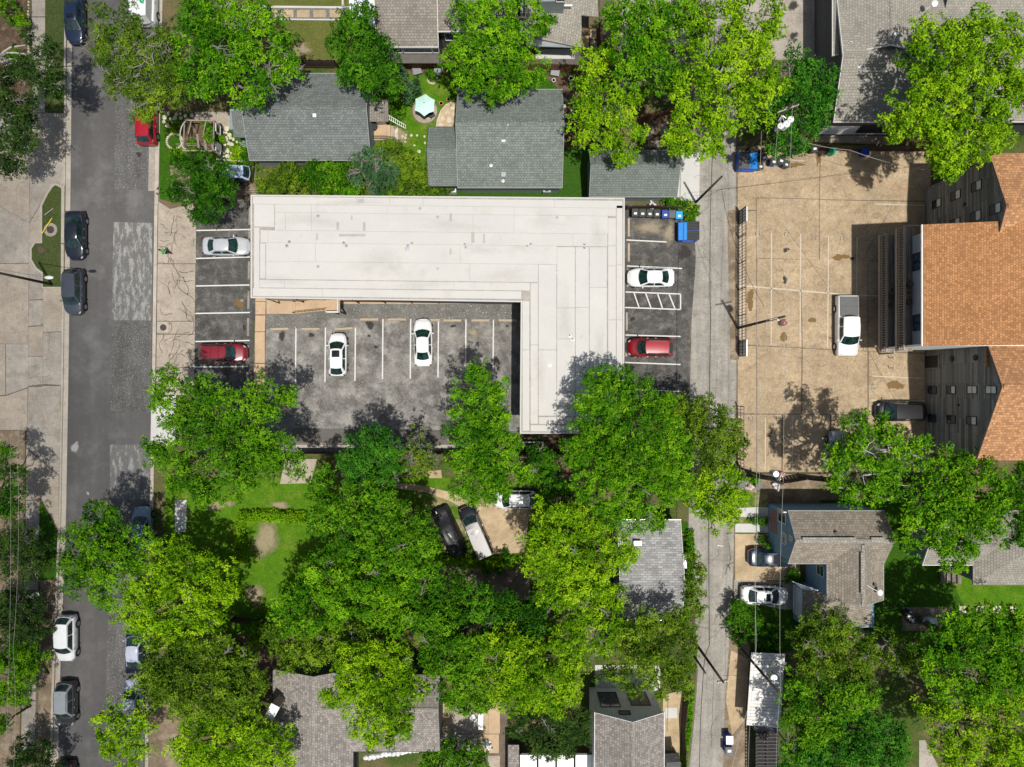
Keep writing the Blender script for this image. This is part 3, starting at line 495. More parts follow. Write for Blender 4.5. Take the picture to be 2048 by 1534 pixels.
def stones(parent, pts, z, mat='stone', h=.07, seed=0, name='stone'):
    rr = random.Random(seed)
    for i, (x, y, rx, ry) in enumerate(pts):
        n = rr.randint(6, 8); a0 = rr.uniform(0, 6); q = [(x + rx * rr.uniform(.78, 1.08) * math.cos(a0 + 2 * math.pi * k / n), y + ry * rr.uniform(.78, 1.08) * math.sin(a0 + 2 * math.pi * k / n)) for k in range(n)]
        MB().prism(g(q), z - .04, z + rr.uniform(-.01, .015)).build(name, mat, parent)
stones(sp, [(1300, 262, 9, 14), (1328, 262, 11, 14), (1310, 245, 6, 4), (1345, 255, 8, 8), (1346, 268, 6, 9), (1290, 268, 4, 8), (1352, 240, 6, 5)], .06, 'stone_dark', seed=1); stones(sp, [(1300, 288, 7, 9), (1317, 288, 7, 9), (1333, 287, 7, 8)], .07, 'stone_dark', seed=2)
stones(sp, [(1128, 215, 5, 7), (1133, 232, 5, 5), (1132, 250, 6, 5), (1145, 220, 4, 6), (1130, 200, 5, 4)], .06, 'stone', seed=3)
fp = thing('stone_path', None, None, P(450, 280), kind='structure')
stones(fp, [(329, 235, 5, 6), (337, 228, 3.5, 4), (350, 236, 5, 6), (341, 239, 3, 4), (328, 244, 4, 4), (335, 252, 5, 5), (353, 229, 4, 4), (362, 236, 4, 4), (371, 232, 4, 5), (384, 231, 4, 5), (361, 228, 3, 3), (376, 239, 4, 3), (345, 245, 2.5, 3)], .05, 'stone', seed=4)
stones(fp, [(454, 257, 6, 6), (447, 265, 3, 4), (453, 266, 3, 3), (459, 270, 5, 5), (453, 279, 4.5, 7), (461, 276, 3.5, 4), (457, 286, 4, 5), (463, 290, 5, 6), (450, 287, 4, 7), (448, 303, 4, 6), (456, 302, 4, 6), (455, 313, 6, 5), (463, 299, 3, 4), (447, 313, 3, 3), (467, 279, 3, 4), (465, 313, 3, 3), (474, 284, 2.5, 3), (462, 306, 2.5, 2.5), (449, 296, 3, 3)], .05, 'stone', seed=5)
stones(fp, [(788, 264, 3, 1.5), (812, 270, 2, 2), (823, 271, 3, 3), (834, 271, 2.5, 2.5), (811, 276, 3, 3), (811, 284, 3, 2), (838, 303, 4, 4), (829, 291, 2.5, 2), (850, 286, 2, 3), (849, 273, 2, 3), (805, 273, 3, 4)], .05, 'stone', seed=6)
sb = ground('flagstone_bed', 'sand', [(898, 206), (916, 204), (917, 256), (872, 256), (876, 238), (884, 222)], .03); stones(sb, [(905, 215, 5, 5), (895, 225, 6, 5), (909, 228, 5, 6), (886, 238, 5, 5), (898, 240, 6, 6), (910, 244, 5, 6), (882, 250, 6, 4), (899, 252, 6, 3)], .05, 'stone', seed=7)
mb = MB(); mb.tube([P(873, 255, .05), P(875, 240, .05), (P(882, 222, .05)), P(892, 210, .05), P(903, 204, .05)], .09, 6); mb.build('edging', 'stone', sb)
c = P(850, 222); pr = MB().cyl((c.x, c.y, 0), 1.32, .05, 32).build('round_patio', 'joint', kind='structure')
MB().cyl((c.x, c.y, .02), 1.22, .04, 32).build('paving', 'concrete_apron', pr)
def stone_ring(px, py, r, n, a0, a1, parent, sz=.13):
    c = P(px, py)
    for k in range(n):
        a = a0 + (a1 - a0) * k / (n - 1); MB().ell((c.x + r * math.cos(a), c.y + r * math.sin(a), .09), (sz, sz * .8, .1), 7, 4, 0, a).build('stone', 'stone', parent)
sr = thing('stone_ring', 'round bed ringed with pale stones in the front garden', 'flower bed', P(350, 283)); stone_ring(350, 283, .78, 22, -5.2, 0, sr); stone_ring(350, 283, .78, 6, .0, 1.0, sr)
c = P(350, 283); MB().cyl((c.x, c.y, 0), .72, .06, 24).build('grass_bed', 'lawn_dark', sr)
sr = thing('stone_ring', 'curved bed of pale stones below the wooden fence with a dark bush', 'flower bed', P(865, 160)); stone_ring(865, 158, .5, 13, -3.3, .2, sr, .12)
w1 = MB().box(P(465, 322) + Vector((0, 0, .12)), (3.0, .16, .28), R(-3)).build('garden_wall', 'stone', label='low pale stone wall above the silver hatchback in the driveway', cat='wall')
# ================================================================ BUILDINGS
def wx(px, py, X):
    k = X * S / (px - 1024); return Vector((X, (767 - py) * k / S, H * (1 - k)))
def wy(px, py, Yw):
    k = Yw * S / (767 - py); return Vector(((px - 1024) * k / S, Yw, H * (1 - k)))
def window_quad(parent, q, nrm, frame='trim_white', gl='window_glass', split=2, t=.06, fw=.07, blinds=None):
    """q: 4 world points (bottom-left, bottom-right, top-right, top-left) on the wall"""
    q = [Vector(p) for p in q]; nrm = Vector(nrm); c = sum(q, Vector()) / 4; mb = MB()
    def band(a, b, wd_, th=t): d = (b - a).normalized(); m = (a + b) / 2; Lh = (b - a).length / 2 + wd_ / 2; s_ = d.cross(nrm) * wd_ / 2; e = d * Lh; mb.add([m - e - s_, m + e - s_, m + e + s_, m - e + s_, m - e - s_ + nrm * th, m + e - s_ + nrm * th, m + e + s_ + nrm * th, m - e + s_ + nrm * th], [(0, 1, 2, 3), (7, 6, 5, 4), (0, 4, 5, 1), (1, 5, 6, 2), (2, 6, 7, 3), (3, 7, 4, 0)])
    for i in range(4): band(q[i], q[(i + 1) % 4], fw, t + .004 * (i % 2))
    u = (q[1] - q[0]) / split
    for k in range(1, split): band(q[0] + u * k, q[3] + u * k, .05, t - .01)
    f = mb.build('window', frame, parent)
    for k in range(split):
        a, b, c2, d = q[0] + u * k, q[0] + u * (k + 1), q[3] + u * (k + 1), q[3] + u * k; o = nrm * .025
        MB().add([p + o for p in (a, b, c2, d)] + [p - nrm * .01 for p in (a, b, c2, d)], [(0, 1, 2, 3), (0, 4, 5, 1), (1, 5, 6, 2), (2, 6, 7, 3), (3, 7, 4, 0)]).build('pane', (blinds[k] if blinds else gl), f)
    return f
def rect_on_x(parent, X, x0, y0, x1, y1, sgn=-1, **kw):
    xm, ym = (x0 + x1) / 2, (y0 + y1) / 2; a = wx(x0, ym, X).z; b = wx(x1, ym, X).z; z0, z1 = min(a, b), max(a, b); k = X * S / (xm - 1024); ya, yb = (767 - y0) * k / S, (767 - y1) * k / S
    X += sgn * .004
    return window_quad(parent, [(X, ya, z0), (X, yb, z0), (X, yb, z1), (X, ya, z1)][:: 1], (sgn, 0, 0), **kw)
def rect_on_y(parent, Yw, x0, y0, x1, y1, sgn, **kw):
    xm = (x0 + x1) / 2; a = wy(xm, y0, Yw).z; b = wy(xm, y1, Yw).z; z0, z1 = min(a, b), max(a, b); k = Yw * S / (767 - (y0 + y1) / 2); xa, xb = (x0 - 1024) * k / S, (x1 - 1024) * k / S; Yw += sgn * .004
    return window_quad(parent, [(xa, Yw, z0), (xb, Yw, z0), (xb, Yw, z1), (xa, Yw, z1)], (0, sgn, 0), **kw)
def gable(root, x0, x1, yt, yb, ze, r, zr, horiz=True, roof='shingle_grey', wall='siding_grey', over=.35, trim='trim_white', cap=True, walls=True, ends=(1, 1), capm=None):
    """gable roof from photo px of its eaves (at height ze) and ridge (at height zr)"""
    A, Bq = P(x0, yt, ze), P(x1, yb, ze); X0, X1, YT, YB = A.x, Bq.x, A.y, Bq.y; th = .14
    if horiz:
        Yr = P(0, r, zr).y; fr = [(X0, YT, ze), (X1, YT, ze), (X1, Yr, zr), (X0, Yr, zr)]; bk = [(X0, Yr, zr), (X1, Yr, zr), (X1, YB, ze), (X0, YB, ze)]; rl = [(X0, Yr), (X1, Yr)]
    else:
        Xr = P(r, 0, zr).x; fr = [(X0, YT, ze), (Xr, YT, zr), (Xr, YB, zr), (X0, YB, ze)]; bk = [(Xr, YT, zr), (X1, YT, ze), (X1, YB, ze), (Xr, YB, zr)]; rl = [(Xr, YT), (Xr, YB)]
    MB().slab(fr, th).build('roof_slope', roof, root); MB().slab(bk, th).build('roof_slope', roof, root)
    if cap:
        n = max(2, int((Vector(rl[0]) - Vector(rl[1])).length / .33)); proto = None
        mb = MB()
        for k in range(n):
            f0, f1 = k / n, (k + .93) / n; a = Vector(rl[0]).lerp(Vector(rl[1]), f0); b = Vector(rl[0]).lerp(Vector(rl[1]), f1); d = (b - a).normalized(); nn = Vector((-d.y, d.x)) * .16; zz = zr + .03
            mb.add([(a + nn)[:] + (zz - .05,), a[:] + (zz,), (a - nn)[:] + (zz - .05,), (b + nn)[:] + (zz - .035,), b[:] + (zz + .015,), (b - nn)[:] + (zz - .035,)], [(0, 3, 4, 1), (1, 4, 5, 2), (3, 5, 4), (0, 1, 2)])
        o = mb.build('ridge_cap', capm or roof, root)
    if trim:
        mb = MB(); t_ = .05
        if horiz:
            for y_ in (YT + .03, YB - .03): mb.box(((X0 + X1) / 2, y_, ze - .1), (X1 - X0 + .1, t_, .17))
            for x_ in (X0 - .025, X1 + .025):
                for (ya, za, yb_, zb) in ((YT, ze, Yr, zr), (YB, ze, Yr, zr)): mb.add([(x_ - .02, ya, za + .01), (x_ - .02, yb_, zb + .01), (x_ - .02, yb_, zb - .19), (x_ - .02, ya, za - .19), (x_ + .02, ya, za + .01), (x_ + .02, yb_, zb + .01), (x_ + .02, yb_, zb - .19), (x_ + .02, ya, za - .19)], [(0, 1, 2, 3), (4, 7, 6, 5), (0, 4, 5, 1), (2, 6, 7, 3)])
        else:
            for x_ in (X0 - .03, X1 + .03): mb.box((x_, (YT + YB) / 2, ze - .1), (t_, abs(YT - YB) + .1, .17))
            for y_ in (YT + .025, YB - .025):
                for (xa, za, xb, zb) in ((X0, ze, Xr, zr), (X1, ze, Xr, zr)): mb.add([(xa, y_ - .02, za + .01), (xb, y_ - .02, zb + .01), (xb, y_ - .02, zb - .19), (xa, y_ - .02, za - .19), (xa, y_ + .02, za + .01), (xb, y_ + .02, zb + .01), (xb, y_ + .02, zb - .19), (xa, y_ + .02, za - .19)], [(0, 1, 2, 3), (4, 7, 6, 5), (0, 4, 5, 1), (2, 6, 7, 3)])
        mb.build('fascia', trim, root)
    if walls:
        a0, a1, b0, b1 = X0 + over, X1 - over, YB + over, YT - over; zt = ze - .14
        if horiz:
            a0, a1 = X0 + .12, X1 - .12; sl_ = (zr - ze) / max(.1, abs(YT - Yr)); sb_ = (zr - ze) / max(.1, abs(YB - Yr)); zp = zr - .16
            vs = [(a0, b0, 0), (a1, b0, 0), (a1, b1, 0), (a0, b1, 0), (a0, b0, zt + over * sb_), (a1, b0, zt + over * sb_), (a1, b1, zt + over * sl_), (a0, b1, zt + over * sl_), (a0, Yr, zp), (a1, Yr, zp)]
            MB().add(vs, [(0, 1, 5, 4), (2, 3, 7, 6), (1, 2, 6, 9, 5), (3, 0, 4, 8, 7)]).build('wall', wall, root)
        else:
            b0, b1 = YB + .12, YT - .12; s0 = (zr - ze) / max(.1, abs(X0 - Xr)); s1 = (zr - ze) / max(.1, abs(X1 - Xr)); zp = zr - .16
            vs = [(a0, b0, 0), (a1, b0, 0), (a1, b1, 0), (a0, b1, 0), (a0, b0, zt + over * s0), (a1, b0, zt + over * s1), (a1, b1, zt + over * s1), (a0, b1, zt + over * s0), (Xr, b0, zp), (Xr, b1, zp)]
            MB().add(vs, [(1, 2, 6, 5), (3, 0, 4, 7), (0, 1, 5, 8, 4), (2, 3, 7, 9, 6)]).build('wall', wall, root)
    return X0, X1, YT, YB
def vent(root, px, py, z, r=.07, h=.3, mat='metal_white', base=.16):
    c = P(px, py, z); MB().cyl((c.x, c.y, z - .05), base, .08, 12).cyl((c.x, c.y, z), r, h, 10).cyl((c.x, c.y, z + h), r * 1.25, .05, 10, r2=r * .6).build('roof_vent', mat, root)
def boxvent(root, px, py, z, s_=.3, mat='metal_grey'):
    c = P(px, py, z); MB().box((c.x, c.y, z + .05), (s_, s_, .2)).box((c.x, c.y, z + .18), (s_ * 1.2, s_ * 1.2, .04)).build('roof_vent', mat, root)
# ---------- L shaped white roofed apartment block
Z = 6.2; L = thing('apartment_building', 'two storey L shaped building with flat white membrane roof around a car court', 'building', P(1040, 520))
def p2(x, y, z=Z): return tuple(P(x, y, z)[:2])
outer = [p2(503, 391), p2(1248, 397), p2(1247, 750), p2(1247, 866), p2(1041, 866), p2(1043, 603), p2(503, 595)]
MB().prism(outer, Z - .45, Z).build('roof', 'seam', L)
wl_ = inset(outer[:], .25); 
MB().prism(inset(outer, .45), 0, Z - .45).build('wall', 'siding_dkgrey', L)
e_ = MB(); n = len(outer)
for i in range(n):
    a, b = Vector(outer[i]), Vector(outer[(i + 1) % n]); d = (b - a).normalized(); nn = Vector((-d.y, d.x)) * .07
    m = (a + b) / 2; e_.box((m.x, m.y, Z - .0), ((b - a).length + .1 - .0015 * i, .13, .09 + .004 * i), math.atan2(d.y, d.x))
e_.build('parapet_edge', 'roof_white_b', L)
def mem(qs, mat='roof_white', z=Z):
    for i, q in enumerate(qs):
        m = ['roof_white', 'roof_white_b'][(i * 7 + int(q[0][0])) % 2] if mat == 'roof_white' else mat
        zz = z + .012 + .0016 * ((i * 5) % 4); MB().prism(inset([p2(x, y, z) for x, y in q], .012), z - .002, zz).build('membrane_sheet', m, L)
SK = lambda x: (x - 503) * .0115    # sheets run parallel to the slightly skewed eaves
def row(xs, y0, y1, cut=None): mem([[(a, y0 + SK(a)), (b, y0 + SK(b)), (b, y1 + SK(b)), (a, y1 + SK(a))] for a, b in zip(xs, xs[1:])])
row([506, 714, 779, 846, 1109, 1245], 393, 408)
row([550, 623, 774, 1028, 1232], 408, 424); row([550, 571, 623, 946, 1028, 1216], 424, 460); row([521, 536, 943, 1146, 1215], 460, 485)
row([532, 631, 920, 1114], 485, 522); row([532, 940, 1076], 522, 558); row([519, 569, 908, 1060], 559, 575); row([506, 645, 1043], 576, 592)
mem([[(508, 408), (549, 409), (549, 454), (508, 453)], [(508, 455), (519, 455), (519, 590), (508, 590)], [(520, 486), (531, 487), (531, 557), (520, 557)]])
for xs_, ys_ in (((1233, 1245), [411, 530, 640, 745, 863]), ((1216, 1232), [436, 492, 532, 640, 745, 863]), ((1179, 1214), [494, 575, 745, 835]), ((1151, 1178), [494, 615, 745, 835]), ((1114, 1150), [494, 616, 678, 784, 832]), ((1077, 1113), [529, 700, 832]), ((1061, 1076), [566, 690, 848]), ((1045, 1059), [602, 700, 862])):
    mem([[(xs_[0], a), (xs_[1], a), (xs_[1], b - .5), (xs_[0], b - .5)] for a, b in zip(ys_, ys_[1:])])
mem([[(1078, 834), (1112, 834), (1112, 848), (1078, 848)], [(1115, 834), (1213, 837), (1213, 848), (1115, 848)], [(1061, 850), (1142, 850), (1142, 863), (1061, 863)], [(1143, 850), (1214, 850), (1214, 863), (1143, 863)]])
for x0, y0, x1, y1 in ((678, 468, 731, 473), (673, 444, 678, 460), (726, 444, 731, 462), (632, 467, 636, 481), (702, 431, 705, 440), (899, 427, 904, 443), (899, 497, 903, 509), (966, 468, 970, 486), (943, 464, 949, 486), (716, 398, 728, 406)): MB().prism([p2(x0, y0), p2(x1, y0), p2(x1, y1), p2(x0, y1)], Z + .015, Z + .026).build('roof_patch', 'roof_patch', L)
for x, y in ((579, 484), (574, 492), (688, 486), (693, 492), (824, 487), (816, 492), (930, 489), (932, 495), (1062, 489), (1055, 493), (1169, 490), (1169, 497), (1140, 672), (1146, 679)): vent(L, x, y, Z, .055, .3, 'metal_grey', .15)
for x, y in ((636, 432), (636, 533), (875, 434), (875, 537), (1114, 435), (1114, 542), (1100, 731), (840, 417)): vent(L, x, y, Z, .04, .12, 'metal_grey', .15)
c = P(814, 499, Z); MB().cyl((c.x, c.y, Z), .22, .16, 18).cyl((c.x, c.y, Z + .16), .15, .1, 18).build('roof_vent', 'galv', L)
for x, y in ((600, 471), (803, 473), (1002, 477), (1147, 475), (1165, 675)):
    c = P(x, y, Z); MB().box((c.x, c.y, Z + .03), (.42, .42, .04)).cyl((c.x, c.y, Z + .04), .12, .07, 14).build('roof_hatch', 'roof_white_b', L)
for k, (x, y, rx, ry) in enumerate(((620, 440, 50, 16), (760, 520, 60, 18), (900, 450, 60, 14), (1010, 550, 50, 12), (1090, 440, 40, 18), (1195, 470, 14, 40), (1130, 640, 16, 50), (1080, 740, 14, 40), (1200, 700, 14, 40), (560, 560, 40, 12), (840, 570, 60, 10), (700, 405, 60, 8), (1150, 800, 30, 20), (960, 500, 30, 12))): blob(x, y, rx, ry, Z + .0185 + .0003 * k, 'pond', 'ponding_stain', L, seed=90 + k, jag=.6)
# gallery, railings, doors along the court side of the upper wing
Yg = P(0, 606, 0).y; Xg0, Xg1 = P(560, 0, 0).x, P(1040, 0, 0).x
MB().box(((Xg0 + Xg1) / 2, Yg + .38, 2.85), (Xg1 - Xg0, .9, .16)).build('gallery_floor', 'concrete_walk', L)
r_ = MB(); r_.box(((Xg0 + Xg1) / 2, Yg - .02, 3.85), (Xg1 - Xg0, .06, .06)).box(((Xg0 + Xg1) / 2, Yg - .02, 3.05), (Xg1 - Xg0, .05, .04)).build('gallery_rail', 'metal_dark', L)
pr_ = MB().box((0, 0, 0), (.09, .09, 5.7)).build('gallery_post', 'metal_dark', L); pr_.location = Vector((Xg0, Yg - .03, 2.85)) - ORG[L.name]; pr_.data.transform(Matrix.Translation(ORG[L.name]))
for k in range(1, 10): share(pr_, L, (Xg0 + k * 2.65, Yg - .03, 2.85))
for i in range(34):
    MB().box((P(1247, 0, Z).x + .05, P(0, 402 + i * 13.6, Z).y, Z - .2), (.12, .03, .2)).build('gutter_strap', 'metal_dark', L)
MB().box((P(1250, 0, 0).x - 1.0, P(0, 640, 0).y, 3.1), (.08, 22.6, .1)).build('wall_band', 'trim_dark', L)
# outside staircase
st = thing('staircase', 'tan concrete outside staircase with black railings up to the white landing', 'staircase', P(640, 615))
za = 2.9; xA, xB = P(592, 0, 0).x, P(656, 0, za).x; yA, yB = P(0, 603, 0).y - .05, P(0, 627, 0).y
nst = 14
for k in range(nst): MB().box((xA + (xB - xA) * (k + .5) / nst, (yA + yB) / 2, za * (k + .6) / nst - .09), ((xB - xA) / nst + .035, abs(yA - yB), .18)).build('step', 'concrete_walk', st)
lx0, lx1 = xB, P(680, 0, za).x; ly0, ly1 = P(0, 596, za).y, P(0, 625, za).y
MB().box(((lx0 + lx1) / 2, (ly0 + ly1) / 2, za - .08), (lx1 - lx0, abs(ly1 - ly0), .18)).build('landing', 'concrete_walk', st)
for y_ in (yA, yB + .02):
    mb = MB(); mb.tube([(xA - .1, y_, .9), (xB, y_, za + .95)], .03, 6).tube([(xA - .1, y_, .9), (xA - .1, y_, .05)], .03, 6)
    for k in range(1, 9): xx = xA + (xB - xA) * k / 9; mb.tube([(xx, y_, za * k / 9 + .1), (xx, y_, za * k / 9 + .9)], .015, 4)
    mb.build('railing', 'metal_dark', st)
mb = MB()
for z_ in (.35, .9): mb.box(((lx0 + lx1) / 2, ly1 - .02, za + z_), (lx1 - lx0, .06, .07)).box((lx1, (ly0 + ly1) / 2, za + z_), (.06, abs(ly1 - ly0), .07))
for k in range(8): mb.box((lx0 + (lx1 - lx0) * k / 7, ly1 - .02, za + .45), (.03, .03, .9)).box((lx1, ly0 + (ly1 - ly0) * k / 7, za + .45), (.03, .03, .9))
mb.build('railing', 'metal_white', st)
MB().box((lx1 - .15, ly1 + .15, za / 2 - .1), (.14, .14, za - .2)).box((lx0 + .3, ly1 + .15, za / 2 - .1), (.14, .14, za - .2)).build('post', 'metal_dark', st)
# ---------- bungalows north of it
h1 = thing('house', 'grey shingled bungalow with a porch and a long ladder like ramp on its right side', 'house', P(620, 250))
gable(h1, 499, 741, 147, 320, 3.0, 215, 5.0, True, 'shingle_grey', 'siding_grey', trim='trim_grey')
MB().slab([P(463, 222, 2.7), P(498, 222, 2.9), P(500, 276, 2.9), P(467, 274, 2.6)], .12).build('porch_roof', 'shingle_grey', h1)
MB().slab([P(734, 196, 2.8), P(776, 200, 2.5), P(777, 243, 2.5), P(734, 243, 2.8)], .1).build('porch_roof', 'shingle_brown', h1); MB().box(P(484, 248, 1.2), (1.4, 2.0, 2.4)).build('porch_wall', 'siding_grey', h1)
boxvent(h1, 630, 232, 4.6, .28, 'metal_white'); c = P(632, 234, 4.6)
pp = thing('porch', 'raised tan porch with iron railing and steps beside the grey bungalow', 'porch', P(755, 270)); A = P(738, 249, 0); Bq = P(776, 285, 0)
MB().box(((A.x + Bq.x) / 2, (A.y + Bq.y) / 2, .35), (Bq.x - A.x, A.y - Bq.y, .7)).build('deck', 'concrete_walk', pp)
MB().box((P(757, 0, 0).x, P(0, 246, 0).y, 1.0), (1.75, .7, 1.1)).build('cabinet', 'white_wall', pp); MB().box((P(763, 0, 0).x, P(0, 245, 0).y, 1.58), (.8, .75, .05)).build('lid', 'sticker', pp)
for k in range(3): MB().box((Bq.x + .17 + k * .34, (A.y + Bq.y) / 2, .28 - k * .12), (.34, A.y - Bq.y - .5, .56 - k * .22)).build('step', ['concrete_walk', 'concrete_apron', 'stone'][k], pp)
mb = MB(); mb.tube([(A.x, Bq.y + .1, 1.55), (Bq.x, Bq.y + .1, 1.55), (Bq.x + 1.0, Bq.y + .15, 1.0)], .03); mb.tube([(A.x, Bq.y + .1, .85), (Bq.x, Bq.y + .1, .85), (Bq.x + 1.0, Bq.y + .15, .3)], .025)
for k in range(12): x_ = A.x + (Bq.x - A.x) * k / 11; mb.tube([(x_, Bq.y + .1, .7), (x_, Bq.y + .1, 1.55)], .015, 4)
mb.build('railing', 'metal_dark', pp)
tb = thing('round_table', 'dark round table on the porch of the grey bungalow', 'table', P(751, 263)); c = P(751, 262, 0); MB().cyl((c.x, c.y, 1.4), .46, .04, 24).build('top', 'metal_dark', tb); MB().cyl((c.x, c.y, .7), .04, .7, 8).build('leg', 'metal_dark', tb)
lt = thing('trellis_ladder', 'white ladder shaped trellis leaning down from the small porch roof', 'trellis', P(790, 245)); a, b, c2, d2 = P(770, 226, 2.4), P(811, 250, .9), P(771, 235, 2.2), P(811, 257, .7)
mb = MB(); mb.tube([a, b], .035, 4).tube([c2, d2], .035, 4); mb.build('rail', 'trim_white', lt)
for k in range(11): f = k / 10; MB().tube([a.lerp(b, f), c2.lerp(d2, f)], .03, 4).build('rung', 'trim_white', lt)
h2 = thing('house', 'pale green grey shingled bungalow with a left wing above the white roof', 'house', P(1010, 290))
gable(h2, 916, 1124, 179, 375, 3.0, 246, 5.4, True, 'shingle_grey_b', 'siding_grey', trim='trim_grey')
gable(h2, 857, 960, 254, 372, 2.9, 299, 4.3, True, 'shingle_grey_c', 'siding_grey', trim='trim_dark')
vent(h2, 1016, 252, 5.2, .06, .3); boxvent(h2, 1007, 281, 4.6, .3, 'metal_white'); vent(h2, 982, 331, 3.9, .06, .25); boxvent(h2, 1007, 350, 3.6, .36); vent(h2, 1006, 362, 3.4, .07, .2)
Yw = P(0, 385, 0).y + .1; 
for lab, x, y in (('white air conditioner on the turf below the left wing of the pale bungalow', 906, 382), ('grey air conditioner under the right end of the pale bungalow', 1093, 382)):
    ac = thing('air_conditioner', lab, 'air conditioner', P(x, y)); c = P(x, y); MB().box((c.x, c.y, .4), (.75, .7, .8)).build('case', 'metal_white' if x < 1000 else 'metal_grey', ac); MB().cyl((c.x, c.y, .8), .28, .03, 18).build('fan_grille', 'metal_dark', ac)
g1 = thing('garage', 'small grey shingled garage beside the concrete driveway at the alley', 'garage', P(1268, 350)); gable(g1, 1179, 1354, 301, 393, 3.0, 331, 4.4, True, 'shingle_grey_c', 'siding_grey', trim='trim_grey')
# ---------- houses on the north edge
n1 = thing('house', 'brown shingled house at the top edge with a grey clerestory window strip', 'house', P(815, 30))
gable(n1, 753, 876, -190, 93, 5.0, -60, 6.6, True, 'shingle_brown', 'siding_dkgrey', trim='trim_white')
gable(n1, 874, 1010, -190, 62, 4.6, -70, 6.2, True, 'shingle_brown', 'siding_dkgrey', trim='trim_white', over=.5)
Y1 = P(0, 93, 5.0).y + .33
rect_on_y(n1, Y1, 786, 95, 804, 105, -1, frame='metal_white', split=1); rect_on_y(n1, Y1, 807, 95, 864, 105, -1, frame='metal_white', gl='window_glass_blue', split=1); rect_on_y(n1, Y1, 866, 95, 878, 105, -1, frame='metal_white', split=1)
rect_on_y(n1, P(0, 62, 4.6).y + .48, 890, 66, 916, 80, -1, frame='metal_white', gl='window_glass_blue', split=1)
MB().slab([P(778, 108, 3.0), P(884, 108, 3.0), P(884, 126, 2.6), P(778, 126, 2.6)], .1).build('lower_roof', 'asphalt_strip', n1)
aw = thing('carport', 'white corrugated carport roof at the top edge beside the brown shingled house', 'carport', P(725, 20)); MB().slab([P(694, -90, 2.8), P(751, -90, 2.9), P(753, 50, 2.9), P(700, 50, 2.8)], .06).build('roof', 'awning', aw)
for x, y in ((699, 45), (748, 45), (699, -40), (748, -40)): c = P(x, y, 0); MB().box((c.x, c.y, 1.37), (.08, .08, 2.7)).build('post', 'metal_white', aw)
n2 = thing('house', 'grey sided house with pale brown shingles and white gutter at the top middle', 'house', P(1120, 30))
MB().slab([P(1050, 72, 4.6), P(1163, 95, 3.4), P(1163, 30, 4.0), P(1196, 34, 3.6), P(1196, -120, 3.6), P(1050, -120, 4.6)], .14).build('roof_slope', 'shingle_taupe', n2)
MB().prism([P(1040, 96, 0)[:2], P(1130, 98, 0)[:2], P(1132, 60, 0)[:2], P(1170, 56, 0)[:2], P(1170, -80, 0)[:2], P(1040, -80, 0)[:2]], 0, 3.3).build('wall', 'siding_grey', n2)
ap1 = P(1104, 6, 6); MB().box((ap1.x, ap1.y + 1.6, 4.9), (2.3, 3.0, 2.4)).build('dormer', 'siding_grey', n2); rect_on_y(n2, ap1.y + .1, 1113, -6, 1130, 3, -1, frame='trim_white', split=1); MB().box(P(1131, 11, 4.7), (1.3, .12, .12)).build('gutter', 'trim_white', n2)
MB().box((P(1110, 0, 0).x, P(0, 109, 0).y, .08), (3.9, 1.0, .16)).build('porch_step', 'concrete_new', n2)
mb = MB(); a, b = P(1144, 92, 2.2), P(1145, 115, .3); mb.tube([a, b], .04, 4).tube([a + Vector((.2, 0, 0)), b + Vector((.2, 0, 0))], .04, 4); mb.build('downspout', 'trim_white', n2)
for i, (q, m) in enumerate(((rect(1163, 72, 1177, 98), 'concrete_walk'), (rect(1180, 59, 1193, 78), 'sand'), (rect(1180, 83, 1193, 99), 'concrete_grey'), (rect(1147, 98, 1166, 112), 'asphalt_strip'))): ground('paver', m, q, .06 + .01 * i)
ground('side_path', 'asphalt_strip', [(1080, 112), (1190, 112), (1190, 130), (1080, 130)], .03)
MB().slab([P(1056, 73, 4.4), P(1147, 91, 3.5), P(1146, 95, 3.2), P(1062, 92, 3.2)], .05).build('soffit', 'awning', n2)
# ---------- north-east grey house
ne = thing('house', 'large two storey grey house with taupe shingle roof and pale walls in the top right', 'house', P(1830, 100))
A0, A1, T0, B0 = gable(ne, 1668, 2300, -70, 243, 4.4, 112, 6.2, True, 'shingle_taupe', 'siding_dkgrey', over=.28, trim='trim_white')
gable(ne, 1666, 1880, -330, 110, 4.9, 1784, 6.9, False, 'shingle_taupe', 'siding_dkgrey', over=.28, trim='trim_white', walls=False)
gable(ne, 1880, 2300, -330, 60, 4.5, -90, 7.2, True, 'shingle_taupe', 'siding_dkgrey', trim=None, walls=False)
MB().box((P(1640, 0, 0).x + .12, P(0, 0, 0).y + .3, 1.45), (.5, 25, 2.9)).build('pale_wall', 'awning', ne)
Xn = A0 + .12; rect_on_x(ne, Xn, 1667, 48, 1676, 92, -1, frame='metal_white', split=1, gl='window_glass'); rect_on_x(ne, P(1640, 0, 0).x - .13, 1643, 78, 1649, 105, -1, frame='metal_white', split=1)
rect_on_y(ne, B0 + .28, 1680, 253, 1712, 258, -1, frame='metal_white', split=1); rect_on_y(ne, B0 + .28, 1724, 256, 1766, 272, -1, frame='metal_dark', gl='window_glass_blue', split=2)
MB().slab([P(1645, 252, 2.6), P(1800, 252, 2.6), P(1800, 268, .9), P(1637, 268, .9)], .1).build('sun_catching_slab', 'trim_white', ne); MB().slab([P(1722, 253, 2.72), P(1780, 253, 2.72), P(1775, 266, 1.35), P(1710, 266, 1.35)], .04).build('hatch', 'metal_dark', ne)  # white slab added at the wall foot, tilted so it catches more sun
for x, y in ((1702, 86), (1742, 86), (1719, 133)): vent(ne, x, y, 5.9, .05, .2)
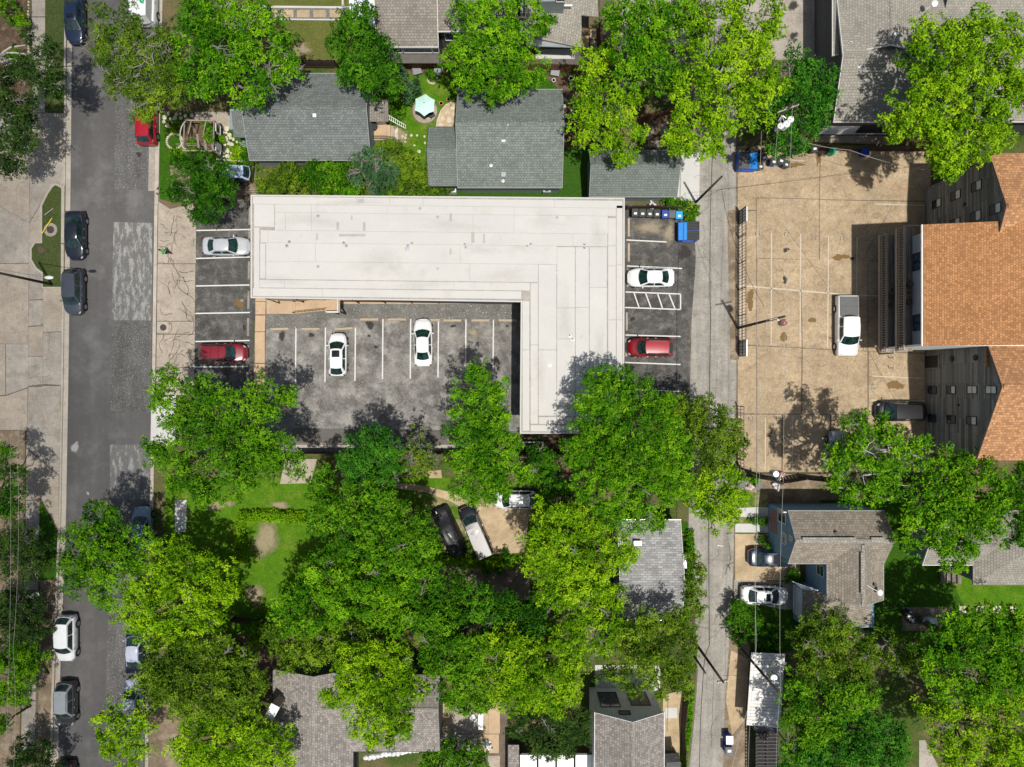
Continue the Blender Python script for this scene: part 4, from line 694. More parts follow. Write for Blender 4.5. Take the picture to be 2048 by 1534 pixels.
vent(ne, 1787, 72, 6.8, .14, .4, 'metal_white', .25); dish = MB(); c = P(1866, 10, 6.9); dish.ell((c.x, c.y, 7.2), (.3, .3, .06), 14, 4).tube([(c.x - .5, c.y - .3, 6.7), (c.x, c.y, 7.15)], .03, 5); dish.build('satellite_dish', 'metal_white', ne)
for i, (x, y) in enumerate(((1651, 126), (1654, 148))):
    c = P(x, y, 1.6); ac = thing('air_conditioner', ['upper', 'lower'][i] + ' of two grey air conditioners against the dark wall of the north-east house', 'air conditioner', c - Vector((0, 0, 1.6))); MB().box((c.x, c.y, 1.25), (.75, .75, 1.0)).build('case', 'metal_grey', ac); MB().cyl((c.x, c.y, 1.75), .28, .03, 18).build('fan_grille', 'metal_dark', ac)
ground('walkway', 'concrete_apron', [(1630, 262), (1800, 262), (1800, 290), (1630, 284)], .03)
# ---------- orange roofed apartments
ap3 = thing('apartment_building', 'dark sided apartment block with orange shingle roofs and balconies on the right edge', 'building', P(1950, 600))
Xw = P(1850, 0, 0).x
def wing(y0g, y1g, ridge_y, xe, zr, ze, name):
    """black gable-end wing facing the car park; y0g,y1g ground px of its side walls"""
    Y0, Y1, Yr = P(0, y0g, 0).y, P(0, y1g, 0).y, P(0, ridge_y, 0).y; X1 = Xw + 16
    vs = [(Xw, Y0, 0), (Xw, Y1, 0), (Xw, Y1, ze), (Xw, Yr, zr), (Xw, Y0, ze), (X1, Y0, 0), (X1, Y1, 0), (X1, Y1, ze), (X1, Yr, zr), (X1, Y0, ze)]
    MB().add(vs, [(0, 4, 3, 2, 1), (0, 5, 9, 4), (1, 2, 7, 6)]).build('wall', 'siding_black', ap3)
    for (ya, yb) in ((Y0, Yr), (Y1, Yr)):
        s_ = .35 * (1 if ya > yb else -1); sl_ = (zr - ze) / abs(ya - yb); MB().slab([(Xw - .25, ya + s_, ze - .35 * sl_ + .14), (X1, ya + s_, ze - .35 * sl_ + .14), (X1, yb, zr + .14), (Xw - .25, yb, zr + .14)], .14).build('roof_slope', 'shingle_orange', ap3)
        MB().tube([(Xw - .27, ya + s_, ze - .35 * sl_ + .05), (Xw - .27, yb, zr + .05)], .07, 4).build('rake_board', 'trim_dark', ap3)
    mb = MB(); z = .3
    while z < zr - .3:
        f = min(1, (zr - z) / (zr - ze)); ya, yb = Yr + (Y0 - Yr) * f, Yr + (Y1 - Yr) * f; mb.add([(Xw - .03, ya, z), (Xw - .03, yb, z), (Xw, yb, z + .22), (Xw, ya, z + .22), (Xw, ya, z), (Xw, yb, z)], [(0, 3, 2, 1), (0, 1, 5, 4)]); z += .24
    o = mb.build('clapboards', 'siding_black', ap3); o['kind'] = 'stuff'
    MB().box(((Xw + X1) / 2, Yr, zr + .17), (X1 - Xw + .3, .34, .05)).build('ridge_cap', 'shingle_orange', ap3)
wing(378, 566, 472, 0, 11.5, 9.6, 'n'); wing(649, 896, 772, 0, 11.0, 8.0, 's')
GB = ['curtain_dark', 'blind']
for q, b in (((1857, 772, 1874, 787), ['window_glass', 'curtain_dark']), ((1895, 772, 1912, 787), ['curtain_dark', 'blind']), ((1936, 772, 1955, 787), ['blind', 'blind']), ((1973, 772, 1994, 787), ['blind', 'blind']), ((1857, 829, 1873, 844), ['window_glass', 'window_glass_blue']), ((1895, 831, 1912, 846), ['window_glass', 'curtain_dark']), ((1934, 833, 1954, 849), ['curtain_dark', 'blind']),
             ((1866, 399, 1883, 415), ['window_glass', 'blind']), ((1903, 382, 1922, 399), ['curtain_dark', 'blind']), ((1944, 363, 1964, 381), ['curtain_dark', 'blind']), ((1981, 408, 2003, 427), ['curtain_dark', 'blind']), ((1942, 423, 1963, 442), ['curtain_dark', 'blind']), ((1902, 438, 1921, 452), ['curtain_dark', 'blind'])):
    xm, ym = (q[0] + q[2]) / 2, (q[1] + q[3]) / 2; za_, zb_ = wx(q[0], ym, Xw).z, wx(q[2], ym, Xw).z; zm = (za_ + zb_) / 2; k = Xw * S / (xm - 1024); ya, yb = (767 - q[1]) * k / S, (767 - q[3]) * k / S; Xp = Xw - .03
    zt_, zl = max(za_, zb_), min(za_, zb_); window_quad(ap3, [(Xp, ya, zl), (Xp, ya, zt_), (Xp, yb, zt_), (Xp, yb, zl)], (-1, 0, 0), frame='trim_dark', split=2, blinds=b, fw=.05)
kx = P(1853, 711, 0); MB().box((Xw - .03, P(0, 724, 0).y, 1.15), (.06, 1.3, 2.2)).build('doorway', 'trim_dark', ap3); MB().box((Xw - .08, P(0, 711, 0).y, 1.2), (.08, .08, 2.3)).box((Xw - .08, P(0, 737, 0).y, 1.2), (.08, .08, 2.3)).box((Xw - .08, P(0, 724, 0).y, 2.33), (.08, 1.4, .08)).build('door_frame', 'metal_grey', ap3)
for x, y in ((1906, 717), (1953, 715)): c = wx(x, y, Xw); MB().ell((Xw - .12, c.y, c.z), (.12, .28, .28), 12, 6).build('wall_lamp', 'metal_dark', ap3)
c = wx(1918, 810, Xw); MB().ell((Xw - .05, c.y, c.z), (.1, .12, .12), 8, 5).build('wall_lamp', 'metal_dark', ap3); c = wx(1930, 409, Xw); MB().box((Xw - .06, c.y, c.z), (.12, .3, .3)).build('wall_lamp', 'metal_dark', ap3)
# middle block with balconies
zE = 9.6; Xe = P(1845, 0, zE).x; YT, YB = P(0, 449, zE).y, P(0, 692, zE).y; XR = Xe + 22; Xrd = Xe + 8.6; zrd = 11.4
MB().slab([(Xe, YT, zE), (Xrd, YT, zrd), (Xrd, YB, zrd), (Xe, YB, zE)], .16).build('roof_slope', 'shingle_cedar', ap3); MB().slab([(Xrd, YT, zrd), (XR, YT, zrd - .3), (XR, YB, zrd - .3), (Xrd, YB, zrd)], .16).build('roof_slope', 'shingle_orange', ap3)
MB().box((Xrd + .1, (YT + YB) / 2, zrd + .03), (.3, abs(YT - YB), .05)).build('ridge_cap', 'shingle_cedar', ap3)
XWl = Xe + 1.35; MB().prism([(XWl, YT - .2), (XR, YT - .2), (XR, YB + .2), (XWl, YB + .2)], 0, zE - .1).build('wall', 'stucco', ap3)
MB().prism([(Xe + .1, YB + .02), (XR, YB + .02), (XR, YB + .2), (Xe + .1, YB + .2)], 2.4, zE - .15).build('end_wall', 'white_wall', ap3); MB().box((Xe - .03, (YT + YB) / 2, zE - .06), (.1, abs(YT - YB), .14)).build('gutter', 'metal_white', ap3)
MB().slab([P(1973, 697, 9.2), P(2100, 697, 9.8), P(2100, 738, 9.8), P(1973, 734, 9.2)], .15).build('roof_slope', 'shingle_cedar', ap3)
Xo = P(1729, 0, 0).x; bal = []
for zf, yt, yb in ((2.95, 489, 708), (5.85, 489, 708)):
    ya, yb_ = P(0, yt, 0).y + .3, P(0, yb, 0).y
    fl = MB(); fl.box(((Xo + XWl) / 2, (ya + yb_) / 2, zf - .12), (XWl - Xo, abs(ya - yb_), .22)).build('balcony_floor', 'deck', ap3)
    rl = MB().box((Xo + .06, (ya + yb_) / 2, zf + 1.02), (.2, abs(ya - yb_), .07)).box((Xo + .06, (ya + yb_) / 2, zf + .1), (.1, abs(ya - yb_), .08)).box((Xo - .03, (ya + yb_) / 2, zf - .14), (.05, abs(ya - yb_), .28)).box(((Xo + XWl) / 2, ya, zf + 1.02), (XWl - Xo, .1, .07)).build('balcony_rail', 'brown_paint', ap3)
    n = 48; proto = None
    for k in range(n):
        yy = ya + (yb_ - ya) * (k + .5) / n
        if proto is None: proto = MB().box((Xo + .06, yy, zf + .55), (.05, .05, .92)).build('baluster', 'brown_paint', ap3)
        else: share(proto, ap3, ORG[ap3.name] + Vector((0, yy - (ya + (yb_ - ya) * .5 / n), 0)))
for k in range(5): yy = P(0, 489 + k * 54.7, 0).y; MB().box((Xo + 1.5, yy + (.15 if k == 0 else 0), 1.35), (.16, .16, 2.7)).build('balcony_post', 'brown_paint', ap3)
for (x0, y0, x1, y1) in ((1829, 506, 1844, 522), (1827, 524, 1842, 540), (1826, 630, 1842, 646), (1825, 646, 1841, 661)):
    k = XWl * S / ((x0 + x1) / 2 - 1024); ya, yb_ = (767 - y0) * k / S, (767 - y1) * k / S; Xp = XWl - .01; window_quad(ap3, [(Xp, ya, 6.0), (Xp, ya, 8.4), (Xp, yb_, 8.4), (Xp, yb_, 6.0)][::1], (-1, 0, 0), frame='trim_dark', gl='window_glass_blue', split=1)
for i, (x, y, zf, m, w_) in enumerate(((1783, 580, 2.95, 'sand', 'tan square planter first of three on the lower balcony'), (1782, 594, 2.95, 'plastic_grey', 'dark planter second of three on the lower balcony'), (1781, 611, 2.95, 'plastic_grey', 'dark planter third of three on the lower balcony'), (1819, 568, 5.85, 'plastic_black', 'dark pot first of three on the upper balcony'), (1817, 585, 5.85, 'terracotta', 'pale rimmed pot between two dark pots on the upper balcony'), (1818, 604, 5.85, 'plastic_black', 'large dark pot last of three on the upper balcony'))):
    c = P(x, y, zf + .3); pl = thing('planter', w_, 'planter', (c.x, c.y, zf), group='planters on the apartment balconies'); MB().cyl((c.x, c.y, zf), .2, .4, 14, r2=.28).build('pot', m, pl); MB().cyl((c.x, c.y, zf + .4), .24, .012, 14).build('soil', 'mulch', pl)
# dryer vents
# ---------- blue house
bh = thing('house', 'blue two storey house with a pink door and taupe shingle roof beside the alley', 'house', P(1650, 1110))
X0, X1, Y0_, Y1_ = gable(bh, 1577, 1768, 1022, 1127, 5.2, 1082, 6.9, True, 'shingle_blue_house', 'siding_blue', over=.2, trim='trim_grey', capm='shingle_taupe')
gable(bh, 1655, 1767, 1082, 1200, 5.2, 1727, 6.9, False, 'shingle_blue_house', 'siding_blue', over=.2, trim='trim_grey', capm='shingle_taupe')
MB().slab([P(1609, 1180, 3.2), P(1740, 1200, 3.6), P(1744, 1203, 3.6), P(1740, 1253, 2.7), P(1603, 1252, 2.7)], .12).build('lower_roof', 'shingle_blue_house', bh)
q = [P(1586, 1164, 0)[:2], P(1720, 1164, 0)[:2], P(1720, 1236, 0)[:2], P(1586, 1236, 0)[:2]]; MB().prism(q, 0, 2.65).build('wall', 'siding_blue', bh); MB().slab([P(1583, 1162, 2.3), P(1637, 1180, 3.1), P(1635, 1183, 3.1), P(1610, 1182, 2.9)], .04).build('fascia', 'trim_white', bh)
Xb = X0 + .12; MB().prism([P(1536, 1008, 0)[:2], (P(1536, 1008, 0).x, P(0, 1078, 0).y), (Xb, P(0, 1078, 0).y), (Xb, P(0, 1008, 0).y)], 0, .5).build('plinth', 'siding_blue', bh)
def bw(x0, y0, x1, y1, **kw):
    ym = (y0 + y1) / 2; za_, zb_ = max(.1, wx(x0, ym, Xb).z), max(.3, wx(x1, ym, Xb).z); k = Xb * S / ((x0 + x1) / 2 - 1024); ya, yb_ = (767 - y0) * k / S, (767 - y1) * k / S; return window_quad(bh, [(Xb - .01, ya, za_), (Xb - .01, ya, zb_), (Xb - .01, yb_, zb_), (Xb - .01, yb_, za_)], (-1, 0, 0), **kw)
bw(1557, 1020, 1572, 1045, split=1); bw(1566, 1066, 1573, 1088, split=2); bw(1580, 1072, 1586, 1081, split=1); k = Xb * S / (1544 - 1024)
MB().prism([(Xb - .05, P(0, 1019, .9).y), (Xb - .02, P(0, 1019, .9).y), (Xb - .02, P(0, 1064, .9).y), (Xb - .05, P(0, 1064, .9).y)], .1, 2.2).build('door', 'wood_pink', bh)
Xs = P(1655, 0, 5.2).x + .2; ya, yb_ = P(0, 1130, 3.5).y, P(0, 1152, 3.5).y; window_quad(bh, [(Xs - .01, ya, 2.6), (Xs - .01, ya, 4.1), (Xs - .01, yb_, 4.1), (Xs - .01, yb_, 2.6)], (-1, 0, 0), split=2)
Xd = P(1586, 0, 0).x; window_quad(bh, [(Xd - .01, P(0, 1172, 1).y, .2), (Xd - .01, P(0, 1172, 1).y, 2.2), (Xd - .01, P(0, 1230, 1).y, 2.2), (Xd - .01, P(0, 1230, 1).y, .2)], (-1, 0, 0), split=3, blinds=['awning', 'awning', 'awning'])
for (x0, y0, x1, y1) in ((1605, 1075, 1713, 1083), (1743, 1075, 1769, 1083)): MB().slab([P(x0, y0, 6.95), P(x1, y0, 6.95), P(x1, y1, 7.0), P(x0, y1, 7.0)], .06).build('ridge_vent', 'shingle_taupe', bh)
MB().slab([P(1722, 1105, 7.0), P(1729, 1105, 7.0), P(1729, 1188, 7.0), P(1722, 1188, 7.0)], .06).build('ridge_vent', 'shingle_taupe', bh)
c = P(1756, 1183, 6.1); MB().ell((c.x, c.y, 6.5), (.26, .3, .07), 14, 4).tube([(P(1733, 1170, 6.6)), (c.x, c.y, 6.4)], .03, 5).build('satellite_dish', 'metal_white', bh); c = P(1672, 1065, 6.5); MB().box((c.x, c.y, 6.55), (.3, .22, .2), .5).build('roof_vent', 'metal_dark', bh); boxvent(bh, 1749, 1169, 6.2, .2, 'metal_dark')
YN = P(0, 1022, 5.2).y - .2; MB().box((P(1545, 0, 2).x, YN + .05, 5.0), (.3, .1, .1)).build('soffit', 'trim_white', bh)
# ---------- south-east house
se = thing('house', 'grey taupe hip roofed house at the right edge beyond the green lawn', 'house', P(1960, 1110))
gable(se, 1846, 2010, 1055, 1130, 3.2, 1092, 4.2, True, 'shingle_taupe', 'siding_grey', trim='trim_white')
z0, z1 = 3.2, 5.2; a, b = P(1946, 1170, z0), P(2300, 1170, z0); c1, d1 = P(1946, 1020, z0), P(2300, 1020, z0); r0 = Vector(((a.x + (a.y - c1.y) * -.5), (a.y + c1.y) / 2, z1)); r1 = Vector((b.x, r0.y, z1))
for q in ([a, b, r1, r0], [a, r0, c1], [c1, r0, r1, d1]): MB().slab(q, .14).build('roof_slope', 'shingle_taupe', se)
MB().prism([(a.x + .3, a.y + .3), (b.x, a.y + .3), (b.x, c1.y - .3), (a.x + .3, c1.y - .3)], 0, z0 - .1).build('wall', 'siding_grey', se)
for k in range(4): MB().box((P(1882 + 8 * k, 0, 0).x, P(0, 1146, 0).y, .2 + .1 * k), (.38, 1.6, .4 + .2 * k)).build('step', 'deck', se)
MB().box((P(1930, 0, 0).x, P(0, 1146, 0).y, 1.0), (1.3, .1, .9), R(-20)).build('porch_rail', 'trim_white', se)
# ---------- pale cottage by the alley
co_ = thing('cottage', 'small cottage with pale grey weathered shingle roof beside the alley', 'house', P(1300, 1140)); gable(co_, 1235, 1361, 1040, 1240, 3.0, 1182, 4.8, True, 'shingle_pale', 'siding_grey', trim='metal_white')
MB().box(P(1275, 1086, 3.9), (.7, .4, .3)).build('roof_vent', 'metal_white', co_); MB().box(P(1364, 1120, .6), (.6, 1.3, 1.2)).build('lean_to', 'metal_white', co_)
# ---------- south-west big roof
sw = thing('house', 'wide brown grey shingled house roof at the bottom with a tan brick chimney', 'house', P(700, 1450))
gable(sw, 546, 706, 1339, 1760, 4.0, 627, 5.6, False, 'shingle_south', 'siding_dkgrey', trim='trim_dark', capm='shingle_taupe'); gable(sw, 640, 880, 1350, 1503, 4.0, 1420, 5.4, True, 'shingle_south', 'siding_dkgrey', trim='trim_dark', capm='shingle_taupe')
ch = P(545, 1420, 4.0); c = P(541, 1426, 6.0); MB().box((c.x + .25, c.y + .25, 3.2), (.75, 1.2, 6.0), R(-28)).build('chimney', 'wood_old', sw); MB().box((c.x + .25, c.y + .25, 6.24), (.85, 1.3, .08), R(-28)).build('chimney_cap', 'white_wall', sw)
db = MB(); 
for k in range(14): a = P(732 + k * 8, 1515 - k * 1.2, 1.2); db.ell((a.x, a.y, 1.2 + .1 * math.sin(k)), (.35, .28, .22), 7, 4, 0, k)
db.build('tarp', 'plastic_sheet', label='crumpled grey plastic sheeting lying below the eave of the bottom roof', cat='tarp')
# ---------- house with dark gable near the bottom
dg = thing('house', 'narrow house with brown grey shingles and white gable facing the southern grove', 'house', P(1258, 1470)); X0, X1, YT, YB = gable(dg, 1190, 1328, 1426, 1800, 5.6, 1266, 7.4, False, 'shingle_south', 'white_wall', over=.1, trim='trim_white', capm='shingle_taupe')
Yd = YT - .12
for (xa, xb, za_, zb_, m) in ((-.4, .35, 5.6, 6.3, 'window_glass'),): pass
Xc = (X0 + X1) / 2
window_quad(dg, [(Xc - .9, Yd + .01, 5.0), (Xc + .1, Yd + .01, 5.0), (Xc + .1, Yd + .01, 5.7), (Xc - .9, Yd + .01, 5.7)], (0, 1, 0), frame='trim_dark', split=1); window_quad(dg, [(Xc + .5, Yd + .01, 1.2), (Xc + 2.3, Yd + .01, 1.2), (Xc + 2.3, Yd + .01, 3.9), (Xc + .5, Yd + .01, 3.9)], (0, 1, 0), frame='trim_dark', split=2, blinds=['wood_old', 'wood_old']); window_quad(dg, [(Xc - 2.4, Yd + .01, 1.2), (Xc - .6, Yd + .01, 1.2), (Xc - .6, Yd + .01, 4.2), (Xc - 2.4, Yd + .01, 4.2)], (0, 1, 0), frame='trim_dark', split=2)
# ---------- sheds and canopies at the bottom
cp = thing('patio_canopy', 'white four panel patio canopy at the bottom edge', 'canopy', P(1112, 1530)); 
for k in range(4): MB().slab([P(1040 + 37 * k, 1510, 2.8), P(1073.5 + 37 * k, 1510, 2.8), P(1073.5 + 37 * k, 1640, 2.7), P(1040 + 37 * k, 1640, 2.7)], .05).build('panel', 'white_wall', cp)
MB().box(P(1113, 1507, 2.7), (6.8, .12, .14)).build('beam', 'metal_dark', cp)
for x in (1042, 1184): c = P(x, 1510, 0); MB().box((c.x, c.y, 1.3), (.1, .1, 2.6)).build('post', 'metal_dark', cp)
br = thing('shed', 'narrow strip of coarse grey shingles left of the white canopy', 'shed', P(1027, 1520)); MB().slab([P(1016, 1490, 2.4), P(1038, 1490, 2.5), P(1038, 1660, 2.5), P(1016, 1660, 2.4)], .1).build('roof', 'shingle_south', br); MB().prism([P(1018, 1494, 1)[:2], P(1036, 1494, 1)[:2], P(1036, 1650, 1)[:2], P(1018, 1650, 1)[:2]], 0, 2.3).build('wall', 'siding_dkgrey', br)
ms = thing('metal_shed', 'shed with rusty white corrugated metal roof right of the alley', 'shed', P(1527, 1380)); MB().slab([P(1503, 1305, 2.7), P(1570, 1308, 2.7), P(1560, 1456, 2.6), P(1493, 1450, 2.5)], .06).build('roof', 'corrugated', ms); MB().prism([P(1506, 1312, 1)[:2], P(1562, 1312, 1)[:2], P(1552, 1446, 1)[:2], P(1498, 1446, 1)[:2]], 0, 2.45).build('wall', 'siding_dkgrey', ms)
mb = MB(); 
for k in range(22): f = (k + .5) / 22; a = P(1503, 1306, 2.72).lerp(P(1493, 1449, 2.52), f); b = P(1570, 1309, 2.72).lerp(P(1560, 1455, 2.62), f); mb.tube([a, b], .014, 4)
o = mb.build('corrugation', 'corrugated', ms)
tr_ = thing('trellis_roof', 'dark slatted trellis roof below the white metal shed', 'pergola', P(1535, 1495)); tp = None
MB().slab([P(1512, 1458, 1.9), P(1556, 1458, 1.9), P(1556, 1640, 1.9), P(1512, 1640, 1.9)], .05).build('shade_sheet', 'shingle_dark', tr_)  # dark sheet added under the slats, its colour standing in for shade
for k in range(24):
    a, b = P(1512, 1461 + k * 7, 2.3), P(1556, 1461 + k * 7, 2.3); MB().box(((a.x + b.x) / 2, a.y, 2.3), (b.x - a.x, .12, .08)).build('slat', 'trim_dark', tr_)
for x in (1512, 1534, 1556): a, b = P(x, 1458, 2.2), P(x, 1625, 2.2); MB().box((a.x, (a.y + b.y) / 2, 2.2), (.08, abs(a.y - b.y), .1)).build('beam', 'trim_dark', tr_)
for x, y in ((1513, 1462), (1555, 1462)): c = P(x, y, 0); MB().box((c.x, c.y, 1.1), (.1, .1, 2.15)).build('post', 'siding_black', tr_)
sh = thing('small_shed', 'small dark shed corner beside the alley fence at the bottom', 'shed', P(1343, 1524)); MB().slab([P(1326, 1508, 2.2), P(1358, 1506, 2.2), P(1360, 1524, 2.1), P(1326, 1526, 2.1)], .1).build('roof', 'shingle_dark', sh); MB().prism([P(1328, 1512, 1)[:2], P(1356, 1512, 1)[:2], P(1356, 1524, 1)[:2], P(1328, 1524, 1)[:2]], 0, 2.0).build('wall', 'siding_dkgrey', sh)
# ================================================================ FOLIAGE
def sprigs(cen, nrm, size, rng, per=6, tint0=None, aspect=.55, pitch=(-.1, .9)):
    """rosettes of folded leaves: cen (N,3), nrm (N,3) outward; returns verts (M,4,3), tint (M)"""
    N = len(cen); up = np.array([0, 0, 1.]); n = nrm + up * .55; n /= np.linalg.norm(n, axis=1, keepdims=True)
    a = np.cross(n, np.array([.31, .87, .2])); a /= np.linalg.norm(a, axis=1, keepdims=True) + 1e-6; b = np.cross(n, a)
    M = N * per; n = np.repeat(n, per, 0); a = np.repeat(a, per, 0); b = np.repeat(b, per, 0); c = np.repeat(cen, per, 0)
    th = rng.uniform(0, 6.283, N).repeat(per) + np.tile(np.arange(per) * 6.283 / per, N) + rng.normal(0, .35, M)
    ph = rng.uniform(pitch[0], pitch[1], M); L = size * rng.uniform(.65, 1.25, M); W = L * aspect * rng.uniform(.8, 1.2, M)
    d = (a * np.cos(th)[:, None] + b * np.sin(th)[:, None]) * np.cos(ph)[:, None] + n * np.sin(ph)[:, None]
    s = np.cross(n, d); s /= np.linalg.norm(s, axis=1, keepdims=True) + 1e-6; s = s * np.cos(.5) + rng.normal(0, .35, (M, 1)) * n
    base = c + rng.normal(0, size * .25, (M, 3)); mid = base + d * (L * .5)[:, None]; fold = np.cross(d, s) * (W * .18)[:, None]
    v = np.stack([base, mid - s * (W * .5)[:, None] + fold, base + d * L[:, None] - up * (L * .12)[:, None], mid + s * (W * .5)[:, None] + fold], 1)
    t = (np.zeros(N) + .5 if tint0 is None else tint0).repeat(per) + rng.normal(0, .1, M); return v, np.clip(t, 0, 1)
def leafmesh(name, vs, ts, mat, org, parent=None):
    v = np.concatenate(vs) - np.array(org); t = np.concatenate(ts); M = len(v)
    me = bpy.data.meshes.new(name); me.vertices.add(M * 4); me.vertices.foreach_set('co', v.reshape(-1).astype(np.float32))
    idx = (np.arange(M) * 4)[:, None] + np.array([0, 1, 2, 0, 2, 3]); me.loops.add(M * 6); me.loops.foreach_set('vertex_index', idx.reshape(-1).astype(np.int32))
    me.polygons.add(M * 2); me.polygons.foreach_set('loop_start', (np.arange(M * 2) * 3).astype(np.int32)); me.polygons.foreach_set('loop_total', np.full(M * 2, 3, np.int32))
    me.update(calc_edges=True); at = me.attributes.new('tint', 'FLOAT', 'FACE'); at.data.foreach_set('value', t.repeat(2).astype(np.float32)); me.materials.append(MATS[mat])
    o = bpy.data.objects.new(name, me); COL.objects.link(o)
    if parent: o.parent = parent
    return o
NLEAF = 0
def canopy(lobes, hc, rng, leaf=.27, dens=1.0, flat=.62, puff=(.4, .78), lumpy=.16, topz=None):
    global NLEAF
    leaf = leaf * .87
    cw = np.array([list(P(x, y, hc)) for x, y, *_ in lobes]); ctr = cw.mean(0); vs = []; ts = []; info = []
    for (x, y, r, *dz) in lobes:
        d = math.hypot(*(np.array(P(x, y, hc))[:2] - ctr[:2])); zc = hc - .1 * d + (dz[0] if dz else 0) + rng.uniform(-.5, .5)
        c = np.array(P(x, y, zc)); Rr = r / S * (H - zc) / H * .99; rz = min(Rr * flat, max(.4, zc - .25)); info.append((c, Rr))
        pm = np.mean(puff) * min(1, max(.45, Rr / 2)); n1 = int(1.85 * Rr * Rr / pm ** 2 * dens) + 4; n2 = int(n1 * .3)
        ph = rng.uniform(0, 6.283, n1); u = rng.uniform(-.3, 1, n1); sq = np.sqrt(1 - u * u); dr = np.stack([sq * np.cos(ph), sq * np.sin(ph), u], 1)
        k1, k2, k3 = rng.uniform(0, 6, 3); rad = .86 + lumpy * (.9 * np.sin(3 * ph + k1) + .8 * np.sin(5 * ph + k2) + .5 * np.sin(9 * ph + k3)) * sq + rng.uniform(-.24, .16, n1) + (rng.uniform(0, 1, n1) > .88) * .22 * sq
        pc = c + dr * rad[:, None] * np.array([Rr, Rr, rz])
        di = rng.normal(0, 1, (n2, 3)); di /= np.linalg.norm(di, axis=1, keepdims=True); pc = np.concatenate([pc, c + di * rng.uniform(.2, .7, (n2, 1)) * np.array([Rr, Rr, rz])])
        gx = np.sin(pc[:, 0] * 1.7 + pc[:, 1] * .9 + k1) + np.sin(pc[:, 1] * 2.1 - pc[:, 0] * .7 + k2) + np.sin(pc[:, 0] * .8 - pc[:, 1] * 1.2 + k3); keep = gx < (1.45 - .4 * (lumpy > .24) if lumpy > .12 else 2.1); keep[:n1] |= rng.uniform(0, 1, n1) < .12
        pc = pc[keep]; dz_ = np.concatenate([dr[:, 2] * .06, np.full(n2, -.03)])[keep]; pc[:, 2] += rng.normal(0, .42, len(pc)) * min(1, Rr / 2)  # tint offset: lighter toward crown top, darker inside, shading put into leaf colour
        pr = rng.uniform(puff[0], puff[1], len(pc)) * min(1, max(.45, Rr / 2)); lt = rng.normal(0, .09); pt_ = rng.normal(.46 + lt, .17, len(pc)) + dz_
        ns = np.maximum(4, (15 * (pr / .62) ** 2 * (.27 / leaf) ** 1.6).astype(int)); ids = np.repeat(np.arange(len(pc)), ns); m = len(ids)
        q = rng.normal(0, 1, (m, 3)); q /= np.linalg.norm(q, axis=1, keepdims=True); q[:, 2] = np.where(q[:, 2] < -.25, -q[:, 2], q[:, 2])
        cen = pc[ids] + q * (pr[ids] * rng.uniform(.6, 1.08, m))[:, None] * np.array([1, 1, .8]); cen[:, 2] = np.maximum(cen[:, 2], .08)
        v, t = sprigs(cen, q, leaf, rng, 6, pt_[ids] + q[:, 2] * .16 + rng.normal(0, .11, m)); vs.append(v); ts.append(t); NLEAF += len(v)  # upward leaves get a lighter tint, light from above put into the colour
    return vs, ts, info
def wob(a, b, rng, n=5, amp=.25):
    a, b = np.array(a), np.array(b); L = np.linalg.norm(b - a); return [tuple(a + (b - a) * k / n + (rng.normal(0, amp * L / n * .6, 3) if 0 < k < n else 0)) for k in range(n + 1)]
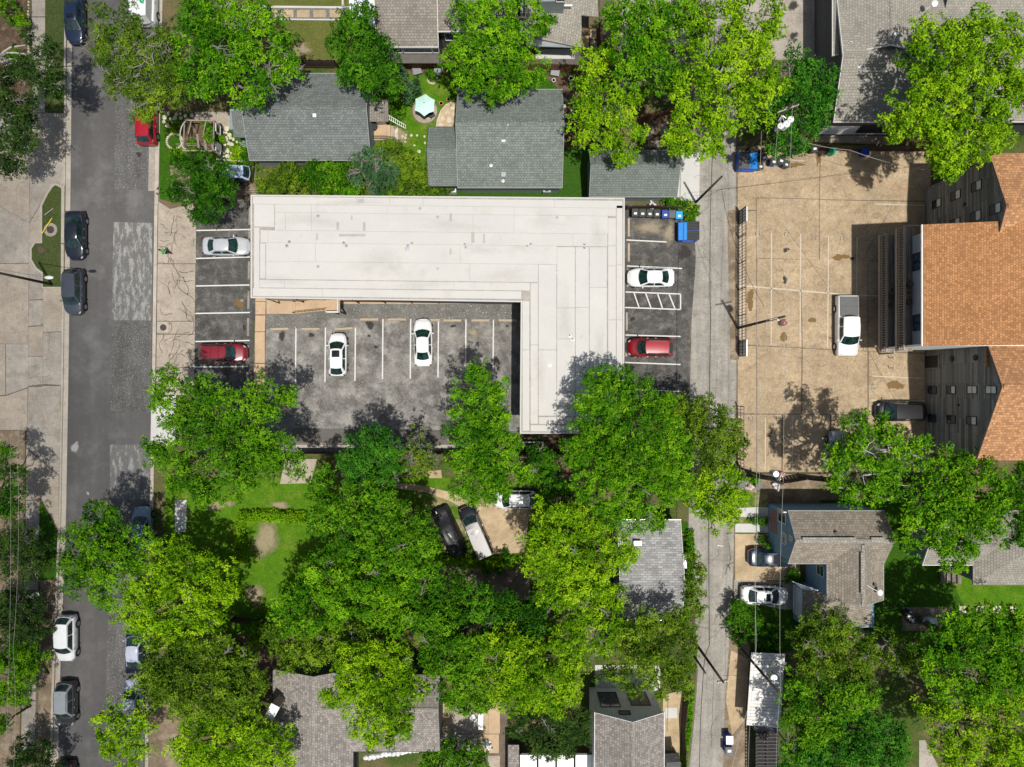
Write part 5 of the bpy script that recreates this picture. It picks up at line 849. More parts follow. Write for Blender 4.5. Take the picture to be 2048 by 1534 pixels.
def tree(label, lobes, h=9, mat='leaf_mid', leaf=.27, dens=1.0, flat=.62, bark='bark', base=None, twigs=0, group=None, name='tree', puff=(.4, .78), lumpy=.16, cat='tree', hc=None):
    if name == 'tree' and not twigs: twigs = 2
    rng = np.random.default_rng(abs(hash(str(lobes[0]) + str(len(lobes)))) % 99991 if False else int(lobes[0][0] * 7 + lobes[0][1] * 13 + len(lobes)))
    rm = max(l[2] for l in lobes) / S; hc = hc or max(.5, h - rm * flat); vs, ts, info = canopy(lobes, hc, rng, leaf, dens, flat, puff, lumpy)
    w_ = np.array([i[1] ** 2 for i in info]); c = (np.array([i[0] for i in info]) * w_[:, None]).sum(0) / w_.sum()
    bx = P(*base) if base else Vector((c[0], c[1], 0)); bx.z = 0
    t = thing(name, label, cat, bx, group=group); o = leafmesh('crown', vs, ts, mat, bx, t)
    mb = MB(); tr = .045 * h * .55 + .04; fork = Vector((bx.x * .6 + c[0] * .4, bx.y * .6 + c[1] * .4, hc * .5))
    if h > 3: mb.tube([(bx.x, bx.y, 0), (bx.x, bx.y, .25), tuple((Vector((bx.x, bx.y, .2)) + fork) / 2 + Vector((.1, .05, 0))), tuple(fork)], [tr * 1.5, tr * 1.1, tr, tr * .85], 8)
    mb2 = MB()
    for cc, Rr in info:
        if h > 3: mb2.tube(wob(fork, cc + np.array([0, 0, -.1 * Rr]), rng), [tr * .5, tr * .42, tr * .34, tr * .27, tr * .2, tr * .12], 5)
        else: mb2.tube(wob((bx.x, bx.y, .02), cc, rng), .025, 4)
        for _ in range(4):
            dr = rng.normal(0, 1, 3); dr[2] = abs(dr[2]) * .5; dr /= np.linalg.norm(dr); mb2.tube(wob(cc, cc + dr * Rr * .85, rng, 4), [.06 * Rr ** .5, .05, .035, .025, .015], 4)
    if h > 3: mb.build('trunk', bark, t, smooth=True)
    mb2.build('limbs', bark, t, smooth=True)
    if twigs:
        mb3 = MB()
        for _ in range(twigs):
            cc, Rr = info[rng.integers(len(info))]; a = rng.uniform(0, 6.28); r0 = rng.uniform(0, .5) * Rr; p0 = cc + np.array([math.cos(a) * r0, math.sin(a) * r0, Rr * flat * .75])
            a2 = a + rng.normal(0, .6); L = rng.uniform(.5, 1.1) * Rr; p1 = p0 + np.array([math.cos(a2) * L, math.sin(a2) * L, Rr * flat * rng.uniform(.05, .35)]); pp = wob(p0, p1, rng, 5, .5); mb3.tube(pp, [.06, .05, .045, .035, .025, .015], 4)
            for q in pp[1:5]:
                for s_ in (-1, 1):
                    a3 = a2 + s_ * rng.uniform(.5, 1.1); l3 = L * rng.uniform(.2, .5); e = np.array(q) + np.array([math.cos(a3) * l3, math.sin(a3) * l3, rng.uniform(-.1, .3)]); mb3.tube(wob(q, e, rng, 3, .4), [.03, .022, .018, .01], 3)
        mb3.build('bare_branches', 'bark_grey', t)['kind'] = 'stuff'
    return t
B, Y, MI, D, DU, OL, EM = 'leaf_bright', 'leaf_yellow', 'leaf_mid', 'leaf_deep', 'leaf_dull', 'leaf_olive', 'leaf_emerald'
# --- north-west
tree('dull dark oak with pale limbs, topmost of the trees west of the street', [(95, 95, 26), (60, 130, 28), (90, 145, 38), (105, 170, 28), (30, 150, 36), (60, 75, 18), (118, 180, 14)], 8, DU, .2, 1, base=(-30, 110), bark='bark_pale', twigs=3, lumpy=.3)
tree('dull dark oak at the left edge above the wide concrete apron', [(20, 205, 40), (55, 220, 28), (40, 260, 36), (10, 300, 40), (60, 240, 16), (20, 335, 18), (48, 290, 22)], 6.5, DU, .2, 1.1, bark='bark_pale', base=(-40, 250))
tree('feathery grey green tree with bare twigs over the street by the white van', [(215, 60, 40), (262, 45, 38), (200, 110, 22), (240, 110, 48), (290, 90, 48), (320, 140, 50), (270, 165, 45), (310, 200, 40), (240, 165, 32), (340, 90, 34), (290, 225, 26), (345, 190, 26)], 9.5, OL, .17, .95, twigs=34, bark='bark_grey', lumpy=.25)
tree('large glossy tree with grey branches left of the north-west roof', [(400, 35, 46), (460, 30, 52), (520, 50, 46), (555, 95, 30), (430, 100, 56), (500, 115, 52), (565, 130, 32), (400, 165, 44), (470, 170, 46), (540, 165, 36), (508, 195, 20), (385, 90, 32), (590, 135, 16)], 10, B, .3, .85, twigs=22, bark='bark_grey', lumpy=.28)
tree('dense dark green tree between the mown lawn and the brown shingle roof', [(705, 50, 30), (700, 90, 42), (750, 90, 44), (720, 140, 46), (768, 140, 34), (700, 150, 22), (745, 175, 30), (785, 165, 24), (728, 18, 16), (742, 30, 12), (790, 185, 18), (712, 70, 34)], 9, D, .26, 1.1)
tree('rounded bluish green bush beside the mint parasol', [(812, 160, 16), (822, 180, 18), (815, 196, 13), (800, 145, 12)], 2.2, 'leaf_sage', .22, 1.1, name='shrub', cat='shrub')
tree('bright bushy tree overhanging the middle grey house roof', [(925, 30, 30), (985, 20, 40), (1050, 35, 42), (1090, 50, 22), (935, 100, 46), (990, 90, 52), (1045, 110, 42), (1000, 155, 44), (945, 150, 38), (985, 190, 26), (1035, 165, 28), (1070, 150, 20), (905, 120, 26)], 9.5, B, .29, 1.05)
tree('yellow green tree left of the big alley tree, hanging over the small garage roof', [(1190, 130, 34), (1222, 100, 22), (1175, 170, 28), (1215, 190, 46), (1260, 190, 30), (1178, 230, 40), (1235, 250, 40), (1165, 275, 30), (1210, 295, 34), (1255, 300, 28), (1275, 270, 22), (1240, 322, 12)], 8.5, Y, .3, .85, twigs=14, lumpy=.3)
tree('tall bright tree at the top edge right of the north patio', [(1225, 40, 28), (1260, 30, 36), (1310, 30, 50), (1262, 85, 40), (1320, 90, 52), (1370, 40, 46), (1290, 130, 40), (1250, 130, 26), (1340, 150, 38)], 10.5, B, .29, 1, lumpy=.22)
tree('huge yellow green tree arching over the alley at the top', [(1420, 35, 48), (1480, 40, 46), (1530, 30, 34), (1400, 100, 50), (1460, 110, 54), (1515, 95, 42), (1545, 60, 20), (1370, 200, 46), (1430, 180, 52), (1490, 170, 50), (1540, 160, 36), (1360, 260, 36), (1410, 250, 44), (1460, 240, 36), (1390, 300, 26), (1430, 300, 18), (1345, 290, 22), (1515, 210, 38)], 12, Y, .3, .85, lumpy=.3)
tree('dark green tree behind the transformer pole beside the grey north-east house', [(1600, 125, 36), (1575, 165, 36), (1630, 165, 36), (1600, 205, 42), (1648, 200, 26), (1560, 240, 38), (1610, 250, 36), (1570, 285, 26), (1600, 295, 14), (1545, 295, 18), (1640, 235, 20)], 9, EM, .24, 1.1)
tree('big yellow green tree between the grey north-east roof and the orange roof', [(1845, 75, 34), (1895, 70, 36), (1955, 75, 44), (2015, 80, 46), (1850, 125, 40), (1920, 130, 52), (1990, 140, 56), (1830, 190, 42), (1890, 200, 56), (1960, 210, 60), (2030, 190, 46), (1800, 245, 32), (1860, 260, 48), (1930, 270, 54), (1990, 265, 36), (1900, 320, 38), (1945, 315, 26), (1790, 270, 18), (1870, 310, 22), (1905, 345, 14)], 13, Y, .3, 1.05, lumpy=.22)
tree('round dense dark green tree beside the silver hatchback in the west driveway', [(385, 345, 40), (430, 350, 34), (400, 395, 44), (440, 395, 32), (355, 380, 24), (410, 430, 26), (365, 330, 20), (450, 370, 20)], 6.5, D, .18, 1.2)
for lb, lo, h_, m_, lf, tw in (('olive shrub at the left end of the hedge row above the white roof', [(545, 365, 28), (575, 350, 26), (560, 378, 20), (600, 365, 26), (525, 375, 14)], 3, OL, .17, 0), ('mid green shrub with upright tips below the north-west house roof', [(640, 320, 22), (660, 345, 28), (625, 350, 24), (690, 340, 30), (700, 312, 18), (640, 372, 18)], 3.4, MI, .22, 0),
    ('bright green shrub touching the white roof edge, third in the hedge row', [(650, 375, 18), (690, 372, 22), (715, 378, 14)], 2.6, B, .22, 0), ('grey green shrub with bare pale twigs in the middle of the hedge row', [(725, 345, 28), (760, 355, 30), (745, 320, 26), (780, 335, 24), (755, 380, 16)], 3.6, 'leaf_sage', .2, 16),
    ('olive shrub below the small porch with the round dark table', [(790, 310, 26), (815, 325, 28), (770, 300, 20), (830, 345, 22)], 3.2, OL, .18, 0), ('reddish olive shrub at the right end of the hedge row', [(820, 368, 26), (850, 362, 28), (875, 372, 20), (795, 372, 22), (865, 345, 14)], 3, OL, .19, 0)):
    tree(lb, lo, h_, m_, lf, 1.15, name='shrub', cat='shrub', twigs=tw, group='shrubs in the row north of the white roof')
for lb, lo, h_, m_ in (('round bright green bush in the top left garden bed', [(28, 28, 24), (14, 10, 16), (44, 45, 12)], 1.8, B), ('small bright bush in the second garden bed of the top left corner', [(35, 118, 16), (20, 112, 9)], 1.3, B),
    ('small spiky yellow green plant above the round stone bed', [(356, 252, 8), (362, 260, 6), (350, 258, 5)], .8, Y), ('flowering yellow bush below the round stone bed', [(350, 308, 10), (362, 312, 9), (372, 305, 7)], .8, Y), ('green vine growing in the upper right of the wooden arbor', [(416, 262, 9), (420, 276, 8), (412, 250, 6)], 2.4, MI),
    ('leafy shrub inside the lower bay of the wooden arbor', [(388, 288, 7), (385, 298, 6)], 1.4, MI), ('leafy plants between the arbor and the stone path', [(440, 280, 8), (437, 272, 6)], .8, B), ('low yellow green plants right of the stone path', [(470, 300, 8), (478, 312, 8), (468, 318, 6), (484, 302, 5)], .7, Y),
    ('green shrub under the left eave of the north-west house', [(492, 325, 12), (505, 330, 10), (498, 312, 8)], 1.4, D), ('small green bush beside the porch stairs of the north-west house', [(788, 238, 12), (800, 228, 10), (780, 215, 10)], 1, MI), ('dark palm like bush in the curved stone bed', [(865, 150, 8), (858, 146, 5)], 1.3, D),
    ('tall green weeds at the foot of the alley pole behind the blue dumpster', [(1352, 408, 12), (1372, 412, 14), (1385, 425, 14), (1380, 436, 10), (1338, 405, 8)], 1.1, B), ('leafy green bush beside the alley below the white sedan', [(1475, 1222, 22), (1500, 1240, 24), (1478, 1262, 22), (1462, 1240, 14), (1515, 1262, 16)], 2, D),
    ('green shrub beside the white metal shed roof', [(1530, 1285, 18), (1552, 1280, 16), (1510, 1278, 10)], 2, D), ('small bush in front of the blue house beside the dark blue sedan', [(1588, 1146, 10), (1578, 1155, 9), (1596, 1160, 8)], 1, D), ('low bush in front of the pink door of the blue house', [(1525, 1042, 9), (1512, 1044, 6)], .7, D), ('low bush under the corner of the blue house', [(1524, 1082, 9), (1530, 1092, 8)], .9, D),
    ('small light green star leaved tree at the lower left of the hedged lawn', [(515, 1262, 20), (538, 1272, 20), (508, 1285, 14), (552, 1290, 12)], 3, 'leaf_yellow'), ('small weed clump by the black bin south of the car park', [(1506, 948, 8), (1508, 958, 7), (1490, 958, 6)], .9, B), ('small weedy bush beside the alley fence on the right of the yard', [(1378, 1390, 6), (1376, 1410, 5)], .6, B),
    ('dark leafy bush by the bare earth under the hedge', [(1010, 1112, 10), (992, 1136, 12), (975, 1140, 10)], 1, D), ('low green plants in the small bed by the bungalow', [(1015, 1118, 10), (1030, 1120, 8)], .8, B)):
    tree(lb, lo, h_, m_, .2, 1.1, name='shrub', cat='shrub')
# agave
rng = np.random.default_rng(5); ag = thing('agave', 'spiky blue grey agave at the corner of the north-west porch roof', 'plant', P(494, 288)); k = 70
c_ = np.tile(np.array(P(494, 288, .25)), (6, 1)); v, t = sprigs(c_, np.tile(np.array([[0, 0, 1.]]), (6, 1)), .62, rng, 14, None, .16, (.1, 1.1)); leafmesh('leaves', [v], [t], 'leaf_agave', ORG[ag.name], ag)
# --- west and south-west
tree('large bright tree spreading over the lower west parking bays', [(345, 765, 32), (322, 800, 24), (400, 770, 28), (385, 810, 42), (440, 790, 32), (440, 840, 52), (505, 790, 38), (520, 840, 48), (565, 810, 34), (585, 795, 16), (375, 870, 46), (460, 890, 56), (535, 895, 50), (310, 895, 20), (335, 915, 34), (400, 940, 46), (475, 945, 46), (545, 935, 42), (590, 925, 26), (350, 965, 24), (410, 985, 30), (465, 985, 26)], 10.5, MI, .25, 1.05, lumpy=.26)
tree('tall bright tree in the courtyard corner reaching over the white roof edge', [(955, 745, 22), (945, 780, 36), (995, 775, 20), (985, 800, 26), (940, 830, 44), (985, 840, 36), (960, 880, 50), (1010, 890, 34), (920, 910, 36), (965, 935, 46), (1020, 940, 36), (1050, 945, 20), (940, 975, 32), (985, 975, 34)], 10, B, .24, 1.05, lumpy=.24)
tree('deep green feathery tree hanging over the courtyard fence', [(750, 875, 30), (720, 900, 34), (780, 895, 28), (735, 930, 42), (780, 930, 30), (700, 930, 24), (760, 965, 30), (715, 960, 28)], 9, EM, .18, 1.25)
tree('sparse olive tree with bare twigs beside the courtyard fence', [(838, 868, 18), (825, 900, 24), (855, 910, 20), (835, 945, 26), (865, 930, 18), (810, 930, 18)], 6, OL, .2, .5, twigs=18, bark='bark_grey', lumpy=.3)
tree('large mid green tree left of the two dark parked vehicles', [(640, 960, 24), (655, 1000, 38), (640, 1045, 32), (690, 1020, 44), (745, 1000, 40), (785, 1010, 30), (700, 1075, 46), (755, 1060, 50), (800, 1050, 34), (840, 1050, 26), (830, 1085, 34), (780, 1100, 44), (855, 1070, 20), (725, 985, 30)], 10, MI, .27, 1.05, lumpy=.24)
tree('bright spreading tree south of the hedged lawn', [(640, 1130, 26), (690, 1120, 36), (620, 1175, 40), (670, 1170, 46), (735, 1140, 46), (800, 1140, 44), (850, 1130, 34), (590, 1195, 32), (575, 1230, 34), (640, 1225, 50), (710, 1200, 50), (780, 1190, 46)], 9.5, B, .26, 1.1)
tree('broad olive green tree above the south-west roof', [(560, 1255, 32), (590, 1290, 40), (640, 1290, 42), (570, 1310, 26), (690, 1260, 40), (620, 1325, 18), (740, 1250, 34)], 8.5, OL, .24, 1.1)
tree('left of two big trees at the street kerb above the white suv', [(195, 1040, 36), (160, 1075, 30), (220, 1080, 38), (155, 1120, 32), (200, 1130, 44), (250, 1120, 38), (165, 1165, 32), (215, 1180, 44), (260, 1080, 24), (225, 1030, 20), (290, 1085, 28)], 8.5, MI, .23, 1.1)
tree('right of two big trees at the street kerb, crown over the dark blue car', [(320, 1110, 36), (370, 1115, 38), (340, 1160, 50), (400, 1150, 44), (450, 1145, 32), (290, 1170, 40), (290, 1220, 46), (350, 1215, 52), (410, 1205, 46), (455, 1180, 26), (260, 1240, 30), (320, 1260, 40), (380, 1260, 38), (355, 1290, 22), (430, 1240, 26)], 8.5, Y, .25, 1.05)
tree('mid green tree right of the grey sedan at the bottom left kerb', [(330, 1315, 36), (385, 1310, 40), (440, 1310, 38), (490, 1320, 34), (305, 1355, 32), (350, 1360, 46), (410, 1365, 48), (470, 1370, 44), (515, 1355, 24), (320, 1395, 26), (380, 1410, 32), (440, 1410, 34), (500, 1400, 28)], 9.5, OL, .23, 1.15)
tree('small bright tree leaning over the street at the bottom left', [(215, 1440, 26), (255, 1420, 32), (290, 1440, 26), (240, 1470, 32), (275, 1490, 30), (205, 1470, 14), (225, 1500, 18), (265, 1525, 24)], 7.5, Y, .24, 1, lumpy=.28)
tree('bright tree at the bottom edge left of the south-west roof', [(395, 1450, 28), (450, 1450, 38), (500, 1445, 32), (380, 1500, 36), (435, 1500, 46), (495, 1495, 44), (545, 1480, 34), (560, 1520, 32), (400, 1535, 34), (470, 1545, 38), (575, 1460, 14)], 9, Y, .25, 1.1)
tree('dark oak in the left margin beside the power lines, upper one', [(12, 905, 22), (20, 950, 28), (10, 1000, 30), (40, 985, 14), (25, 1020, 22)], 6, D, .22, 1.1, base=(20, 960))
tree('dull round tree in the left margin beside the footpath', [(35, 1075, 36), (65, 1090, 28), (30, 1125, 38), (68, 1135, 28), (15, 1090, 26)], 4.2, DU, .17, 1.2, base=(96, 1110))
tree('dull dark tree left of the white suv', [(25, 1200, 32), (60, 1215, 32), (30, 1250, 42), (70, 1255, 28), (10, 1220, 26)], 4, DU, .2, 1.15, base=(94, 1235))
tree('bright tree at the left edge between the white suv and the silver grey suv', [(30, 1310, 38), (70, 1315, 30), (15, 1350, 36), (60, 1345, 30), (30, 1390, 28)], 4.2, B, .24, 1.1, base=(96, 1345))
tree('dull bush in the bottom left corner below the path', [(60, 1500, 30), (90, 1495, 22), (40, 1530, 28), (90, 1530, 26)], 4, DU, .19, 1.1, base=(96, 1520)); tree('small leafy tree at the left edge near the bottom', [(8, 1440, 16), (5, 1455, 14)], 4, MI, .2, 1.1)
# --- middle
tree('huge dense round evergreen covering the corner of the white roof', [(1195, 760, 30), (1240, 765, 36), (1175, 800, 28), (1215, 800, 46), (1280, 800, 46), (1325, 815, 30), (1165, 850, 36), (1215, 860, 54), (1285, 865, 56), (1340, 865, 36), (1155, 905, 32), (1195, 920, 52), (1265, 930, 60), (1335, 920, 46), (1175, 965, 38), (1235, 980, 52), (1300, 985, 52), (1350, 970, 34), (1225, 1030, 26), (1280, 1035, 34), (1310, 1045, 20)], 13, B, .2, 1.15, flat=.5, lumpy=.08, puff=(.3, .46))
tree('darker green tree over the alley right of the huge evergreen', [(1365, 815, 32), (1400, 830, 34), (1440, 830, 26), (1380, 870, 34), (1430, 870, 40), (1465, 860, 22), (1475, 890, 20), (1410, 910, 30), (1455, 905, 24)], 9, OL, .2, 1.15)
tree('yellow green tree over the alley below the darker tree', [(1390, 960, 34), (1430, 940, 34), (1460, 940, 22), (1420, 985, 42), (1455, 985, 30), (1395, 1005, 26), (1440, 1020, 32), (1465, 1020, 20), (1425, 1045, 20), (1455, 1045, 14)], 8.5, Y, .24, 1.05, lumpy=.26)
tree('small deep green tree squeezed between the courtyard fence and the white hatchback', [(1075, 905, 22), (1095, 925, 24), (1065, 935, 18), (1085, 955, 20), (1105, 970, 26), (1125, 1000, 26), (1085, 1000, 16)], 6.5, D, .22, 1.1)
tree('tall yellow green tree left of the pale grey cottage roof', [(1095, 1035, 30), (1140, 1030, 34), (1185, 1045, 34), (1070, 1080, 28), (1115, 1085, 44), (1170, 1090, 46), (1225, 1085, 34), (1075, 1130, 34), (1130, 1140, 44), (1190, 1140, 44), (1240, 1120, 32), (1262, 1105, 20), (1100, 1175, 32), (1160, 1180, 32)], 10.5, Y, .23, 1.15)
tree('green tree with grey twigs below the pale cottage roof', [(1140, 1215, 36), (1190, 1205, 38), (1230, 1190, 26), (1215, 1240, 40), (1165, 1260, 36), (1245, 1260, 30), (1200, 1285, 28)], 9, Y, .24, .9, twigs=14, bark='bark_grey')
tree('broad olive green tree beside the alley above the dark gabled house', [(1270, 1250, 34), (1310, 1260, 40), (1350, 1235, 26), (1290, 1300, 42), (1340, 1300, 44), (1375, 1290, 22), (1250, 1300, 28), (1245, 1340, 30), (1300, 1345, 36), (1345, 1350, 36), (1370, 1340, 18), (1215, 1345, 20), (1270, 1380, 16), (1320, 1385, 16)], 9.5, OL, .22, 1, lumpy=.24)
tree('deep green tree in the middle of the southern grove', [(960, 1195, 34), (1005, 1210, 40), (1050, 1230, 36), (1085, 1230, 30), (1000, 1255, 40), (1060, 1270, 36), (960, 1240, 34)], 8.5, D, .25, 1.15)
tree('bright tree in the southern grove left of the white yard', [(990, 1290, 34), (1030, 1300, 42), (1080, 1310, 42), (1125, 1290, 34), (1010, 1345, 38), (1060, 1355, 46), (1115, 1345, 42), (1150, 1320, 24), (1040, 1395, 36), (1095, 1395, 38), (1140, 1385, 28), (1000, 1390, 24)], 10, Y, .24, 1.1)
tree('olive green tree in the southern grove right of the roof covering tree', [(870, 1240, 38), (915, 1260, 40), (865, 1290, 32), (905, 1310, 42), (950, 1300, 36), (890, 1350, 34), (940, 1350, 42), (970, 1340, 30), (930, 1395, 34), (970, 1395, 28), (900, 1390, 24)], 9.5, MI, .24, 1.1)
tree('mid green tree between the dark vehicles and the southern grove', [(830, 1195, 38), (880, 1180, 36), (925, 1180, 30), (800, 1240, 36), (850, 1230, 34)], 8.5, MI, .26, 1.1)
tree('yellow flowered looking tree crown covering the middle of the south-west roof', [(700, 1320, 32), (745, 1300, 32), (790, 1310, 36), (690, 1360, 32), (740, 1350, 46), (800, 1355, 46), (670, 1390, 24), (730, 1400, 40), (790, 1405, 44), (835, 1370, 28), (725, 1445, 30), (775, 1450, 34), (815, 1440, 24), (745, 1480, 16), (780, 1482, 14), (650, 1390, 12)], 11, Y, .22, 1.1, lumpy=.2)
tree('dark brownish cedar below the southern grove', [(1040, 1420, 24), (1080, 1425, 36), (1125, 1430, 38), (1160, 1445, 26), (1030, 1455, 18), (1075, 1465, 36), (1120, 1470, 38), (1100, 1500, 20), (1135, 1500, 16), (1165, 1475, 16)], 7.5, DU, .17, 1.2, lumpy=.2)
tree('dark green shrubby tree at the bottom edge below the south patio', [(870, 1500, 26), (905, 1505, 30), (945, 1505, 26), (860, 1530, 26), (910, 1540, 30), (955, 1530, 22)], 4.5, MI, .25, 1.1); tree('mid green tree at the eave end of the pale cottage beside the alley', [(1385, 1115, 14), (1398, 1140, 18), (1392, 1170, 22), (1380, 1195, 18), (1392, 1215, 18), (1382, 1240, 18), (1368, 1260, 20)], 5.5, OL, .22, .85, lumpy=.25)
# --- east
tree('bright tree casting a large shadow on the tan car park', [(1722, 850, 32), (1755, 860, 24), (1700, 885, 26), (1730, 900, 40), (1775, 890, 32), (1670, 905, 16), (1645, 920, 14), (1680, 935, 32), (1725, 950, 40), (1775, 940, 38), (1820, 905, 30), (1845, 890, 16), (1665, 965, 20), (1700, 985, 28), (1755, 990, 28), (1795, 970, 26)], 10, B, .29, .85, twigs=4, bark='bark_pale', lumpy=.32)
tree('big bright tree south of the orange roofed apartments', [(1860, 935, 26), (1905, 930, 34), (1950, 935, 36), (1990, 960, 32), (1870, 985, 38), (1920, 985, 46), (1975, 1000, 42), (2010, 1010, 26), (1835, 1010, 30), (1870, 1040, 40), (1930, 1045, 50), (1985, 1050, 30), (1820, 1055, 24), (1860, 1085, 30), (1905, 1095, 38), (1950, 1090, 34), (1915, 1125, 18), (1810, 1085, 18)], 10, B, .28, .95, lumpy=.28)
tree('dark green tree cut by the right edge beside the grey hip roof', [(2040, 950, 26), (2035, 990, 24), (2045, 1040, 30), (2030, 1075, 22), (2055, 1000, 30)], 8, D, .25, 1.1)
tree('twiggy green tree over the lower roof corner of the blue house', [(1625, 1235, 22), (1660, 1240, 30), (1640, 1275, 36), (1690, 1270, 34), (1600, 1290, 26), (1655, 1315, 40), (1705, 1310, 38), (1735, 1290, 22), (1620, 1335, 34), (1680, 1350, 40), (1725, 1345, 30)], 8.5, OL, .23, 1, twigs=10, lumpy=.26)
tree('green tree right of the white metal shed roof', [(1590, 1370, 30), (1600, 1410, 32), (1640, 1385, 38), (1685, 1395, 40), (1650, 1430, 38), (1720, 1390, 32), (1580, 1450, 30), (1620, 1460, 38), (1600, 1490, 30)], 9, MI, .25, 1.1, lumpy=.22)
tree('deep green tree at the bottom edge right of the dark trellis roof', [(1690, 1450, 44), (1740, 1440, 40), (1670, 1490, 42), (1730, 1490, 46), (1780, 1470, 30), (1630, 1520, 38), (1700, 1535, 44), (1765, 1520, 36), (1580, 1525, 28), (1800, 1500, 22)], 9.5, EM, .25, 1.1)
tree('thin twiggy tree in the dark gap between the two southern east yards', [(1775, 1285, 26), (1810, 1290, 26), (1790, 1320, 26), (1765, 1315, 18), (1815, 1325, 16)], 6, OL, .2, .7, twigs=12, bark='bark_grey')
tree('big bright tree on the lower right, upper one of the pair', [(1890, 1255, 32), (1935, 1245, 36), (1985, 1245, 38), (2030, 1240, 36), (1870, 1300, 34), (1915, 1300, 44), (1970, 1300, 50), (2025, 1295, 46), (1860, 1345, 34), (1905, 1350, 42), (1955, 1360, 42), (2010, 1350, 48), (2045, 1350, 34), (1880, 1390, 24)], 10.5, B, .28, 1, lumpy=.26)
tree('big bright tree in the bottom right corner', [(1950, 1400, 34), (2000, 1410, 38), (2040, 1420, 34), (1860, 1420, 28), (1900, 1440, 38), (1950, 1455, 44), (2005, 1470, 48), (2045, 1480, 34), (1885, 1480, 30), (1930, 1505, 42), (1985, 1525, 46), (2035, 1530, 36), (1905, 1535, 30)], 9.5, Y, .27, 1, lumpy=.26)
# --- hedges
def hedge(label, pts, wd, h, mat, leaf=.2):
    rng = np.random.default_rng(int(pts[0][0])); vs = []; ts = []; c = P(*pts[len(pts) // 2]); hd = thing('hedge', label, 'hedge', c)
    for a, b in zip(pts, pts[1:]):
        A, Bq = np.array(P(*a)), np.array(P(*b)); L = np.linalg.norm(Bq - A); n = int(L * wd * 95 / (leaf / .2) ** 2); u = rng.uniform(0, 1, n)[:, None]; d = (Bq - A) / L; nn = np.array([-d[1], d[0], 0])
        f = rng.uniform(-.5, .5, n)[:, None]; cen = A + (Bq - A) * u + nn * f * wd + np.array([0, 0, 1]) * (h * rng.uniform(.25, 1, n)[:, None] * (1 - .6 * (2 * f) ** 4)); v, t = sprigs(cen, nn * f * 1.4 + np.array([0, 0, .6]), leaf, rng, 5, rng.normal(.5, .14, n)); vs.append(v); ts.append(t)
    leafmesh('foliage', vs, ts, mat, c, hd)
hedge('low clipped hedge along the top of the hedged lawn', [(482, 1032), (530, 1030), (614, 1034)], 1.1, 1.1, Y); hedge('clipped hedge along the left side of the hedged lawn', [(484, 1036), (483, 1070), (482, 1118)], .85, 1.1, Y); hedge('long low hedge in front of the covered car and the black pickup', [(866, 1116), (950, 1124), (1036, 1122)], 1.0, .9, Y)
hedge('ragged hedge along the alley beside the pale cottage', [(1378, 1060), (1380, 1120), (1372, 1240)], .7, .7, MI); hedge('overgrown strip of bushes right of the long yard fence at the bottom', [(1380, 1380), (1378, 1430), (1366, 1534)], .5, .5, B)
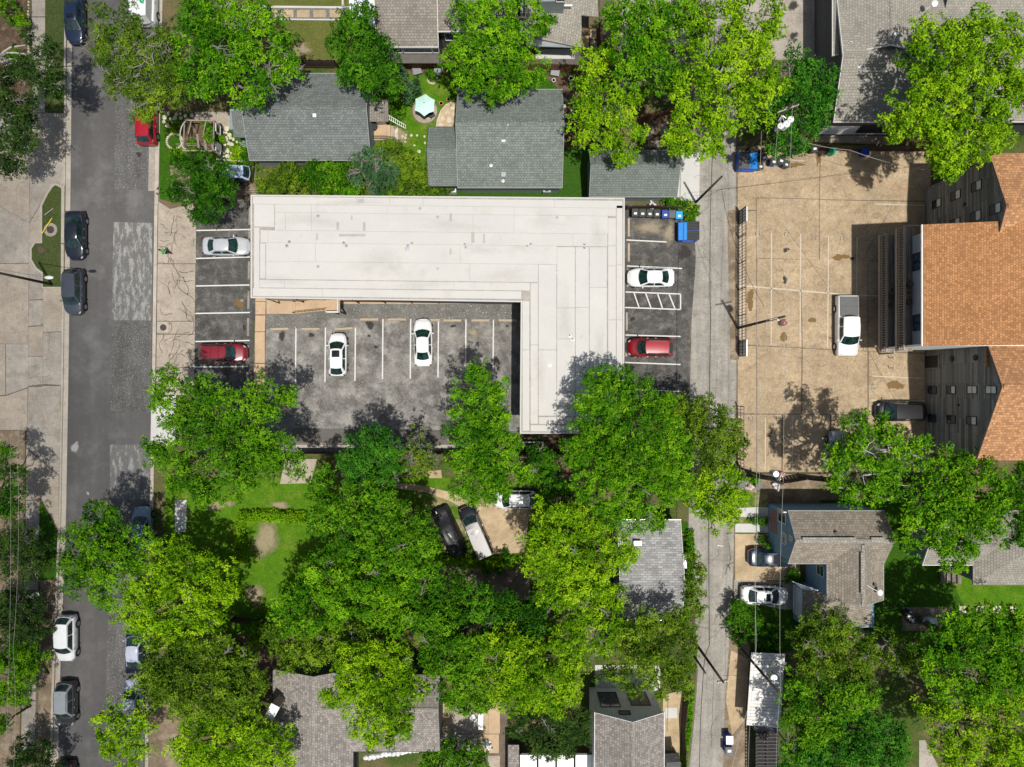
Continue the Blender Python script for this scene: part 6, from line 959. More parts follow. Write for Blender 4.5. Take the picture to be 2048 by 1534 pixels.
# ================================================================ VEHICLES
KINDS = { # L, W, H, hood z, belt z, tail z, then x fractions from the nose: windscreen base, roof front, roof rear, rear glass base; roof half width factor
 'sedan': (4.75, 1.82, 1.45, .74, .96, 1.0, .27, .42, .69, .84, .66), 'hatch': (4.45, 1.80, 1.5, .76, .98, 1.02, .25, .40, .80, .95, .68), 'suv': (4.7, 1.88, 1.72, .88, 1.08, 1.1, .25, .39, .86, .965, .72),
 'van': (5.1, 1.98, 1.76, .82, 1.05, 1.1, .18, .33, .90, .975, .74), 'pickup': (5.5, 1.98, 1.85, 1.02, 1.2, 1.2, .215, .33, .63, .655, .80), 'cargo': (5.6, 2.0, 2.5, 1.0, 1.25, 1.3, .12, .24, .97, .995, .86)}
def car(label, cat, px, py, head, kind, col, Ls=1.0, W_=1.0, roof=None, rack=False, sunroof=None, name='parked_car', gl='auto_glass', cover=None, blackwin=False, group=None, zc=.8):
    L, W, Ht, zh, zb, zt, fw, fr, frr, frw, rw = KINDS[kind]; L *= Ls; W *= W_; p = P(px, py, zc); t = thing(name, label, cat, (p.x, p.y, .035), R(head), group)
    col2 = roof or col; X = lambda f: L / 2 - f * L
    st = [(0, .36, .46), (.008, .50, .56), (.022, .645, zh - .17), (.045, .765, zh - .07), (.08, .865, zh), (.13, .94, zh + (zb - zh) * .25), (.19, .99, zh + (zb - zh) * .55), (fw, 1, zb), (.42, 1, zb + .01), (.6, 1, zb + .01), (.76, .995, zb + .02), (.88, .965, zt), (.935, .92, zt - .01), (.97, .84, zt - .06), (.99, .74, zt - .16), (1, .58, zt - .34)]
    if kind == 'pickup': st = [(0, .8, .7), (.012, .88, .9), (.04, .94, zh), (.14, .98, zh + .06), (fw, 1, zb), (.5, 1, zb), (.75, 1, zb), (.97, .99, zb), (1, .97, zb - .1)]
    if kind in ('van', 'suv', 'cargo'): st[-5:] = [(.88, .985, zt), (.955, .95, zt), (.99, .9, zt - .1), (1, .84, zt - .3)]
    vs = []; n = 0
    for f, wf, z in st:
        w2 = W / 2 * wf; zb0 = .24 if .03 < f < .97 else .3; half = [(w2 * .93, zb0), (w2 * .99, zb0 + .12), (w2, min(.62, z * .72)), (w2 * .985, z - .1), (w2 * .93, z - .03), (w2 * .78, z + .005), (w2 * .4, z + .025)]
        ring = [(y, z_) for y, z_ in half] + [(0, z + .03)] + [(-y, z_) for y, z_ in reversed(half)]; n = len(ring); vs += [(X(f), y, z_) for y, z_ in ring]
    fs = [tuple(range(n - 1, -1, -1)), tuple(range((len(st) - 1) * n, len(st) * n))]
    for i in range(len(st) - 1):
        for k in range(n - 1): fs.append((i * n + k, i * n + k + 1, (i + 1) * n + k + 1, (i + 1) * n + k))
        fs.append((i * n + n - 1, i * n, (i + 1) * n, (i + 1) * n + n - 1))
    body = MB(); body.add(vs, fs); bo_ = body.build('body', col, t, smooth=True); bo_.data.set_sharp_from_angle(angle=R(50))
    # glasshouse
    wb, wr = W / 2 * .91, W / 2 * rw; rows = [(fw, zb - .02, wb, .24), (fr, Ht - .05, wr * .98, .1), ((fr + frr) / 2, Ht, wr, 0), (frr, Ht - .04, wr * .95, -.07), (frw, (zt if kind != 'sedan' else zt - .02) - .0, wb * .88, -.18)]
    U = [-1, -.94, -.6, 0, .6, .94, 1]
    def gp(row, u, dz=0):
        f, z, w2, bow = row; return Vector((X(f) + bow * (1 - u * u), u * w2, z + .035 * (1 - u * u) + dz - (.045 if abs(u) == 1 and row not in (rows[0], rows[-1]) else 0)))
    vs = []; fs = []; m = len(U)
    for r0 in rows: vs += [gp(r0, u) for u in U]
    for i in range(len(rows) - 1):
        for k in range(m - 1): fs.append((i * m + k, i * m + k + 1, (i + 1) * m + k + 1, (i + 1) * m + k))
    bs = len(vs); 
    for sgn, k in ((-1, 0), (1, m - 1)):
        b0 = len(vs); vs += [(X(fw) , sgn * wb, zb - .06), (X(frw), sgn * wb * .97, zb - .04)]
        fs.append(tuple([b0] + [i * m + k for i in range(len(rows))] + [b0 + 1])[::sgn])
    cab = MB(); cab.add(vs, fs); cb_ = cab.build('roof', col2, t, smooth=True); cb_.data.set_sharp_from_angle(angle=R(35))
    gm = 'plastic_trim' if blackwin else gl
    def pane(ra, rb, ta, tb, ua, ub, nm, lift=.012, mat=None, cols=5):
        v = []; f_ = []
        for j in range(3):
            q = ta + (tb - ta) * j / 2
            for k in range(cols):
                u = ua + (ub - ua) * k / (cols - 1); a, b = gp(ra, u * .999), gp(rb, u * .999); pt = a.lerp(b, q); d = (b - a).normalized(); nn = Vector((-d.z, 0, d.x)); nn = nn if nn.z > 0 else -nn; v.append(pt + nn * lift)
        for j in range(2):
            for k in range(cols - 1): f_.append((j * cols + k, j * cols + k + 1, (j + 1) * cols + k + 1, (j + 1) * cols + k))
        MB().add(v, f_).build(nm, mat or gm, t, smooth=True)
    pane(rows[0], rows[1], .05, .95, -.9, .9, 'windscreen'); 
    if kind not in ('cargo',): pane(rows[4], rows[3], .12 if kind != 'sedan' else .06, .93, -.86, .86, 'rear_window')
    if sunroof: pane(rows[1], rows[2], sunroof[0], sunroof[1], -.62, .62, 'sunroof', .014, 'sunroof')
    for sgn in (-1, 1):
        def sp_(f, h):  # point on the side glass plane
            zt_ = Ht - .09; zlo = zb + .0; z = zlo + (zt_ - zlo) * h; y = (wb * (1 - h) + wr * .99 * h) * sgn; return Vector((X(f), y + sgn * .013, z + .012))
        segs = [(fw + (fr - fw) * .25, fr + .005, (fr + frr) / 2 - .012), None]
        fm = (fr + frr) / 2; A = [sp_(fw + (fr - fw) * .30, .08), sp_(fm - .01, .08), sp_(fm - .01, .9), sp_(fr + .012, .9)]; Bq = [sp_(fm + .012, .08), sp_(frr + (frw - frr) * (.62 if kind != 'pickup' else .0), .08), sp_(frr - .012, .9), sp_(fm + .012, .9)]
        if kind == 'cargo': qs = [A[:]]
        else: qs = [A, Bq]
        for q in qs: MB().add([Vector((v.x, v.y, v.z)) for v in q], [(0, 1, 2, 3) if sgn < 0 else (3, 2, 1, 0)]).build('side_window', gm, t)
    # wheels
    rr = .33 if kind in ('sedan', 'hatch') else .37
    for fx in (.185 if kind != 'pickup' else .16, .80 if kind != 'pickup' else .79):
        for sgn in (-1, 1):
            y0 = sgn * (W / 2 - .0); ar = MB(); ar.cyl((X(fx), min(y0 - sgn * .02, y0 + sgn * .004), rr - .02), rr + .055, .024, 20, 0, None, 'y'); ar.build('wheel_arch', 'plastic_trim', t)
            ya = y0 - sgn * .2; wh = MB(); a_, b_ = sorted((ya, y0 + sgn * .022)); wh.cyl((X(fx), a_, rr - .03), rr, b_ - a_, 20, 0, None, 'y'); w_o = wh.build('wheel', 'rubber', t, smooth=False)
            rm = MB(); yy = y0 + sgn * .02; a_, b_ = sorted((yy, yy + sgn * .012)); rm.cyl((X(fx), a_, rr - .03), rr * .62, b_ - a_, 14, 0, None, 'y'); rm.build('rim', 'rim', w_o)
    # lamps, mirrors, handles
    for sgn in (-1, 1):
        w2 = W / 2; MB().ell((X(.052), sgn * w2 * .71, (zh - .085 if kind != 'pickup' else zh - .05)), (.2, .1, .05), 10, 5, 0, -sgn * .5).build('headlight', 'lamp_clear', t, smooth=True)
        MB().ell((X(.972), sgn * w2 * .78, (zt - .08 if kind != 'pickup' else zb - .2)), (.07, .13, .08), 10, 5, 0, sgn * .5).build('tail_light', 'lamp_red', t, smooth=True)
        xm = X(fw + .045); mm = MB(); mm.ell((xm, sgn * (w2 + .09), zb + .05), (.075, .12, .075), 8, 5); mm.tube([(xm, sgn * w2 * .9, zb - .02), (xm, sgn * (w2 + .05), zb + .03)], .03, 5); mm.build('wing_mirror', col2 if not blackwin else 'plastic_trim', t, smooth=True)
        for fx in (.44, .62):
            if kind != 'pickup' or fx < .5: MB().box((X(fx), sgn * (w2 + .006), zb - .16), (.18, .025, .03)).build('door_handle', 'metal_grey', t)
    MB().box((X(.004), 0, .42), (.08, W * .5, .2)).build('grille', 'plastic_trim', t); MB().box((X(.994), 0, .42), (.07, W * .62, .12)).build('bumper_trim', 'plastic_trim', t)
    mb = MB(); 
    for sgn in (-1, 1): mb.tube([(X(fw) + .17 - .1, sgn * .08, zb + .028), (X(fw) + .12, sgn * .08 - .52 * 1, zb + .02)], .009, 4)
    mb.build('wiper', 'plastic_trim', t)
    mb = MB(); mb.tube([(X(.05), -W * .36, zh + .012), (X(fw) + .08, -W * .42, zb + .0)], .006, 3).tube([(X(.05), W * .36, zh + .012), (X(fw) + .08, W * .42, zb + .0)], .006, 3); mb.build('hood_seam', 'plastic_trim', t)
    mb = MB()
    if kind == 'sedan':
        mb.tube([(X(.87), -W * .40, zt + .012), (X(.87), W * .40, zt + .012)], .006, 3).build('boot_seam', 'plastic_trim', t)
    if rack:
        mb = MB()
        for sgn in (-1, 1): mb.tube([(X(fr + .03), sgn * wr * .9, Ht - .03), (X(fr + .05), sgn * wr * .9, Ht + .05), (X(frr - .05), sgn * wr * .9, Ht + .05), (X(frr - .03), sgn * wr * .9, Ht - .04)], .022, 5)
        if rack == 2:
            for f in (.52, .68): mb.box((X(f), 0, Ht + .05), (.05, wr * 1.8, .03))
        mb.build('roof_rack', 'plastic_trim' if rack == 2 else 'metal_grey', t)
    mb = MB(); mb.ell((X(frr - .05), 0, Ht + .03), (.08, .03, .05), 8, 4); mb.build('aerial', col2, t)
    if kind == 'pickup':
        if cover: MB().box((X((frw + .985) / 2), 0, zb + .045), (L * (.985 - frw) - .06, W * .86, .05)).build('bed_cover', cover, t); MB().box((X((frw + .985) / 2), 0, zb + .075), (.02, W * .86, .01)).build('cover_seam', 'plastic_trim', t)
    return t
for n_, c_ in (('paint_white', (.74, .75, .75)), ('paint_silver', (.42, .44, .46)), ('paint_navy', (.01, .014, .022)), ('paint_blue', (.01, .02, .05)), ('paint_slate', (.05, .06, .075)), ('paint_red', (.2, .006, .014)), ('paint_redb', (.33, .008, .018)), ('paint_black', (.012, .012, .014)), ('paint_lightblue', (.2, .27, .36)), ('paint_graphite', (.03, .032, .034)), ('paint_greysilver', (.25, .27, .28)), ('paint_blueroof', (.4, .5, .62)), ('paint_faded', (.22, .21, .2)), ('paint_lilac', (.4, .43, .52))): paint(n_, c_)
CARS = 'parked cars'
car('dark blue sedan with roof at the top edge of the street by the left kerb', 'car', 148, 36, -90, 'sedan', 'paint_blue', 1.05, rack=False, sunroof=(.2, .75), group=CARS)
v = car('white van with a green logo on its roof at the top edge of the street', 'van', 286, -12, 90, 'cargo', 'paint_white', 1.0, name='parked_van', group=CARS, zc=1.4)
lg = MB()
for x, y, a in ((-1.2, -.62, .3), (-1.45, -.5, 1.2), (-.9, -.55, -.4), (-1.25, -.35, .8), (-.6, -.6, .2), (-.3, -.5, 1.)): lg.ell((x, y, 2.525), (.22, .1, .012), 10, 4, 0, a)
lg.build('leaf_logo', 'plastic_green', v)
car('bright red suv half hidden under the feathery tree on the right kerb', 'car', 293, 243, 90, 'suv', 'paint_redb', .98, rack=False, group=CARS)
car('navy sedan parked beside the grass island with the manhole', 'car', 149, 470, -90, 'sedan', 'paint_navy', 1.02, 1.04, group=CARS)
car('slate grey suv parked just behind the navy sedan', 'car', 147, 584, -90, 'suv', 'paint_slate', .96, .98, group=CARS)
car('white suv parked on the left kerb near the bottom', 'car', 132, 1278, -90, 'suv', 'paint_white', .98, 1.0, group=CARS)
car('silver roofed dark grey suv with roof rails at the bottom left kerb', 'car', 132, 1408, -90, 'suv', 'paint_graphite', .92, .98, roof='paint_greysilver', rack=1, group=CARS)
car('black car cut by the bottom edge at the left kerb', 'car', 130, 1572, -90, 'suv', 'paint_black', 1, rack=2, group=CARS)
car('light blue car poking out from under the tree above the kerbside grove', 'car', 283, 1058, 90, 'hatch', 'paint_lightblue', 1.0, group=CARS)
car('dark blue sedan with pale boot lid under the grove on the right kerb', 'car', 270, 1298, 90, 'sedan', 'paint_navy', 1.02, roof='paint_lilac', group=CARS)
car('lilac silver car nose under the tree below the dark blue sedan', 'car', 265, 1404, 90, 'hatch', 'paint_lilac', 1.0, group=CARS)
car('silver roofed black hatchback in the dirt driveway beside the bungalow', 'car', 462, 348, 180, 'suv', 'paint_black', .86, .92, roof='paint_blueroof', group=CARS)
car('silver sedan in the topmost west parking bay', 'car', 452, 492, 0, 'sedan', 'paint_silver', .98, group=CARS, gl='auto_glass_green')
car('dark red wagon with black roof bars in the lower west parking bay', 'car', 446, 706, 0, 'suv', 'paint_red', 1.0, .98, rack=2, group=CARS)
car('white hatchback with a sunroof in the courtyard', 'car', 675, 709, 90, 'hatch', 'paint_white', .96, sunroof=(.15, .85), group=CARS, gl='auto_glass_green')
car('white sedan without sunroof parked nose in at the middle of the courtyard', 'car', 846, 685, 91, 'sedan', 'paint_white', 1.0, group=CARS, gl='auto_glass_green')
car('white sedan in the east bays just above the hatched zone', 'car', 1302, 555, 180, 'sedan', 'paint_white', .98, 1.02, group=CARS, gl='auto_glass_green')
car('dark red crossover with dark trim in the east bays below the hatched zone', 'car', 1300, 695, 180, 'suv', 'paint_red', .96, .97, roof='paint_redb', rack=1, group=CARS)
car('white pickup truck with a grey bed cover on the tan car park', 'pickup truck', 1694, 652, -90, 'pickup', 'paint_white', 1.08, 1.05, name='pickup_truck', cover='plastic_grey', gl='auto_glass_green')
car('black minivan parked against the dark apartment wall', 'minivan', 1801, 823, 180, 'van', 'paint_black', .93, .98, name='minivan', roof='paint_black')
car('silver blue car mostly hidden under the tree on the tan car park', 'car', 1678, 906, 95, 'hatch', 'paint_greysilver', 1.0, group=CARS)
car('white hatchback peeking out between trees beside the black pickup', 'car', 1030, 999, 180, 'hatch', 'paint_white', .98, group=CARS)
car('blue sedan with glass roof reversed beside the blue house', 'car', 1546, 1115, 0, 'sedan', 'paint_blue', 1.02, group=CARS, sunroof=(.1, .9), rack=1)
car('white sedan with a sunroof in the concrete driveway of the blue house', 'car', 1530, 1191, -2, 'sedan', 'paint_white', 1.0, 1.0, group=CARS, sunroof=(.2, .8))
car('old black pickup like vehicle with silver canopy roof in the gravel yard', 'pickup truck', 951, 1062, 113, 'pickup', 'paint_black', .95, .9, name='pickup_truck', roof='paint_faded', cover=None, gl='auto_glass_green')
tp = [o for o in bpy.data.objects if o.name.startswith('pickup_truck') and 'canopy' in o.get('label', '')][0]
MB().box((-1.35, 0, 1.5), (2.4, 1.45, .62)).build('canopy', 'paint_black', tp); MB().box((-1.0, 0, 1.845), (3.1, 1.32, .05)).build('canopy_roof', 'paint_faded', tp)
# car under a black cover
t = thing('covered_car', 'car under a black tarpaulin beside the old black pickup', 'covered car', P(899, 1061), R(113)); vs = []; fs = []; NX, NY = 26, 14; rr = random.Random(4)
for i in range(NX + 1):
    f = i / NX; x = 2.6 - 5.2 * f; top = np.interp(f, [0, .06, .22, .36, .5, .62, .8, .95, 1], [.7, .95, 1.08, 1.5, 1.6, 1.55, 1.3, 1.15, .85])
    for j in range(NY + 1):
        u = -1 + 2 * j / NY; e = 1 - abs(2 * f - 1) ** 6 * .12; y = u * 1.0 * e; z = .06 + (top - .06) * (1 - abs(u) ** 5) ** .8 if abs(u) < 1 else .05; z += rr.uniform(-.025, .025) + .03 * math.sin(9 * u + 5 * f); vs.append((x + rr.uniform(-.03, .03), y + (.04 * math.sin(7 * f) if abs(u) > .9 else 0), max(.02, z)))
for i in range(NX):
    for j in range(NY): fs.append((i * (NY + 1) + j, (i + 1) * (NY + 1) + j, (i + 1) * (NY + 1) + j + 1, i * (NY + 1) + j + 1))
MB().add(vs, fs).build('cover', 'tarp_black', t, smooth=True); MB().box((-.2, -.1, 1.63), (.5, .05, .02), .3).box((2.3, .35, 1.0), (.3, .1, .03), .2).build('tape', 'sticker', t)
for fx in (-1.5, 1.5):
    for sg in (-1, 1): w_ = MB(); a_, b_ = sorted((sg * .72, sg * .9)); w_.cyl((fx, a_, .33), .32, b_ - a_, 16, 0, None, 'y'); w_.build('wheel', 'rubber', t)
# ================================================================ POLES AND WIRES
def pole(label, px, py, h, arms=(), r=.14, trans=(), lean=(0, 0)):
    b = P(px, py); t = thing('utility_pole', label, 'utility pole', b); top = Vector((b.x + lean[0], b.y + lean[1], h)); MB().tube([(b.x, b.y, 0), tuple(top)], [r, r * .7], 10).build('pole', 'pole_wood', t, smooth=True)
    for (z, L_, ang) in arms:
        f = z / h; c = Vector((b.x + lean[0] * f, b.y + lean[1] * f, z)); MB().box(c, (L_, .1, .12), R(ang)).build('crossarm', 'wood_old', t)
        for s_ in (-.45, -.2, .2, .45): d = Vector((math.cos(R(ang)), math.sin(R(ang)), 0)) * L_ * s_; MB().cyl(tuple(c + d + Vector((0, 0, .06))), .05, .16, 8, r2=.03).build('insulator', 'metal_white', t)
    for (z, dx, dy, r_, hh, m) in trans:
        c = Vector((b.x + dx, b.y + dy, z)); tr = MB().cyl(tuple(c), r_, hh, 18).build('transformer', m[0], t); MB().cyl((c.x, c.y, c.z + hh), r_ * 1.02, .05, 18, r2=r_ * .8).build('lid', m[1], tr); MB().cyl((c.x + .1, c.y + .1, c.z + hh), .05, .3, 8, r2=.03).cyl((c.x - .1, c.y - .1, c.z + hh), .05, .3, 8, r2=.03).build('bushing', 'metal_white', tr); MB().tube([tuple(c + Vector((0, 0, hh * .6))), (b.x, b.y, z + hh * .6)], .05, 5).build('bracket', 'metal_grey', t)
    return t
pl = pole('dark utility pole with street lamp arm leaning out on the left edge', 105, 569, 9.6)
lp = P(90, 555, 8.0); b0 = P(105, 569); MB().tube([(b0.x, b0.y, 7.4), (b0.x + .0, b0.y + .3, 7.7), (lp.x + .0, lp.y, 8.05)], .035, 6).build('lamp_arm', 'metal_grey', pl); MB().ell((lp.x + .35, lp.y, 8.0), (.42, .17, .1), 14, 6).build('lamp_head', 'metal_white', pl, smooth=True)
pole('short dark utility pole in the weeds above the blue dumpster', 1391, 405, 8.6, r=.13)
pole('tall utility pole with brown transformer beside the metal fence of the tan car park', 1475, 656, 11.8, ((10.6, 1.7, 12),), trans=((9.6, .55, -.35, .28, .7, ('metal_grey', 'insulator_brown')),))
pole('tall utility pole with three white transformers inside the north-east trees', 1487, 306, 12.2, ((11.0, 1.9, 20), (9.8, 1.4, 60)), trans=((9.2, .3, -.9, .3, .85, ('metal_white', 'metal_white')), (9.2, .65, -.5, .28, .8, ('galv', 'metal_white')), (9.2, -.2, -1.05, .28, .8, ('galv', 'metal_white'))))
pole('tall utility pole standing on the left side of the lower alley', 1391, 1286, 9.0, ((8.7, .9, 10),)); pole('short stub pole next to the tall pole in the lower alley', 1386, 1309, 4.4, r=.12)
pole('utility pole with round white transformer over the metal shed', 1475, 1289, 10.6, ((8.6, 1.4, 0),), trans=((7.5, .45, .25, .3, .85, ('galv', 'metal_white')),))
pole('utility pole with grey and rusty transformers at the south fence of the tan car park', 1480, 936, 10.8, ((10.0, 1.5, 80),), trans=((9.0, -.2, .7, .3, .85, ('galv', 'galv')), (9.0, .35, .65, .28, .8, ('terracotta', 'insulator_brown'))))
def wire(label, pts, r=.014, mat='cable', sag=.4):
    q = []
    for (a, b) in zip(pts, pts[1:]):
        A, Bq = P(*a), P(*b)
        for k in range(8): f = k / 8; v = A.lerp(Bq, f); v.z -= sag * 4 * f * (1 - f); q.append(v)
    q.append(P(*pts[-1])); return MB().tube(q, r, 5).build('power_cable', mat, label=label, cat='cable', group='overhead cables')
wire('pale overhead cable running down the left side of the tan car park', [(1523, 262, 10.5), (1513, 945, 10), (1513, 1290, 9.5), (1496, 1560, 9)], .012, 'cable_pale'); wire('pale overhead cable from the three transformer pole down past the blue house', [(1585, 210, 12), (1567, 955, 10.4), (1561, 1380, 10.5), (1553, 1600, 10)], .012, 'cable_pale')
wire('thin pale overhead cable in the middle of the three over the tan car park', [(1556, 250, 10), (1540, 560, 9.5), (1519, 960, 9.5), (1511, 1330, 9)], .012, 'cable_pale'); wire('dark overhead cable along the middle of the alley', [(1430, 60, 8), (1425, 300, 7.5), (1421, 640, 8), (1419, 1290, 8), (1407, 1345, 8.5), (1399, 1600, 8)], .03)
wire('dark cable from the alley pole to the brown transformer pole', [(1443, 378, 8.4), (1475, 500, 8.6), (1528, 612, 9.8)], .018); wire('dark cable crossing from the alley pole to the orange apartments', [(1443, 378, 8.5), (1700, 345, 8.6), (1846, 330, 8.4)], .016); wire('pale service cable from the north-east trees over the green bin to the apartments', [(1600, 280, 7), (1700, 300, 6), (1850, 340, 6)], .016, 'cable_pale')
wire('pale thin cable left of the footpath in the left margin', [(24, 560, 9), (20, 900, 8.6), (6, 1600, 8.4)], .008, 'cable_pale'); wire('pale thin cable right of its twin in the left margin', [(40, 560, 9), (34, 900, 8.6), (26, 1300, 8.4), (22, 1600, 8.2)], .008, 'cable_pale'); wire('pale slanting guy cable over the bins in the lower alley', [(1495, 1420, 7), (1458, 1560, 4)], .02, 'cable_pale', .1); wire('dark service cable from the stub pole across the lower alley', [(1445, 1352, 8.6), (1500, 1357, 7)], .016)
wire('dark cable from the short pole across the concrete driveway', [(1443, 378, 8.3), (1392, 400, 6), (1300, 440, 5.8)], .012); MB().tube([P(1383, 412, 1.6), P(1365, 420, .1)], .035, 6).tube([P(1385, 415, 1.6), P(1367, 423, .1)], .035, 6).build('guy_guard', 'yellow', label='yellow guy wire guards in the weeds above the blue dumpster', cat='guy guard')
MB().tube([P(1835, 380, .06), P(1800, 376, .05), P(1750, 362, .05), P(1700, 350, .05)], .02, 5).build('extension_cord', 'orange_cord', label='orange cord lying on the car park beside the dark apartment wing', cat='cord')
# ================================================================ FENCES
def fence(label, pts, h, mat='fence_dark', pitch=.3, th=.03, name='fence', board=True, loc_in=False):
    c = P(*pts[0]); f = thing(name, label, 'fence', c); proto = None; cnt = 0; rails = MB(); posts = None
    for a, b in zip(pts, pts[1:]):
        A, Bq = P(*a), P(*b); L_ = (Bq - A).length; d = (Bq - A) / L_; ang = math.atan2(d.y, d.x); n = int(L_ / pitch)
        for zz in (.35, h - .35): m = (A + Bq) / 2; rails.box((m.x, m.y, zz), (L_, .05, .09), ang)
        for k in range(n):
            q = A + d * (k + .5) * L_ / n; hh = random.uniform(.97, 1.02)
            if proto is None:
                proto = MB().box((0, 0, h / 2), (pitch * .93, th, h)).build('fence_board', mat, f); proto.data.transform(Matrix.Translation(ORG[f.name])); proto.location = q - ORG[f.name]; proto.rotation_euler = (0, 0, ang)
            else: share(proto, f, q, ang + random.uniform(-.02, .02), (1, 1, hh))
        for k in range(int(L_ / 2.4) + 1): q = A + d * min(L_, k * 2.4); n_ = Vector((-d.y, d.x, 0)) * .07; rails.box((q.x + n_.x, q.y + n_.y, h / 2), (.1, .1, h + .04), ang)
    rails.build('rail', mat, f); return f
fence('dark board fence behind the bins along the top of the tan car park', [(1488, 316), (1530, 304), (1640, 301), (1860, 303)], 1.5); fence('dark board fence along the south edge of the courtyard', [(600, 904), (1130, 906)], 1.8); fence('dark board fence behind the row of black bins in the east bays', [(1250, 420), (1300, 418), (1376, 424)], 1.5)
fence('reddish board fence behind the lounge chairs of the north garden', [(780, 138), (880, 140), (1160, 146)], 1.8, 'fence_red'); fence('brown board fence behind the north-west house roof', [(600, 136), (680, 137)], 1.8); fence('reddish board fence inside the trees above the small garage', [(1275, 243), (1318, 236), (1345, 226)], 1.6, 'fence_red'); fence('dark board fence at the bottom of the tan car park', [(1478, 948), (1560, 962), (1600, 955), (1660, 962)], 1.7)
fence('long dark board fence beside the alley at the bottom', [(1370, 1375), (1362, 1440), (1366, 1560)], 1.7); fence('brown board fence right of the north patio', [(1196, 60), (1198, 135)], 1.8, 'fence_red'); fence('dark board fence between the hedged lawn and the southern grove', [(470, 1234), (530, 1240), (700, 1270)], 1.4)
MB().box(P(1063, 884, .35), (2.4, .1, .7)).build('low_wall', 'white_wall', label='short low white wall below the corner of the white roof', cat='wall'); 
mb_f = thing('metal_railing', 'black metal bar fence directly below the corner of the white roof', 'fence', P(1100, 872)); MB().box(P(1105, 872, 1.3), (4.3, .04, .05)).box(P(1105, 872, .3), (4.3, .04, .05)).build('rail', 'metal_dark', mb_f); pr0 = None
for k in range(26):
    q = P(1062 + k * 3.4, 872, 0)
    if pr0 is None: pr0 = MB().box((q.x, q.y, .7), (.03, .03, 1.35)).build('bar', 'metal_dark', mb_f); q0 = q
    else: share(pr0, mb_f, ORG[mb_f.name] + (q - q0))
def barfence(label, x, y0, y1, h, mat='metal_dark', mesh=True):
    f = thing('metal_fence', label, 'fence', P(x, (y0 + y1) / 2)); A, Bq = P(x, y0), P(x, y1); L_ = A.y - Bq.y; mb = MB()
    for z in (.1, h * .5, h): mb.box((A.x, (A.y + Bq.y) / 2, z), (.05, L_, .05))
    mb.build('rail', mat, f); n = int(L_ / .3); p0 = None
    for k in range(n + 1):
        y = A.y - k * L_ / n
        if p0 is None: p0 = MB().box((A.x, y, h / 2), (.03, .035, h)).build('bar', mat, f); ya = y
        else: share(p0, f, ORG[f.name] + Vector((0, y - ya, 0)))
    for k in range(int(L_ / 2.6) + 1): y = A.y - k * 2.6; MB().box((A.x, y, h / 2), (.08, .08, h + .08)).build('post', mat, f)
    return f
f1 = barfence('tall metal bar fence between the alley and the tan car park, upper stretch', 1477, 424, 712, 2.2); f2 = barfence('metal mesh fence between the alley and the tan car park, lower stretch', 1475, 812, 948, 1.9)
MB().box((P(1477, 0, 0).x + .1, P(0, 698, 0).y, 1.1), (.12, 1.6, 2.1)).build('gate_panel', 'metal_white', f1); MB().box((P(1477, 0, 0).x + .1, P(0, 438, 0).y, 1.1), (.12, 1.4, 2.1)).build('gate_panel', 'metal_white', f1)
for z in (.5, 1.0, 1.5):
    MB().box((P(1477, 0, 0).x + .02, P(0, 568, 0).y, z), (.02, 14, .03)).build('mesh_wire', 'metal_white', f1)
# ================================================================ BINS
def bin_(label, px, py, ang, body, lid, mark=None, s_=1.0, lidm=None, group=None, tip=0):
    p = P(px, py, .9); t = thing('wheelie_bin', label, 'bin', (p.x, p.y, .03), R(ang), group); w, d, h = .58 * s_, .68 * s_, .95 * s_
    vs = []; 
    for (f, z) in ((.78, .05), (1, h)): vs += [(-w / 2 * f, -d / 2 * f, z), (w / 2 * f, -d / 2 * f, z), (w / 2 * f, d / 2 * f, z), (-w / 2 * f, d / 2 * f, z)]
    MB().add(vs, [(3, 2, 1, 0), (0, 1, 5, 4), (1, 2, 6, 5), (2, 3, 7, 6), (3, 0, 4, 7), (4, 5, 6, 7)]).build('body', body, t)
    l = MB(); l.box((0, 0, h + .03), (w + .06, d + .06, .06)); l.box((0, -.02, h + .075), (w * .82, d * .78, .04)).build('lid', lid, t); MB().tube([(-w / 2, d / 2 + .09, h - .02), (w / 2, d / 2 + .09, h - .02)], .02, 6).build('handle', lid, t)
    for sx in (-1, 1): MB().cyl((sx * w * .42 - .03, d * .4, .1), .1, .06, 12, 0, None, 'x').build('wheel', 'rubber', t)
    if mark: MB().box((.02, -.08, h + .098), (w * .5, d * .3, .006)).build('sticker', mark, t)
    return t
G = 'bins behind the east bays'
for k, x in enumerate((1270, 1284.5, 1299, 1313.5)): bin_(['first', 'second', 'third', 'fourth'][k] + ' from the left of the four black bins with white labels', x, 426 - k * -.6, 0, 'plastic_black', 'plastic_black', 'sticker', group=G)
bin_('royal blue bin with white label right of the four black bins', 1330, 429, 0, 'plastic_blue', 'plastic_blue', 'sticker', group=G); bb = bin_('dark grey bin between the royal blue bin and the sky blue bin', 1344, 429, 0, 'plastic_grey', 'plastic_grey', None, group=G); bin_('sky blue recycling bin at the right end of the bin row', 1358, 431, 0, 'plastic_sky', 'plastic_sky', 'sticker', group=G)
for y_ in (-.0, -.22): MB().box((0, y_, 1.03), (.32, .05, .006)).build('lettering', 'metal_grey', bb)
G = 'bins along the top of the tan car park'
